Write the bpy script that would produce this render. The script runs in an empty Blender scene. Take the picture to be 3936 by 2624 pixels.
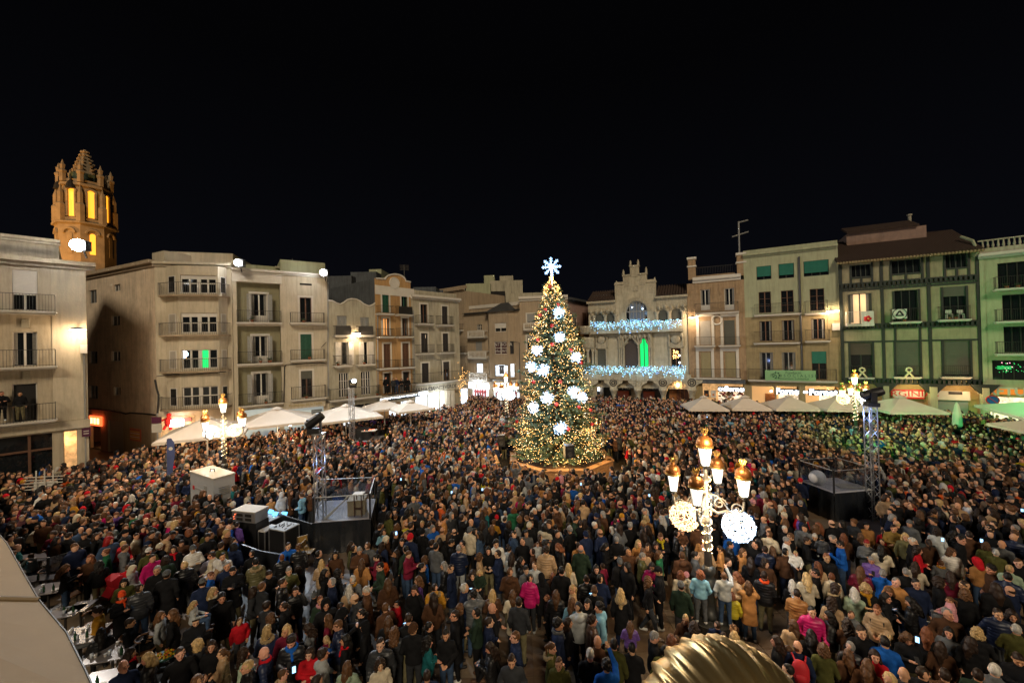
import bpy, math, random
import numpy as np
from mathutils import Vector, Matrix
random.seed(7)
rng = np.random.default_rng(7)
S = bpy.context.scene
COL = S.collection
R = math.radians

# ---------------------------------------------------------------- camera
cam_data = bpy.data.cameras.new('camera')
cam_data.sensor_width = 36.0
cam_data.lens = 14.0
cam_data.clip_start = 0.1
cam_data.clip_end = 2000
cam = bpy.data.objects.new('camera', cam_data)
COL.objects.link(cam)
CAM_H = 8.5
CAM_M = Matrix.Translation((0, 0, CAM_H)) @ Matrix.Rotation(R(90.44), 4, 'X') @ Matrix.Rotation(R(-1.4), 4, 'Z')
cam.matrix_world = CAM_M
S.camera = cam
S.render.resolution_x, S.render.resolution_y = 1024, 682

# ---------------------------------------------------------------- night sky
world = bpy.data.worlds.new('World')
S.world = world
world.use_nodes = True
wn = world.node_tree
wn.nodes.clear()
w_out = wn.nodes.new('ShaderNodeOutputWorld')
w_bg = wn.nodes.new('ShaderNodeBackground')
w_tc = wn.nodes.new('ShaderNodeTexCoord')
w_sep = wn.nodes.new('ShaderNodeSeparateXYZ')
w_ramp = wn.nodes.new('ShaderNodeValToRGB')
wn.links.new(w_tc.outputs['Generated'], w_sep.inputs[0])
wn.links.new(w_sep.outputs['Z'], w_ramp.inputs[0])
wn.links.new(w_ramp.outputs[0], w_bg.inputs[0])
wn.links.new(w_bg.outputs[0], w_out.inputs[0])
cr = w_ramp.color_ramp
cr.elements[0].position = 0.0
cr.elements[0].color = (0.0017, 0.0019, 0.0030, 1)
cr.elements[1].position = 0.55
cr.elements[1].color = (0.0006, 0.0006, 0.0008, 1)
w_bg.inputs[1].default_value = 1.0

# warm fill sun from behind the camera, added to lift fronts and crowd
sun_d = bpy.data.lights.new('fill_sun', 'SUN')
sun_d.energy = 1.0
sun_d.angle = R(14)
sun_d.color = (1.0, 0.83, 0.60)
sun = bpy.data.objects.new('fill_sun', sun_d)
COL.objects.link(sun)
sun.rotation_euler = (R(57), R(0), R(5))

S.view_settings.view_transform = 'Standard'
S.view_settings.look = 'None'
S.view_settings.exposure = 0.72
S.view_settings.gamma = 1.0
S.view_settings.use_curve_mapping = False
S.render.engine = 'CYCLES'
cy = S.cycles
cy.max_bounces = 5
cy.diffuse_bounces = 2
cy.glossy_bounces = 3
cy.transmission_bounces = 4
cy.transparent_max_bounces = 12
cy.sample_clamp_indirect = 1.5
cy.sample_clamp_direct = 0
cy.caustics_reflective = False
cy.caustics_refractive = False
cy.use_denoising = True
try:
 cy.denoiser = 'OPENIMAGEDENOISE'
 cy.use_light_tree = True
except Exception:
 pass

# ---------------------------------------------------------------- photograph <-> world
F_PX = 14.0 / 36.0 * 3936
CAM_R = CAM_M.to_3x3()
CAM_P = Vector((0, 0, CAM_H))
TILES = {
 'S': (0, 0, 1.0),
 'T0': (180, 540, 320/1045), 'T1': (0, 850, 500/871), 'T2': (300, 900, 700/1372), 'T3': (850, 950, 500/1120),
 'T4': (1250, 1000, 550/1437), 'T5': (1700, 1020, 400/1161), 'T6': (2180, 980, 520/1315),
 'T7': (2600, 800, 700/1291), 'T8': (3150, 750, 786/1232), 'T9': (3720, 820, 216/385),
 'C3': (1700, 950, 1000/1742), 'C2': (800, 900, 1000/1742),
 'L1': (0, 1700, 1300/2206), 'L2': (1300, 1700, 1300/2206), 'L3': (2500, 1600, 1436/2199),
 'A': (200, 2260, 700/2352), 'B': (850, 2260, 700/2352), 'C': (1500, 2260, 700/2352), 'D': (2100, 2260, 700/2352),
 'E': (2700, 2200, 650/2352), 'F': (3286, 2200, 650/2352),
 'A2': (60, 1980, 700/2352), 'B2': (700, 1930, 700/2352), 'C2b': (1350, 1940, 700/2352), 'D2': (1950, 1940, 700/2352),
 'E2': (2600, 1900, 700/2352), 'F2': (3236, 1900, 700/2352)}
def sp(tile, x, y):
 ox, oy, s = TILES[tile]
 return ox + x*s, oy + y*s
def ray(x, y):
 return CAM_R @ Vector(((x-1968)/F_PX, -(y-1312)/F_PX, -1.0))
def at_depth(x, y, Y):
 d = ray(x, y)
 return CAM_P + d*(Y/d.y)
def at_height(x, y, h):
 d = ray(x, y)
 return CAM_P + d*((h-CAM_H)/d.z)

# ---------------------------------------------------------------- object helpers
def tag(o, label=None, cat=None, group=None, kind=None):
 if label: o['label'] = label
 if cat: o['category'] = cat
 if group: o['group'] = group
 if kind: o['kind'] = kind
 return o
def thing(name, label, cat, loc=(0, 0, 0), rotz=0.0, group=None, parent=None):
 o = bpy.data.objects.new(name, None)
 o.empty_display_size = 0.3
 COL.objects.link(o)
 o.location = loc
 o.rotation_euler = (0, 0, rotz)
 return tag(o, label, cat, group)
def link(o, parent=None):
 COL.objects.link(o)
 if parent is not None:
  o.parent = parent
 return o
def copy_tree(o, parent=None):
 c = o.copy()
 COL.objects.link(c)
 if parent is not None:
  c.parent = parent
 for ch in list(o.children):
  copy_tree(ch, c)
 return c

# ---------------------------------------------------------------- materials
_mats = {}
def hexc(c):
 return (c[0], c[1], c[2], 1.0)
def mat(name, col, rough=0.7, metal=0.0, var=0.0, vscale=3.0, bump=0.0, bscale=20.0, emit=None, estr=0.0, spec=0.5,
  sample=True, stain=0.0, coat=0.0):
 if name in _mats:
  return _mats[name]
 m = bpy.data.materials.new(name)
 m.use_nodes = True
 nt = m.node_tree
 b = nt.nodes['Principled BSDF']
 b.inputs['Base Color'].default_value = hexc(col)
 b.inputs['Roughness'].default_value = rough
 b.inputs['Metallic'].default_value = metal
 b.inputs['Specular IOR Level'].default_value = spec
 b.inputs['Coat Weight'].default_value = coat
 tc = nt.nodes.new('ShaderNodeTexCoord')
 if var > 0 or stain > 0:
  n1 = nt.nodes.new('ShaderNodeTexNoise')
  n1.inputs['Scale'].default_value = vscale
  n1.inputs['Detail'].default_value = 7
  n1.inputs['Roughness'].default_value = 0.65
  nt.links.new(tc.outputs['Object'], n1.inputs['Vector'])
  mr = nt.nodes.new('ShaderNodeMapRange')
  mr.inputs[1].default_value = 0.3
  mr.inputs[2].default_value = 0.7
  mr.inputs[3].default_value = 1.0-var
  mr.inputs[4].default_value = 1.0+var*0.6
  nt.links.new(n1.outputs['Fac'], mr.inputs[0])
  mx = nt.nodes.new('ShaderNodeMix')
  mx.data_type = 'RGBA'
  mx.blend_type = 'MULTIPLY'
  mx.inputs[0].default_value = 1.0
  mx.inputs[6].default_value = hexc(col)
  nt.links.new(mr.outputs[0], mx.inputs[7])
  last = mx.outputs[2]
  if stain > 0:      # vertical rain streaks
   mp = nt.nodes.new('ShaderNodeMapping')
   mp.inputs['Scale'].default_value = (1.6, 1.6, 0.18)
   n2 = nt.nodes.new('ShaderNodeTexNoise')
   n2.inputs['Scale'].default_value = 2.2
   n2.inputs['Detail'].default_value = 8
   n2.inputs['Roughness'].default_value = 0.7
   nt.links.new(tc.outputs['Object'], mp.inputs[0])
   nt.links.new(mp.outputs[0], n2.inputs['Vector'])
   m2 = nt.nodes.new('ShaderNodeMapRange')
   m2.inputs[1].default_value = 0.44
   m2.inputs[2].default_value = 0.75
   m2.inputs[3].default_value = 1.0
   m2.inputs[4].default_value = 1.0-stain
   nt.links.new(n2.outputs['Fac'], m2.inputs[0])
   mx2 = nt.nodes.new('ShaderNodeMix')
   mx2.data_type = 'RGBA'
   mx2.blend_type = 'MULTIPLY'
   mx2.inputs[0].default_value = 1.0
   nt.links.new(last, mx2.inputs[6])
   nt.links.new(m2.outputs[0], mx2.inputs[7])
   last = mx2.outputs[2]
  nt.links.new(last, b.inputs['Base Color'])
  if emit is not None and var > 0:
   m3 = nt.nodes.new('ShaderNodeMix'); m3.data_type = 'RGBA'; m3.blend_type = 'MULTIPLY'; m3.inputs[0].default_value = 1.0
   m3.inputs[6].default_value = hexc(emit); nt.links.new(mr.outputs[0], m3.inputs[7]); nt.links.new(m3.outputs[2], b.inputs['Emission Color'])
   emit_linked = True
 if bump > 0:
  n3 = nt.nodes.new('ShaderNodeTexNoise')
  n3.inputs['Scale'].default_value = bscale
  n3.inputs['Detail'].default_value = 4
  nt.links.new(tc.outputs['Object'], n3.inputs['Vector'])
  bp = nt.nodes.new('ShaderNodeBump')
  bp.inputs['Strength'].default_value = bump
  bp.inputs['Distance'].default_value = 0.02
  nt.links.new(n3.outputs['Fac'], bp.inputs['Height'])
  nt.links.new(bp.outputs[0], b.inputs['Normal'])
 if emit is not None:
  b.inputs['Emission Color'].default_value = hexc(emit)
  b.inputs['Emission Strength'].default_value = estr
  if not sample:
   m.cycles.emission_sampling = 'NONE'
 _mats[name] = m
 return m

# ---------------------------------------------------------------- mesh builder
class MB:
 def __init__(s):
  s.v, s.f, s.m = [], [], []
  s.mi = 0
 def add(s, vs, fs):
  o = len(s.v)
  s.v.extend([tuple(p) for p in vs])
  s.f.extend([tuple(i+o for i in f) for f in fs])
  s.m.extend([s.mi]*len(fs))
  return s
 def box(s, x0, x1, y0, y1, z0, z1):
  vs = [(x0, y0, z0), (x1, y0, z0), (x1, y1, z0), (x0, y1, z0), (x0, y0, z1), (x1, y0, z1), (x1, y1, z1), (x0, y1, z1)]
  fs = [(0, 3, 2, 1), (4, 5, 6, 7), (0, 1, 5, 4), (1, 2, 6, 5), (2, 3, 7, 6), (3, 0, 4, 7)]
  return s.add(vs, fs)
 def quad(s, a, b, c, d):
  return s.add([a, b, c, d], [(0, 1, 2, 3)])
 def prism(s, poly, z0, z1):      # poly in xy, counter-clockwise
  n = len(poly)
  vs = [(x, y, z0) for x, y in poly] + [(x, y, z1) for x, y in poly]
  fs = [tuple(range(n-1, -1, -1)), tuple(range(n, 2*n))]
  fs += [(i, (i+1) % n, n+(i+1) % n, n+i) for i in range(n)]
  return s.add(vs, fs)
 def slab(s, poly, y0, y1):       # poly in xz, extruded in y
  n = len(poly)
  vs = [(x, y0, z) for x, z in poly] + [(x, y1, z) for x, z in poly]
  fs = [tuple(range(n)), tuple(range(2*n-1, n-1, -1))]
  fs += [((i+1) % n, i, n+i, n+(i+1) % n) for i in range(n)]
  return s.add(vs, fs)
 def lathe(s, prof, c=(0, 0, 0), n=12, sx=1.0, sy=1.0, cap=True, a0=0.0):
  vs, fs = [], []
  for r, z in prof:
   for k in range(n):
    a = a0+2*math.pi*k/n
    vs.append((c[0]+r*math.cos(a)*sx, c[1]+r*math.sin(a)*sy, c[2]+z))
  for j in range(len(prof)-1):
   for k in range(n):
    fs.append((j*n+k, j*n+(k+1) % n, (j+1)*n+(k+1) % n, (j+1)*n+k))
  if cap:
   fs.append(tuple(range(n-1, -1, -1)))
   m = (len(prof)-1)*n
   fs.append(tuple(range(m, m+n)))
  return s.add(vs, fs)
 def tube(s, pts, r, n=6, cap=True):
  pts = [Vector(p) for p in pts]
  rs = r if isinstance(r, (list, tuple)) else [r]*len(pts)
  vs, fs = [], []
  up = Vector((0, 0, 1))
  prev = None
  for i, p in enumerate(pts):
   if i == 0: t = pts[1]-pts[0]
   elif i == len(pts)-1: t = pts[-1]-pts[-2]
   else: t = pts[i+1]-pts[i-1]
   if t.length < 1e-9: t = Vector((0, 0, 1))
   t.normalize()
   if prev is None:
    a = up if abs(t.dot(up)) < 0.9 else Vector((1, 0, 0))
    x = t.cross(a).normalized()
   else:
    x = (prev - t*prev.dot(t))
    x = x.normalized() if x.length > 1e-6 else t.orthogonal().normalized()
   prev = x
   y = t.cross(x)
   for k in range(n):
    a = 2*math.pi*k/n
    vs.append(p + (x*math.cos(a)+y*math.sin(a))*rs[i])
  for j in range(len(pts)-1):
   for k in range(n):
    fs.append((j*n+k, j*n+(k+1) % n, (j+1)*n+(k+1) % n, (j+1)*n+k))
  if cap:
   fs.append(tuple(range(n-1, -1, -1)))
   m = (len(pts)-1)*n
   fs.append(tuple(range(m, m+n)))
  return s.add(vs, fs)
 def ball(s, c, r, n=8, m=5, rz=None):
  rz = rz or r
  prof = [(r*math.sin(math.pi*j/m)+1e-4, -rz*math.cos(math.pi*j/m)) for j in range(m+1)]
  return s.lathe(prof, c, n, cap=False)
 def build(s, name, mats, parent=None, smooth=False, kind=None):
  me = bpy.data.meshes.new(name)
  me.from_pydata(s.v, [], s.f)
  mats = mats if isinstance(mats, (list, tuple)) else [mats]
  for m in mats:
   me.materials.append(m)
  if len(mats) > 1:
   me.polygons.foreach_set('material_index', s.m)
  if smooth:
   me.polygons.foreach_set('use_smooth', [True]*len(me.polygons))
  me.update()
  o = bpy.data.objects.new(name, me)
  link(o, parent)
  if kind: o['kind'] = kind
  return o
def np_mesh(name, verts, faces, mats, midx=None, smooth=True):
 """verts (n,3) float, faces (m,k) int (k = 3 or 4)"""
 me = bpy.data.meshes.new(name)
 k = faces.shape[1]
 me.vertices.add(len(verts))
 me.vertices.foreach_set('co', np.ascontiguousarray(verts, dtype=np.float32).ravel())
 me.loops.add(faces.size)
 me.loops.foreach_set('vertex_index', np.ascontiguousarray(faces, dtype=np.int32).ravel())
 me.polygons.add(len(faces))
 me.polygons.foreach_set('loop_start', np.arange(0, faces.size, k, dtype=np.int32))
 me.polygons.foreach_set('loop_total', np.full(len(faces), k, dtype=np.int32))
 me.polygons.foreach_set('use_smooth', np.full(len(faces), bool(smooth)))
 for m in (mats if isinstance(mats, (list, tuple)) else [mats]):
  me.materials.append(m)
 if midx is not None:
  me.polygons.foreach_set('material_index', np.ascontiguousarray(midx, dtype=np.int32))
 me.update(calc_edges=True)
 me.validate(verbose=False)
 return me
ICO_V = []
t_ = (1+5**.5)/2
for a_, b_ in ((-1, t_), (1, t_), (-1, -t_), (1, -t_)):
 ICO_V.append((a_, b_, 0))
for a_, b_ in ((-1, t_), (1, t_), (-1, -t_), (1, -t_)):
 ICO_V.append((0, a_, b_))
for a_, b_ in ((t_, -1), (t_, 1), (-t_, -1), (-t_, 1)):
 ICO_V.append((a_, 0, b_))
ICO_V = np.array(ICO_V)/math.sqrt(1+t_*t_)
ICO_F = np.array([(0, 11, 5), (0, 5, 1), (0, 1, 7), (0, 7, 10), (0, 10, 11), (1, 5, 9), (5, 11, 4), (11, 10, 2), (10, 7, 6), (7, 1, 8),
 (3, 9, 4), (3, 4, 2), (3, 2, 6), (3, 6, 8), (3, 8, 9), (4, 9, 5), (2, 4, 11), (6, 2, 10), (8, 6, 7), (9, 8, 1)])
OCT_V = np.array([(1, 0, 0), (-1, 0, 0), (0, 1, 0), (0, -1, 0), (0, 0, 1), (0, 0, -1)], dtype=float)
OCT_F = np.array([(0, 2, 4), (2, 1, 4), (1, 3, 4), (3, 0, 4), (2, 0, 5), (1, 2, 5), (3, 1, 5), (0, 3, 5)])
def dots(name, pts, r, m, parent=None, octa=True, kind='stuff', midx=None):
 """many small bulbs as one part"""
 pts = np.asarray(pts, dtype=float)
 BV, BF = (OCT_V, OCT_F) if octa else (ICO_V, ICO_F)
 rr = np.broadcast_to(np.asarray(r, dtype=float), (len(pts),))
 v = (pts[:, None, :] + BV[None]*rr[:, None, None]).reshape(-1, 3)
 f = (BF[None] + (np.arange(len(pts))*len(BV))[:, None, None]).reshape(-1, 3)
 mi = None if midx is None else np.repeat(midx, len(BF))
 me = np_mesh(name, v, f, m, mi)
 o = bpy.data.objects.new(name, me)
 link(o, parent)
 if kind: o['kind'] = kind
 return o
def lamp(kind, name, loc, energy, col=(1, 1, 1), size=0.1, target=None, spot=60, blend=0.5, parent=None):
 d = bpy.data.lights.new(name, kind)
 d.energy = energy
 d.color = col
 if kind in ('POINT', 'SPOT'):
  d.shadow_soft_size = size
 if kind == 'SPOT':
  d.spot_size = R(spot)
  d.spot_blend = blend
 if kind == 'AREA':
  d.size = size
 o = bpy.data.objects.new(name, d)
 COL.objects.link(o)
 if parent is not None: o.parent = parent
 o.location = loc
 if target is not None:
  o.rotation_euler = (Vector(target)-Vector(loc)).to_track_quat('-Z', 'Y').to_euler()
 return o
def text(body, m, parent, loc, size, rot=(R(90), 0, 0), align='CENTER', ext=0.01, sx=1.0, name='lettering', bold=0.0):
 c = bpy.data.curves.new(name, 'FONT')
 c.body = body
 c.size = size
 c.extrude = ext
 c.offset = bold
 c.align_x = align
 c.align_y = 'CENTER'
 c.resolution_u = 2
 c.materials.append(m)
 tmp = bpy.data.objects.new('tmp_text', c)
 me = bpy.data.meshes.new_from_object(tmp)
 me.name = name
 bpy.data.objects.remove(tmp)
 bpy.data.curves.remove(c)
 o = bpy.data.objects.new(name, me)
 link(o, parent)
 o.location = loc
 o.rotation_euler = rot
 o.scale = (sx, 1, 1)
 return o
# ================================================================= materials of the square
M_CREAM = mat('cream render', (0.46, 0.39, 0.28), 0.9, var=0.14, vscale=0.8, bump=0.3, bscale=14, stain=0.41)
M_WHITE = mat('off white render', (0.54, 0.47, 0.35), 0.9, var=0.12, vscale=0.7, bump=0.25, bscale=14, stain=0.35)
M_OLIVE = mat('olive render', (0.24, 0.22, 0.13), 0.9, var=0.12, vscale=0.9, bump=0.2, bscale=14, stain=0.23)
M_GREYW = mat('grey render', (0.43, 0.39, 0.29), 0.9, var=0.14, vscale=0.7, bump=0.3, bscale=12, stain=0.53)
M_OCHRE = mat('ochre render', (0.46, 0.27, 0.11), 0.9, var=0.15, vscale=0.8, bump=0.25, bscale=12, stain=0.38)
M_TAN = mat('tan render', (0.40, 0.31, 0.21), 0.9, var=0.13, vscale=0.6, bump=0.25, bscale=12, stain=0.38)
M_SAND = mat('sand stone', (0.50, 0.45, 0.33), 0.85, var=0.2, vscale=1.4, bump=0.5, bscale=9, stain=0.46)
M_CARVE = mat('carved stone', (0.46, 0.41, 0.30), 0.85, var=0.3, vscale=6, bump=1.0, bscale=16, stain=0.38)
M_BRICK = mat('rusty plaster', (0.36, 0.245, 0.14), 0.9, var=0.22, vscale=2.5, bump=0.4, bscale=18, stain=0.38)
M_STONEY = mat('yellow stone', (0.32, 0.25, 0.13), 0.88, var=0.16, vscale=1.5, bump=0.4, bscale=10, stain=0.30)
M_GREENW = mat('pale green render', (0.37, 0.38, 0.24), 0.9, var=0.1, vscale=0.8, bump=0.2, bscale=14, stain=0.30)
M_ORANGEW = mat('terracotta render', (0.5, 0.22, 0.08), 0.9, var=0.15, vscale=1, stain=0.30)
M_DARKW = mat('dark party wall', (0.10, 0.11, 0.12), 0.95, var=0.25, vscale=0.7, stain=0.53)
M_STAIN = mat('weathered wall', (0.62, 0.50, 0.37), 0.95, var=0.28, vscale=0.9, bump=0.4, bscale=8, stain=0.42)
M_TRIM = mat('white trim', (0.60, 0.56, 0.49), 0.7, var=0.08, vscale=2)
M_PAINT = mat('white paint', (0.58, 0.55, 0.50), 0.45, var=0.05, vscale=3)
M_GREYP = mat('grey paint', (0.28, 0.28, 0.27), 0.5, var=0.08, vscale=3)
M_BROWN = mat('brown louvres', (0.12, 0.055, 0.03), 0.6, var=0.2, vscale=4)
M_GREENL = mat('green louvres', (0.02, 0.10, 0.06), 0.6, var=0.2, vscale=4)
M_BLIND = mat('roller blind', (0.36, 0.33, 0.28), 0.7, var=0.08, vscale=2)
M_BLINDY = mat('ochre blind', (0.30, 0.25, 0.13), 0.7, var=0.08, vscale=2)
M_BLINDG = mat('dark blind', (0.09, 0.09, 0.07), 0.7, var=0.1, vscale=2)
M_AWNG = mat('green awning cloth', (0.02, 0.16, 0.11), 0.75, var=0.15, vscale=3)
M_GLASS = mat('dark window glass', (0.010, 0.012, 0.014), 0.06, spec=0.8)
M_CURT = mat('curtain', (0.20, 0.19, 0.17), 0.9, var=0.25, vscale=8)
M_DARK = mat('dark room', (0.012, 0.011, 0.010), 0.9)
M_IRON = mat('black iron', (0.028, 0.026, 0.024), 0.45, metal=0.3)
M_IRONG = mat('grey iron', (0.07, 0.065, 0.06), 0.5, metal=0.3)
M_WIRE = mat('black cable', (0.01, 0.01, 0.01), 0.6)
M_TILE = mat('clay roof tile', (0.055, 0.032, 0.022), 0.9, var=0.4, vscale=5, bump=0.4)
M_ROOF = mat('dark roof', (0.05, 0.05, 0.05), 0.9, var=0.3, vscale=2)
M_TIMBER = mat('dark green timber', (0.012, 0.020, 0.016), 0.6, var=0.3, vscale=5)
M_WARM = mat('lit room', (0.5, 0.3, 0.15), 0.8, emit=(1.0, 0.42, 0.12), estr=0.6)
M_WARM2 = mat('warm shop interior', (0.5, 0.35, 0.2), 0.8, emit=(1.0, 0.55, 0.22), estr=.40, var=.7, vscale=2)
M_SHOP = mat('lit shop window', (0.5, 0.5, 0.5), 0.6, emit=(0.78, 0.88, 1.0), estr=1.1, var=.75, vscale=2.2)
M_SHOPW = mat('lit shop window warm', (0.8, 0.8, 0.8), 0.6, emit=(1.0, 0.72, 0.45), estr=.75, var=.8, vscale=3)
M_GREENLIT = mat('green lit room', (0.02, 0.4, 0.1), 0.8, emit=(0.0, 0.72, 0.13), estr=0.95)
M_SIGNLIT = mat('glowing letters', (0.8, 0.9, 1), 0.6, emit=(0.75, 0.87, 1.0), estr=3)
M_SIGNDK = mat('dark sign board', (0.02, 0.018, 0.02), 0.5)
M_RED = mat('red sign', (0.5, 0.015, 0.02), 0.5)
M_LETD = mat('dark letters', (0.04, 0.035, 0.03), 0.6)
M_LETC = mat('cream letters', (0.55, 0.52, 0.42), 0.6)

# ================================================================= buildings
def rect_minus(u0, u1, v0, v1, holes, mb, y=0.0, rev=0.22):
 us = sorted(set([u0, u1] + [h[0] for h in holes] + [h[1] for h in holes]))
 vs = sorted(set([v0, v1] + [h[2] for h in holes] + [h[3] for h in holes]))
 us = [u for u in us if u0 <= u <= u1]
 vs = [v for v in vs if v0 <= v <= v1]
 for i in range(len(us)-1):
  for j in range(len(vs)-1):
   cu, cv = (us[i]+us[i+1])/2, (vs[j]+vs[j+1])/2
   if any(h[0] < cu < h[1] and h[2] < cv < h[3] for h in holes):
    continue
   mb.quad((us[i], y, vs[j]), (us[i+1], y, vs[j]), (us[i+1], y, vs[j+1]), (us[i], y, vs[j+1]))
 for a, b, c, d in holes:
  mb.quad((a, y, c), (a, y+rev, c), (a, y+rev, d), (a, y, d))
  mb.quad((b, y+rev, c), (b, y, c), (b, y, d), (b, y+rev, d))
  mb.quad((a, y, d), (a, y+rev, d), (b, y+rev, d), (b, y, d))
  mb.quad((a, y+rev, c), (a, y, c), (b, y, c), (b, y+rev, c))

class Front:
 """one street front: photo columns xl / xr at distances zl / zr, local x along the wall, y into the house, z up"""
 def __init__(s, name, label, tile, xl, zl, xr, zr, cat='building', group='houses around the square'):
  hl, hr = 1324-(xl-1968)*0.0245, 1324-(xr-1968)*0.0245
  a, b = at_depth(xl, hl, zl), at_depth(xr, hr, zr)
  s.P0, s.P1 = Vector((a.x, a.y, 0)), Vector((b.x, b.y, 0))
  d = s.P1-s.P0
  s.L = d.length
  s.ang = math.atan2(d.y, d.x)
  s.X = d.normalized()
  s.Y = Vector((-s.X.y, s.X.x, 0))
  s.tile = tile
  s.root = thing(name, label, cat, s.P0, s.ang, group)
  s.holes = []
  s.wins = []
 def uv(s, x, y, tile=None, off=0.0):
  X, Yp = sp(tile or s.tile, x, y)
  d = ray(X, Yp)
  p0 = s.P0 + s.Y*off
  t = (p0-CAM_P).dot(s.Y)/d.dot(s.Y)
  p = CAM_P + d*t
  return (p-s.P0).dot(s.X), p.z
 def rect(s, x0, x1, y0, y1, tile=None, off=0.0):
  ym, xm = (y0+y1)/2, (x0+x1)/2
  return (s.uv(x0, ym, tile, off)[0], s.uv(x1, ym, tile, off)[0], s.uv(xm, y1, tile, off)[1], s.uv(xm, y0, tile, off)[1])
 # ---- body
 def walls(s, top, depth=9.0, m=None, u0=None, u1=None, v0=0.0, extra_holes=(), name='wall', side=None):
  u0 = 0 if u0 is None else u0
  u1 = s.L if u1 is None else u1
  mb = MB()
  hs = [h for h in s.holes if h[0] >= u0-.01 and h[1] <= u1+.01 and h[2] >= v0-.01 and h[3] <= top+.01] + list(extra_holes)
  rect_minus(u0, u1, v0, top, hs, mb)
  sd = MB() if side else mb
  sd.quad((u0, depth, v0), (u0, 0, v0), (u0, 0, top), (u0, depth, top))
  if side: sd.build('party_wall', side, s.root)
  mb.quad((u1, 0, v0), (u1, depth, v0), (u1, depth, top), (u1, 0, top))
  mb.quad((u1, depth, v0), (u0, depth, v0), (u0, depth, top), (u1, depth, top))
  mb.quad((u0, 0, top), (u1, 0, top), (u1, depth, top), (u0, depth, top))
  return mb.build(name, m, s.root)
 def box(s, name, m, u0, u1, y0, y1, v0, v1, parent=None):
  return MB().box(u0, u1, y0, y1, v0, v1).build(name, m, parent or s.root)
 def cornice(s, v0, v1, proj=0.25, m=None, u0=None, u1=None, name='cornice'):
  u0 = -0.05 if u0 is None else u0
  u1 = s.L+0.05 if u1 is None else u1
  mb = MB()
  h = v1-v0
  mb.box(u0, u1, -proj*0.4, 0.02, v0, v0+h*0.45)
  mb.box(u0, u1, -proj, 0.02, v0+h*0.45+.002, v1)
  return mb.build(name, m or M_TRIM, s.root)
 # ---- openings
 def win(s, x0, x1, y0, y1, style='door', tile=None, fr=None, trim=None, frac=0.4, cols=2, rows=1, m2=None, hole=True, off=0.0, snap=None):
  u0, u1, v0, v1 = s.rect(x0, x1, y0, y1, tile, off)
  if snap is not None: v0 = snap
  return s.win_uv(u0, u1, v0, v1, style, fr, trim, frac, cols, rows, m2, hole, off)
 def win_uv(s, u0, u1, v0, v1, style='door', fr=None, trim=None, frac=0.4, cols=2, rows=1, m2=None, hole=True, off=0.0):
  u0, u1 = max(u0, 0.06) if hole else u0, min(u1, s.L-0.06) if hole else u1
  if u1-u0 < .1 or v1-v0 < .1: return None
  if hole: s.holes.append((u0, u1, v0, v1))
  fr = fr or M_PAINT
  y = 0.10+off
  mb = MB()
  t = 0.055
  mb.box(u0+.002, u0+t, y, y+.06, v0, v1-.002)
  mb.box(u1-t, u1-.002, y, y+.06, v0, v1-.002)
  mb.box(u0+t, u1-t, y, y+.06, v1-t, v1-.002)
  mb.box(u0+t, u1-t, y, y+.06, v0+.002, v0+t)
  pane = M_GLASS
  if style == 'lit': pane = m2 or M_WARM
  if style == 'green': pane = M_GREENLIT
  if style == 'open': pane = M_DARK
  cols_ = cols
  bt = 0.035
  top = v1
  if style in ('door', 'lit', 'glass', 'green', 'roll', 'curtain'):
   for k in range(1, cols_):
    uu = u0+(u1-u0)*k/cols_
    w = 0.05 if k*2 == cols_ else bt
    mb.box(uu-w, uu+w, y+.003, y+.055, v0+t, v1-t)
   for k in range(1, rows):
    vv = v0+(v1-v0)*k/rows
    mb.box(u0+t, u1-t, y+.006, y+.05, vv-.018, vv+.018)
   if style == 'door':
    hh = v0+(v1-v0)*0.25
    mb.box(u0+t, u1-t, y+.004, y+.052, v0+t, hh)
  w = mb.build('window', fr, s.root)
  cw, rw = (u1-u0)/cols_, (v1-v0)
  P = MB()
  P.box(u0+.01, u1-.01, y+.045+.02, y+.045+.05, v0+.01, v1-.01)
  P.build('pane', pane, w)
  if style in ('door', 'curtain') or (style == 'lit' and cols == 2):
   q = MB()
   for a_, b_ in ((u0+t, u0+t+(u1-u0)*.15), (u1-t-(u1-u0)*.15, u1-t)):
    q.box(a_, b_, y+.056, y+.064, v0+(v1-v0)*(.26 if style == 'door' else .05), v1-t)
   q.build('curtain', M_CURT, w)
  if style == 'roll':
   q = MB()
   vv = v1-(v1-v0)*frac
   n = max(3, int((v1-vv)/0.09))
   for k in range(n):
    a_ = vv+(v1-vv)*k/n
    q.box(u0+.02, u1-.02, y-.06, y-.035, a_+.008, a_+(v1-vv)/n-.004)
   q.box(u0+.02, u1-.02, y-.035, y-.02, vv, v1-.01)
   o = q.build('roller_blind', m2 or M_BLIND, w)
  if style == 'louvre':
   q = MB()
   mid = (u0+u1)/2
   for a_, b_ in ((u0+.03, mid-.01), (mid+.01, u1-.03)):
    q.box(a_, a_+.06, y-.07, y-.02, v0+.02, v1-.03)
    q.box(b_-.06, b_, y-.07, y-.02, v0+.02, v1-.03)
    n = int((v1-v0)/0.09)
    for k in range(n):
     z_ = v0+.05+(v1-v0-.1)*k/n
     q.add([(a_+.06, y-.065, z_), (b_-.06, y-.065, z_), (b_-.06, y-.03, z_+.07), (a_+.06, y-.03, z_+.07)], [(0, 1, 2, 3)])
   q.build('shutter', m2 or M_BROWN, w, kind='stuff')
  if style == 'leaves':        # open louvred leaves folded back on the wall each side
   pass
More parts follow.
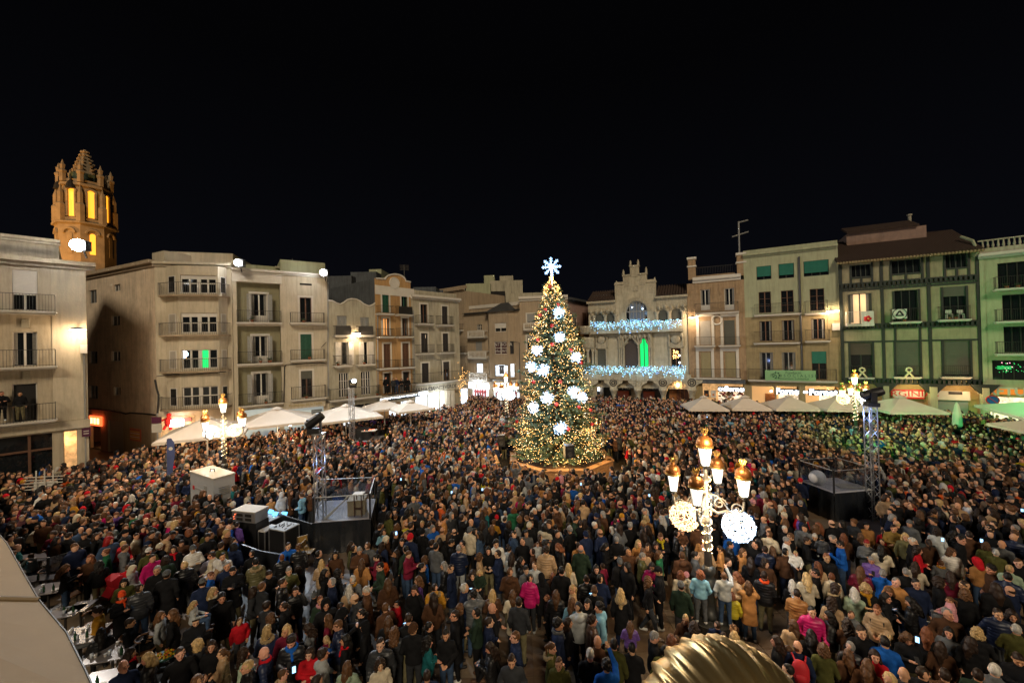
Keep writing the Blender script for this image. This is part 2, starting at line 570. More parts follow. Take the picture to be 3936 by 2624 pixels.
  if trim is not None:
   q = MB()
   tw = 0.16
   q.box(u0-tw, u0, -.04+off, .01+off, v0, v1+tw)
   q.box(u1, u1+tw, -.04+off, .01+off, v0, v1+tw)
   q.box(u0, u1, -.045+off, .01+off, v1, v1+tw)
   q.build('surround', trim, w)
  return w
 def leaves(s, x0, x1, y0, y1, m=None, width=0.5, tile=None):
  u0, u1, v0, v1 = s.rect(x0, x1, y0, y1, tile)
  for a_, b_ in ((u0-width, u0-.02), (u1+.02, u1+width)):
   q = MB()
   q.box(a_, a_+.05, -.09, -.04, v0, v1)
   q.box(b_-.05, b_, -.09, -.04, v0, v1)
   q.box(a_+.05, b_-.05, -.09, -.04, v1-.06, v1)
   q.box(a_+.05, b_-.05, -.09, -.04, v0, v0+.08)
   n = max(6, int((v1-v0)/.12))
   for k in range(n):
    z_ = v0+.08+(v1-v0-.14)*k/n
    q.add([(a_+.05, -.085, z_), (b_-.05, -.085, z_), (b_-.05, -.05, z_+.09), (a_+.05, -.05, z_+.09)], [(0, 1, 2, 3)])
   q.build('shutter', m or M_PAINT, s.root, kind='stuff')
 # ---- balconies
 def balcony(s, x0, x1, ytop, yslab, style='bars', proj=0.7, tile=None, m=None, slabm=None, ysl2=None, pots=0):
  xm = (x0+x1)/2
  off = -proj
  u0 = s.uv(x0, yslab, tile, off)[0]
  u1 = s.uv(x1, yslab, tile, off)[0]
  v0 = s.uv(xm, yslab, tile, off)[1]
  v1 = s.uv(xm, ytop, tile, off)[1]
  return s.balcony_uv(u0, u1, v0, max(v1, v0+.75), style, proj, m, slabm, pots)
 def balcony_uv(s, u0, u1, v0, v1, style='bars', proj=0.7, m=None, slabm=None, pots=0):
  mb = MB()
  mb.box(u0-.06, u1+.06, -proj-.06, -.002, v0-.10, v0)
  mb.box(u0+.0, u1-.0, -proj+.05, -.004, v0-.19, v0-.102)
  b = mb.build('balcony', slabm or M_TRIM, s.root)
  q = MB()
  y = -proj
  mr = m or M_IRON
  if style == 'bars' or style == 'solid':
   q.box(u0, u1, y-.018, y+.018, v1-.035, v1)
   q.box(u0, u1, y-.012, y+.012, v0+.06, v0+.085)
   for a_ in (u0, u1-.03):
    q.box(a_, a_+.03, y+.02, -.003, v1-.033, v1-.002)
    q.box(a_, a_+.03, y+.02, -.003, v0+.06, v0+.085)
   n = max(4, int((u1-u0)/0.125))
   for k in range(n+1):
    uu = u0+.008+(u1-u0-.016)*k/n
    q.box(uu-.008, uu+.008, y-.008, y+.008, v0+.003, v1-.036)
   n = max(2, int(proj/0.14))
   for a_ in (u0+.015, u1-.015):
    for k in range(1, n):
     yy = y+proj*k/n
     q.box(a_-.008, a_+.008, yy-.008, yy+.008, v0+.003, v1-.036)
   if style == 'solid':
    q.box(u0+.02, u1-.02, y+.02, y+.03, v0+.01, v1-.05)
  if style == 'bal':
   q.box(u0, u1, y-.06, y+.06, v1-.12, v1)
   q.box(u0, u1, y-.06, y+.06, v0+.002, v0+.08)
   for a_ in (u0, u1-.14):
    q.box(a_, a_+.14, y-.07, y+.07, v0+.08, v1-.12)
    q.box(a_+.03, a_+.11, y+.07, -.003, v1-.12, v1-.003)
    q.box(a_+.03, a_+.11, y+.07, -.003, v0+.08, v0+.2)
   n = max(4, int((u1-u0)/0.24))
   for k in range(n):
    uu = u0+.22+(u1-u0-.44)*k/(n-1)
    hh = v1-v0-.2
    q.lathe([(.035, 0), (.06, hh*.25), (.03, hh*.5), (.06, hh*.75), (.035, hh)], (uu, y, v0+.08), 6, cap=False)
   mr = m or M_TRIM
  q.build('railing', mr, b, kind='stuff')
  for k in range(pots):
   pu = u0+.25+random.random()*(u1-u0-.5)
   p = MB().lathe([(.09, 0), (.13, .2), (.14, .22)], (pu, y+.2, v0+.002), 8).build('flower_pot', mat('terracotta pot', (.35, .12, .05), .8), b)
   pts = np.array([(pu, y+.2, v0+.32)])+rng.normal(0, .09, (30, 3))
   dots('plant', pts, .035, mat('pot plant', (.03, .07, .02), .7, var=.3), b)
  return b
# ---- ground --------------------------------------------------------------
g = MB()
g.quad((-700, -300, 0), (700, -300, 0), (700, 900, 0), (-700, 900, 0))
M_GROUND = mat('plaza ground', (0.10, 0.075, 0.05), 0.6, var=0.3, vscale=0.6, bump=0.3)
ground = g.build('ground', M_GROUND)
tag(ground, kind='structure')
M_PAVE = [mat('paving stone a', (0.17, 0.115, 0.07), 0.5, var=0.2, vscale=2, bump=0.2), mat('paving stone b', (0.13, 0.09, 0.06), 0.45, var=0.2, vscale=2, bump=0.2),
 mat('paving stone c', (0.20, 0.15, 0.10), 0.55, var=0.2, vscale=2, bump=0.2)]
pv = tag(thing('plaza_pavement', 'paving of the square', None, (0, 0, 0.0)), kind='structure')
pv.name = 'pavement'
slabs = []
for m_ in M_PAVE:
 slabs.append(MB().box(-.345, .345, -.345, .345, 0.004, 0.022).build('paving_stone', m_).data)
for o_ in [o for o in COL.objects if o.name.startswith('paving_stone')]:
 bpy.data.objects.remove(o_)
cells = []
for i in range(-30, 31):
 for j in range(5, 36):
  x_, y_ = i*0.7, j*0.7+2.2
  if abs(x_) < y_*1.35+.8 and not (x_ < -7 and y_ < 10 and False):
   cells.append((x_, y_))
cells.sort(key=lambda c: c[0]**2+c[1]**2)
near = [c for c in cells if abs(c[0]) < c[1]*1.33 and c[1] > 6.5][:296]
nearset = set(near)
for c in near:
 o_ = bpy.data.objects.new('paving_stone', random.choice(slabs))
 link(o_, pv)
 o_.location = (c[0], c[1], random.uniform(-.003, .003))
q = MB()
for c in cells:
 if c in nearset: continue
 q.mi = random.randrange(3)
 q.box(c[0]-.345, c[0]+.345, c[1]-.345, c[1]+.345, .004, .022+random.uniform(-.003, .003))
q.build('paving_stones', M_PAVE, pv, kind='stuff')

def street_lamp_wall(F, x, y, tile, label, w=60.0, width=0.9, col=(1.0, 0.70, 0.42)):
 X, Yp = sp(tile, x, y)
 u, v = F.uv(x, y, tile, -0.9)
 loc = F.P0 + F.X*u - F.Y*0.9 + Vector((0, 0, v))
 t = thing('wall_lamp', label, 'street lamp', loc, F.ang, 'lamps on the house fronts')
 MB().tube([(0, .88, -.05), (0, .5, .10), (0, .12, .08)], .03, 6).build('arm', M_IRONG, t)
 MB().lathe([(.06, .16), (.30, .10), (.46, .02), (.46, 0.0)], (0, 0, 0), 16, sx=width, sy=.5).build('lamp_shade', M_IRONG, t, smooth=True)
 MB().lathe([(.02, -.10), (.30, -.07), (.43, -.005)], (0, 0, 0), 16, sx=width, sy=.5).build('bulb', mat('lamp glow', (1, 1, 1), .5, emit=(1.0, .90, .74), estr=14, sample=False), t, smooth=True)
 lamp('POINT', 'lamp_light', (0, 0, -.22), w, col, .12, parent=t)
 return t

# ---- 1 left-most house ------------------------------------------------------
F = Front('town_house', 'cream house at the far left edge with three long balconies', 'T1', 0, 23.8, 335, 26.4)
H1 = F
for (a, b, c, d, st) in ((82, 250, 328, 596, 'roll'), (82, 250, 740, 970, 'curtain'), (82, 250, 1085, 1345, 'open')):
 w = F.win(a, b, c, d, st, frac=.62, m2=M_TRIM, trim=None)
u_c = (F.holes[0][0]+F.holes[0][1])/2
for h in list(F.holes):      # the second column of doors, cut by the left edge of the photograph
 F.holes.append((h[0]-3.9, h[1]-3.9, h[2], h[3]))
for h in list(F.holes[3:]):
 F.holes.remove(h)
for h in list(F.holes):
 b_ = MB().box(u_c-.16, u_c+.16, -.07, -.002, h[3]+.25, h[3]+.75)
 b_.build('keystone', M_GREYW, F.root)
u, v_top = F.uv(100, 95)
_, v_cor = F.uv(300, 255)
_, v_l1 = F.uv(150, 1368)
_, v_l0 = F.uv(150, 1425)
sh = F.rect(-200, 345, 1425, 1600)
F.holes.append((-5, F.uv(350, 1500)[0], 0.0, v_l0-.12))
door = (F.uv(425, 1500)[0], F.uv(515, 1500)[0], 0.0, v_l0-.15)
F.holes.append(door)
F.walls(v_cor-.35, 10, M_CREAM, u0=-6)
F.box('pilaster', M_WHITE, F.uv(348, 700)[0], F.L+.001, -.04, -.001, v_l1+.03, v_cor-.36)
F.cornice(v_cor-.5, v_cor, .45, M_CREAM, u0=-6.1, u1=F.L+.45)
F.box('attic', M_CREAM, -6, F.L-1.2, 0.6, 9, v_cor+.01, v_top-.25)
F.cornice(v_top-.35, v_top, .2, M_CREAM, u0=-6, u1=F.L-1.1, name='parapet')
F.box('porch_beam', M_WHITE, -6, F.L+.1, -.22, -.003, v_l0, v_l1)
for (a, b, c, d) in ((0, 368, 492, 600), (0, 372, 872, 975), (0, 372, 1240, 1343)):
 u1 = F.uv(b, (c+d)/2, off=-.8)[0]
 vs = F.uv(190, d, off=-.8)[1]
 F.balcony_uv(-5.5, u1, vs, vs+1.05, proj=.8, m=M_IRONG if c < 700 else None)
# ground floor: shop front, pillars
q = MB()
for uu in (-4, -2.2, -.6, 1.0):
 q.box(uu, uu+.12, .05, .2, 0, v_l0-.12)
q.box(-5, F.uv(350, 1500)[0], .06, .16, 2.6, 2.72)
sf = q.build('shop_front', M_BROWN, F.root)
MB().box(-5, F.uv(350, 1500)[0], .23, .25, 0.02, v_l0-.12).build('pane', M_GLASS, sf)
MB().box(door[0], door[1], 1.5, 1.52, 0, door[3]).build('passage', M_WARM2, F.root)
MB().box(F.uv(520, 1500)[0], F.L+.02, -.10, -.002, 0, v_l0-.01).build('pillar', M_WHITE, F.root)
street_lamp_wall(F, 520, 725, 'T1', 'glowing lamp on the corner of the cream house at the far left', 110)
# loudspeaker box and downpipe under the lamp
u, v = F.uv(560, 855, off=-.25)
sb = MB().box(u-.16, u+.16, -.5, -.12, v-.28, v+.28).build('speaker_box', M_PAINT)
sb.matrix_world = F.root.matrix_world.copy() if False else Matrix.Translation(F.P0) @ Matrix.Rotation(F.ang, 4, 'Z')
tag(sb, 'white speaker box below the lamp on the far left house', 'loudspeaker')
u, v = F.uv(567, 1100)
MB().tube([(u, -.08, .3), (u, -.08, v+2.2)], .05, 8).build('downpipe', M_GREYP, F.root)
u, v = F.uv(577, 1412, off=-.3)
sg = MB().box(u-.2, u+.2, -.32, -.28, v-.28, v+.28).build('street_sign', mat('purple sign', (.09, .015, .05), .5))
sg.matrix_world = Matrix.Translation(F.P0) @ Matrix.Rotation(F.ang, 4, 'Z')
tag(sg, 'small dark red sign at the alley corner of the far left house', 'sign')
for k in (-.08, .08):
 MB().box(u-.12, u+.12, -.335, -.322, v+k-.03, v+k+.03).build('marking', M_PAINT, sg)
# cables
def cable(name, label, pts, r=.03):
 o = MB().tube(pts, r, 5).build(name, M_WIRE)
 return tag(o, label, 'cable')

# ---- 2 big corner block: long alley side and bay front ----------------------------
a2 = at_depth(338, 1364, 36.4)
F = Front('apartment_block', 'long weathered alley side of the tall corner block', 'T2', 338, 36.4, 600, 31.5)
F2s = F
for r_ in ((268, 318, 378, 430), (250, 315, 612, 690), (250, 318, 880, 958), (268, 320, 1150, 1215)):
 F.win(*r_, 'glass', cols=2)
for r_ in ((85, 140, 420, 520), (85, 145, 880, 975), (85, 150, 1140, 1240)):
 F.win(*r_, 'glass', fr=M_GREYP)
_, vt = F.uv(560, 120)
_, vc = F.uv(560, 245)
_, vg = F.uv(400, 1345)
F.holes.append((F.uv(225, 1450)[0], F.uv(340, 1450)[0], 0.0, F.uv(280, 1405)[1]))
F.holes.append((F.uv(90, 1450)[0], F.uv(170, 1450)[0], 0.0, F.uv(120, 1390)[1]))
F.walls(vc, 12, M_STAIN, u0=-3, v0=vg)
F.walls(vg-.01, 11.9, M_TAN, u0=-3)
F.cornice(vc, vc+.5, .4, M_TAN, u0=-3, u1=F.L)
F.box('attic', M_WHITE, F.L-1.5, F.L+.3, .5, 9, vc+.51, vt)
hh = F.holes[-2]
MB().box(hh[0], hh[1], .12, .16, 0, hh[3]).build('shop_shutter', M_BLIND, F.root)
hh = F.holes[-1]
MB().box(hh[0], hh[1], .8, .82, 0, hh[3]).build('passage', M_WARM2, F.root)
u, v = F.uv(128, 1405, off=-.2)
s_ = MB().box(u-1.1, u+1.1, -.22, -.1, v-.42, v+.42).build('shop_sign', mat('glowing red sign', (.5, .05, .02), .5, emit=(1, .12, .03), estr=1.6), F.root)
for k in (-.6, 0, .6):
 MB().box(u+k-.2, u+k+.2, -.235, -.221, v-.25, v+.25).build('marking', mat('yellow glow', (1, .8, .3), .5, emit=(1, .7, .2), estr=2.5), s_)
u0, u1, v0, v1 = F.rect(396, 476, 1462, 1556)
p_ = F.box('poster', mat('menu poster', (.55, .12, .05), .5, var=.2), u0, u1, -.06, -.002, v0, v1)
for k in range(5):
 MB().box(u0+.1, u1-.1, -.072, -.062, v0+.15+k*(v1-v0-.3)/5, v0+.15+(k+.55)*(v1-v0-.3)/5).build('marking', mat('poster food %d' % (k % 2), ((.7, .45, .1), (.7, .65, .55))[k % 2], .6), p_)
q = MB()
cab = [F.P0+F.X*F.uv(x, y)[0]-F.Y*.06+Vector((0, 0, F.uv(x, y)[1])) for x, y in ((75, 1310), (200, 1322), (330, 1340), (365, 1352), (400, 1343), (500, 1350), (590, 1358))]
cable('cable', 'thick black cable along the alley side of the corner block', cab, .06)

F = Front('apartment_block', 'pale corner block with a tall bay of wide windows and four balconies', 'T2', 600, 31.5, 895, 33.0)
F2 = F
bay_y = -0.75
ub = [F.uv(x, 700)[0] for x in (665,)][0]
u_a, u_b, u_c2, u_d = ub, F.uv(757, 700, off=bay_y)[0], F.uv(1062, 700, off=bay_y)[0], F.uv(1128, 700)[0]
_, vc = F.uv(850, 225)
_, vt = F.uv(850, 150)
_, vb0 = F.uv(850, 1335, off=bay_y)
F.walls(vc, 12, M_WHITE)
F.cornice(vc-.25, vc+.12, .3, M_WHITE, name='eave')
F.box('attic', M_WHITE, .4, F.L-.4, 1.6, 9, vc+.13, vt+.5)
# the bay, a polygon in plan
mb = MB()
poly = [(u_a, 0), (u_b, bay_y), (u_c2, bay_y), (u_d, 0)]
bay_holes = []
rows = []
for (c, d) in ((308, 445), (592, 742), (868, 1012), (1148, 1292)):
 v0 = F.uv(905, d, off=bay_y)[1]; v1 = F.uv(905, c, off=bay_y)[1]
 rows.append((v0, v1))
b_obj = thing('bay_window', None, None, (0, 0, 0))
b_obj.parent = F.root
hs = [(u_b+.15, u_c2-.12, v0, v1) for v0, v1 in rows]
rect_minus(u_b, u_c2, vb0, vc-.26, hs, mb, y=bay_y, rev=.2)
for (pa, pb) in ((poly[0], poly[1]), (poly[2], poly[3])):
 mb.quad((pa[0], pa[1], vb0), (pb[0], pb[1], vb0), (pb[0], pb[1], vc-.26), (pa[0], pa[1], vc-.26))
mb.add([(x, y, vb0) for x, y in poly], [(3, 2, 1, 0)])
mb.build('bay_wall', M_WHITE, b_obj)
for i, (v0, v1) in enumerate(rows):
 uu0, uu1 = u_b+.15, u_c2-.12
 q = MB()
 y = bay_y+.1
 q.box(uu0, uu1, y, y+.06, v0, v0+.07); q.box(uu0, uu1, y, y+.06, v1-(.32 if i < 2 else .07), v1)
 for k in range(5):
  uu = uu0+(uu1-uu0)*k/4
  w_ = .09 if k in (0, 4) else (.13 if k == 2 else .06)
  q.box(max(uu-w_, uu0), min(uu+w_, uu1), y-.003, y+.055, v0+.07, v1-.07)
 q.box(uu0, uu1, y+.003, y+.05, v0+.75, v0+.83)
 wd = q.build('window', M_PAINT, b_obj)
 for k in range(4):
  a_ = uu0+(uu1-uu0)*k/4
  pm = M_GLASS
  if i == 2 and k == 2: pm = M_GREENLIT
  MB().box(a_+.02, a_+(uu1-uu0)/4-.02, y+.065, y+.09, v0+.03, v1-.03).build('pane', pm, wd)
 if i == 2:      # glowing dots painted on the left-hand pane as the mirrored tree lights
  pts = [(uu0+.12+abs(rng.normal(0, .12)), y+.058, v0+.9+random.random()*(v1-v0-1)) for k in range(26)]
  dots('reflection_dots', pts, .05, [mat('warm bulb', (1, .8, .5), .5, emit=(1, .50, .13), estr=4.5, sample=False), mat('cold bulb', (.7, .85, 1), .5, emit=(.5, .75, 1), estr=9, sample=False)], wd,
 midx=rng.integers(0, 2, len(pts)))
 # side lights in the angled walls
 for (pa, pb, nm) in ((poly[0], poly[1], 'l'), (poly[2], poly[3], 'r')):
  dx, dy = pb[0]-pa[0], pb[1]-pa[1]
  L_ = math.hypot(dx, dy); nx, ny = dy/L_, -dx/L_
  q = MB()
  def P_(t, o, z): return (pa[0]+dx*t+nx*o, pa[1]+dy*t+ny*o, z)
  for o_, ta, tb, mt, nm2 in ((.02, .22, .82, M_PAINT, 'window'), (.035, .3, .74, M_GLASS if i in (0, 3) else M_BLIND, 'pane')):
   q = MB()
   sgn = 1
   z0_, z1_ = v0+.05+(.06 if nm2 == 'pane' else 0), v1-.05-(.06 if nm2 == 'pane' else 0)
   q.add([P_(ta, .001, z0_), P_(tb, .001, z0_), P_(tb, .001, z1_), P_(ta, .001, z1_), P_(ta, o_, z0_), P_(tb, o_, z0_), P_(tb, o_, z1_), P_(ta, o_, z1_)],
 [(4, 5, 6, 7), (0, 1, 5, 4), (1, 2, 6, 5), (2, 3, 7, 6), (3, 0, 4, 7)])
   q.build(nm2, mt, b_obj)
 # balcony rail round the bay
 vr0 = v0-.16
 pp = [(u_a-.35, -.02), (u_a-.3, -.5), (u_b-.15, bay_y-.55), (u_c2+.15, bay_y-.55), (u_d+.15, -.5), (u_d+.2, -.02)]
 q = MB(); q.prism([(x, y) for x, y in pp], vr0-.12, vr0)
 bl = q.build('balcony', M_TAN, b_obj)
 q = MB()
 for a_, b_ in zip(pp[:-1], pp[1:]):
  n = max(2, int(math.dist(a_, b_)/.14))
  q.tube([(a_[0], a_[1]+.04, vr0+.95), (b_[0], b_[1]+.04, vr0+.95)], .02, 4)
  for k in range(n):
   x_, y_ = a_[0]+(b_[0]-a_[0])*k/n, a_[1]+(b_[1]-a_[1])*k/n+.04
   q.box(x_-.009, x_+.009, y_-.009, y_+.009, vr0+.002, vr0+.94)
 q.build('railing', M_IRONG, bl, kind='stuff')
# ground floor shop
u0, u1, v0, v1 = F.rect(625, 880, 1370, 1500)
F.box('shop_front', M_WARM2, u0, u1, -.05, -.002, 0.02, v1)
s_ = F.box('shop_sign', mat('blue lit sign', (.2, .4, .8), .5, emit=(.55, .75, 1), estr=5), *F.rect(715, 812, 1388, 1438)[:2], -.5, -.3, *F.rect(715, 812, 1388, 1438)[2:])
F.box('shop_sign', M_RED, *F.rect(815, 865, 1378, 1405)[:2], -.3, -.2, *F.rect(815, 865, 1378, 1405)[2:])
# red stuffed figure hanging by the shop
u, v = F.uv(680, 1410, off=-.4)
q = MB(); q.ball((u, -.4, v), .26, 8, 6, .4); q.tube([(u-.1, -.4, v-.2), (u-.3, -.45, v-.6)], .1); q.tube([(u+.1, -.4, v-.2), (u+.15, -.4, v-.65)], .1)
q.tube([(u-.1, -.4, v+.25), (u-.4, -.45, v+.1)], .08); q.ball((u+.05, -.4, v+.5), .17)
hf = q.build('hanging_figure', mat('red felt', (.55, .01, .01), .9))
hf.matrix_world = Matrix.Translation(F.P0) @ Matrix.Rotation(F.ang, 4, 'Z')
tag(hf, 'red stuffed figure hanging above the shop of the corner block', 'decoration')
cab = [F.P0+F.X*u_-F.Y*.9+Vector((0, 0, v_)) for u_, v_ in (F.uv(x, y, off=-.9) for x, y in ((580, 1095), (592, 1160), (606, 1210), (604, 1290), (598, 1350)))]
cable('cable', 'thick black cable hanging down the corner of the block with the bay', cab, .07)

# ---- 3 + 4 ---------------------------------------------------------------------
ZL = {898: 33.0, 1087: 35.1, 1262: 37.2, 1445: 40.2, 1583: 43.5, 1767: 48.5}
F = Front('town_house', 'white framed house with olive recessed floors and three full width balconies', 'T3', 898, 33.0, 1087, 35.1)
_, vt = F.uv(310, 192); _, vf = F.uv(310, 305)
slv = [F.uv(320, y)[1] for y in (648, 998, 1352)]
tops = [vf, slv[0]-.30, slv[1]-.30]
for i, r_ in enumerate(((262, 400, 400, 632), (268, 402, 760, 985), (268, 405, 1085, 1335))):
 pass
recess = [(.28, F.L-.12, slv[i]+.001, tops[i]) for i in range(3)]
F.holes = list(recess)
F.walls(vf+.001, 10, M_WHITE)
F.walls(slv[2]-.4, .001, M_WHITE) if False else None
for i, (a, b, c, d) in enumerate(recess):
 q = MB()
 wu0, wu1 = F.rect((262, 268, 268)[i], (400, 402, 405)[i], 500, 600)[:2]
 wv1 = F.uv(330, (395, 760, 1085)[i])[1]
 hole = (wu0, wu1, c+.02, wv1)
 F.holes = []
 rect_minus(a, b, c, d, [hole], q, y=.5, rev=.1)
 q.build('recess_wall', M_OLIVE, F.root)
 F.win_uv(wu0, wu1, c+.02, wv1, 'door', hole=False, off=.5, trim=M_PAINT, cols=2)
 F.leaves((262, 268, 268)[i], (400, 402, 405)[i], (405, 765, 1090)[i], (625, 975, 1325)[i], m=M_GREYP, width=.34)
 F.balcony_uv(.25, F.L-.1, c, c+1.0, proj=.35, pots=3 if i == 1 else 1)
F.holes = []
F.box('fascia', M_TRIM, -.02, F.L+.02, -.05, -.002, vf+.002, vt-.4)
F.box('attic', M_WHITE, 0, F.L, .0, 10, vf+.003, vt-.41)
F.cornice(vt-.4, vt, .28, M_TRIM)
F.box('attic', M_GREENW, .5, F.L, 1.8, 8, vt+.001, vt+.7)
F.box('shop_front', mat('cold shop glow', (.5, .6, .6), .5, emit=(.75, .9, 1), estr=.12), *F.rect(200, 500, 1370, 1400)[:2], -.03, -.002, .2, F.uv(300, 1395)[1])

F = Front('town_house', 'white house with three single doors, the middle one with a green shutter', 'T3', 1087, 35.1, 1262, 37.2)
for r_, st in (((678, 778, 433, 645), 'glass'), ((683, 780, 748, 965), 'louvre'), ((688, 786, 1063, 1292), 'roll')):
 F.win(*r_, st, fr=M_BROWN if st != 'louvre' else M_GREENL, m2=M_GREENL if st == 'louvre' else M_BLINDG, trim=M_TRIM, frac=.3)
_, vt = F.uv(700, 248)
F.walls(vt, 10, M_WHITE)
F.cornice(vt-.05, vt+.3, .25, M_TRIM)
F.box('attic', M_GREENW, 0, F.L, .8, 9, vt+.31, vt+1.5)
F.box('vent', M_DARK, *F.rect(676, 780, 312, 328)[:2], -.02, -.003, *F.rect(676, 780, 312, 328)[2:])
for (a, b, c, d) in ((600, 892, 562, 650), (603, 895, 880, 968), (610, 905, 1195, 1303)):
 F.balcony(a, b, c, d, pots=1)
u0, u1, v0, v1 = F.rect(570, 870, 1322, 1352)
s_ = F.box('shop_sign', M_WHITE, u0-.3, u1+.2, -.42, -.3, v0-.25, v1)
text('Productes de la Terra', mat('ochre letters', (.4, .28, .06), .6), s_, ((u0+u1)/2, -.43, (v0+v1)/2-.12), .30)
u0, u1, _, v1 = F.rect(540, 880, 1368, 1400)
F.box('shop_front', mat('cold shop glow', (.5, .6, .6), .5), u0, u1, -.03, -.002, .2, v1)
q = MB(); u0 = F.uv(775, 1385)[0]; u1 = F.uv(870, 1385)[0]
for k in range(12): q.box(u0, u1, -.09, -.06, 1.0+k*.17, 1.13+k*.17)
q.build('shop_shutter', M_BLINDG, F.root)
# chimney boxes and mast above
F.box('chimney', M_GREYW, F.uv(478, 200)[0], F.uv(535, 200)[0], 1.6, 2.6, vt+1.0, F.uv(500, 152)[1])
u, v = F.uv(635, 60)
MB().tube([(u, 2, vt+1.5), (u, 2, v)], .04, 5).build('mast', M_IRONG, F.root)
for k, (x, y, lab) in enumerate(((920, 1011, 'left'), (1246, 1049, 'right'))):
 pass
c1 = [(x, y) for x, y in ((880, 1560),)]
Fc = F

# ---- 5 scalloped parapet ---------------------------------------------------------
F = Front('town_house', 'narrow cream house with a wavy scalloped parapet', 'T4', 1262, 37.2, 1445, 40.2)
for r_ in ((118, 215, 558, 752), (352, 440, 572, 752)):
 F.win(*r_, 'louvre', fr=M_GREYP, m2=M_GREYP)
for r_ in ((158, 232, 822, 1050), (388, 434, 818, 1045)):
 F.win(*r_, 'curtain', cols=1, fr=M_PAINT)
for r_ in ((138, 236, 1130, 1375), (360, 456, 1114, 1350)):
 F.win(*r_, 'glass', cols=4, rows=3, fr=M_PAINT)
_, vb = F.uv(270, 470)
F.walls(vb, 10, M_GREYW)
curve = []
for x, y in ((-10, 412), (30, 404), (70, 408), (110, 430), (150, 443), (185, 425), (220, 398), (265, 388), (310, 392), (350, 412), (385, 440), (420, 455), (445, 460), (480, 445), (525, 430)):
 u, v = F.uv(x, y)
 curve.append((min(max(u, 0), F.L), v))
q = MB(); q.slab([(0, vb+.001)]+[(F.L, vb+.001)]+curve[::-1], -.0, .35)
q.build('parapet', M_GREYW, F.root)
q = MB(); q.tube([(u, -.03, v) for u, v in curve], .08, 5); q.build('coping', M_TRIM, F.root)
q = F.leaves(158, 232, 822, 1050, width=.5); q = F.leaves(388, 434, 818, 1045, width=.5)
for (a, b, c, d) in ((105, 265, 655, 752), (335, 485, 660, 752)):
 F.balcony(a, b, c, d, 'solid', m=M_IRONG)
for (a, b, c, d) in ((102, 270, 955, 1058), (335, 500, 950, 1045)):
 F.balcony(a, b, c, d, pots=1)
ua, ub_ = F.uv(55, 1400, off=-.8)[0], F.L+.1
vs = F.uv(300, 1385, off=-.8)[1]
F.balcony_uv(ua, ub_, vs, vs+1.05, proj=.8, pots=3)
street_lamp_wall(F, 315, 733, 'T4', 'glowing oval lamp on the house with the wavy parapet', 150)
F.box('porch_beam', M_GREYW, 0, F.L, -.2, -.003, vs-.7, vs-.2)
u0, u1, _, v1 = F.rect(60, 500, 1440, 1500)
for k in range(4):
 F.box('shop_front', (M_SHOP if k == 1 else M_GLASS), u0+(u1-u0)*(k+.06)/4, u0+(u1-u0)*(k+.9)/4, -.05, -.003, .1, vs-.75)

# ---- 6 ochre house with round gable --------------------------------------------------
F = Front('town_house', 'ochre house with a round topped gable and round medallion', 'T4', 1445, 40.2, 1583, 43.5)
F6 = F
F.win(572, 640, 342, 525, 'louvre', fr=M_GREENL, m2=M_GREENL, trim=M_TRIM)
F.win(765, 826, 360, 538, 'glass', fr=M_GREENL, trim=M_TRIM)
F.win(577, 642, 582, 755, 'lit', fr=M_BROWN, trim=M_TRIM)
F.win(772, 830, 582, 758, 'curtain', fr=M_BROWN, trim=M_TRIM)
F.win(586, 655, 838, 1075, 'louvre', fr=M_BROWN, trim=M_TRIM)
F.win(774, 840, 832, 1065, 'louvre', fr=M_BROWN, trim=M_TRIM)
F.win(592, 660, 1132, 1330, 'open', fr=M_BROWN, trim=M_TRIM, cols=1)
F.win(782, 845, 1118, 1310, 'open', fr=M_BROWN, trim=M_TRIM, cols=1)
_, vs1 = F.uv(690, 205)
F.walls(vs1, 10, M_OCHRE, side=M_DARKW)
pts = []
cx, yt = 700, 137
poly = [F.uv(510, 185), F.uv(600, 190)]
for k in range(0, 13):
 a = math.pi*(1-k/12)
 poly.append(F.uv(703+103*math.cos(a), 195+ (k/12)*14 - 60*math.sin(a)))
poly += [F.uv(868, 222)]
poly = [(min(max(u, 0), F.L), max(v, vs1+.01)) for u, v in poly]
q = MB(); q.slab([(0, vs1+.001), (F.L, vs1+.001)]+poly[::-1], 0, .4); q.build('gable', M_OCHRE, F.root)
q = MB(); q.tube([(u, -.04, v) for u, v in poly], .09, 5); q.build('coping', M_TRIM, F.root)
u, v = F.uv(695, 230)
q = MB(); q.tube([(u+.55*math.cos(a_), -.03, v+.55*math.sin(a_)) for a_ in np.linspace(0, 2*math.pi, 17)], .08, 5)
q.slab([(u+.47*math.cos(a_), v+.47*math.sin(a_)) for a_ in np.linspace(0, 2*math.pi, 17)[:-1]], -.05, -.002)
q.build('medallion', M_TRIM, F.root)
for x in (605, 798):     # white arched heads of the top doors
 u, v = F.uv(x, 300+(x-605)*.1)
 F.box('door_head', M_TRIM, u-1.2, u+1.2, -.05, -.003, v-.5, v+.42)
for (a, b, c, d, st) in ((548, 692, 455, 533, 'bars'), (740, 878, 463, 543, 'solid'), (550, 695, 685, 765, 'bars'), (747, 885, 682, 765, 'bars'), (550, 738, 1000, 1082, 'bars'), (757, 900, 992, 1073, 'bars')):
 F.balcony(a, b, c, d, st)
vs = F.uv(730, 1350, off=-.8)[1]
F.balcony_uv(-.1, F.L+.1, vs, vs+1.05, proj=.8)
F.box('porch_beam', M_GREYW, 0, F.L, -.5, -.003, vs-.8, vs-.2)
u0, u1, v0, v1 = F.rect(605, 925, 1335, 1372)
s_ = F.box('shop_sign', M_SIGNDK, u0, u1, -.62, -.51, v0-.1, v1+.1)
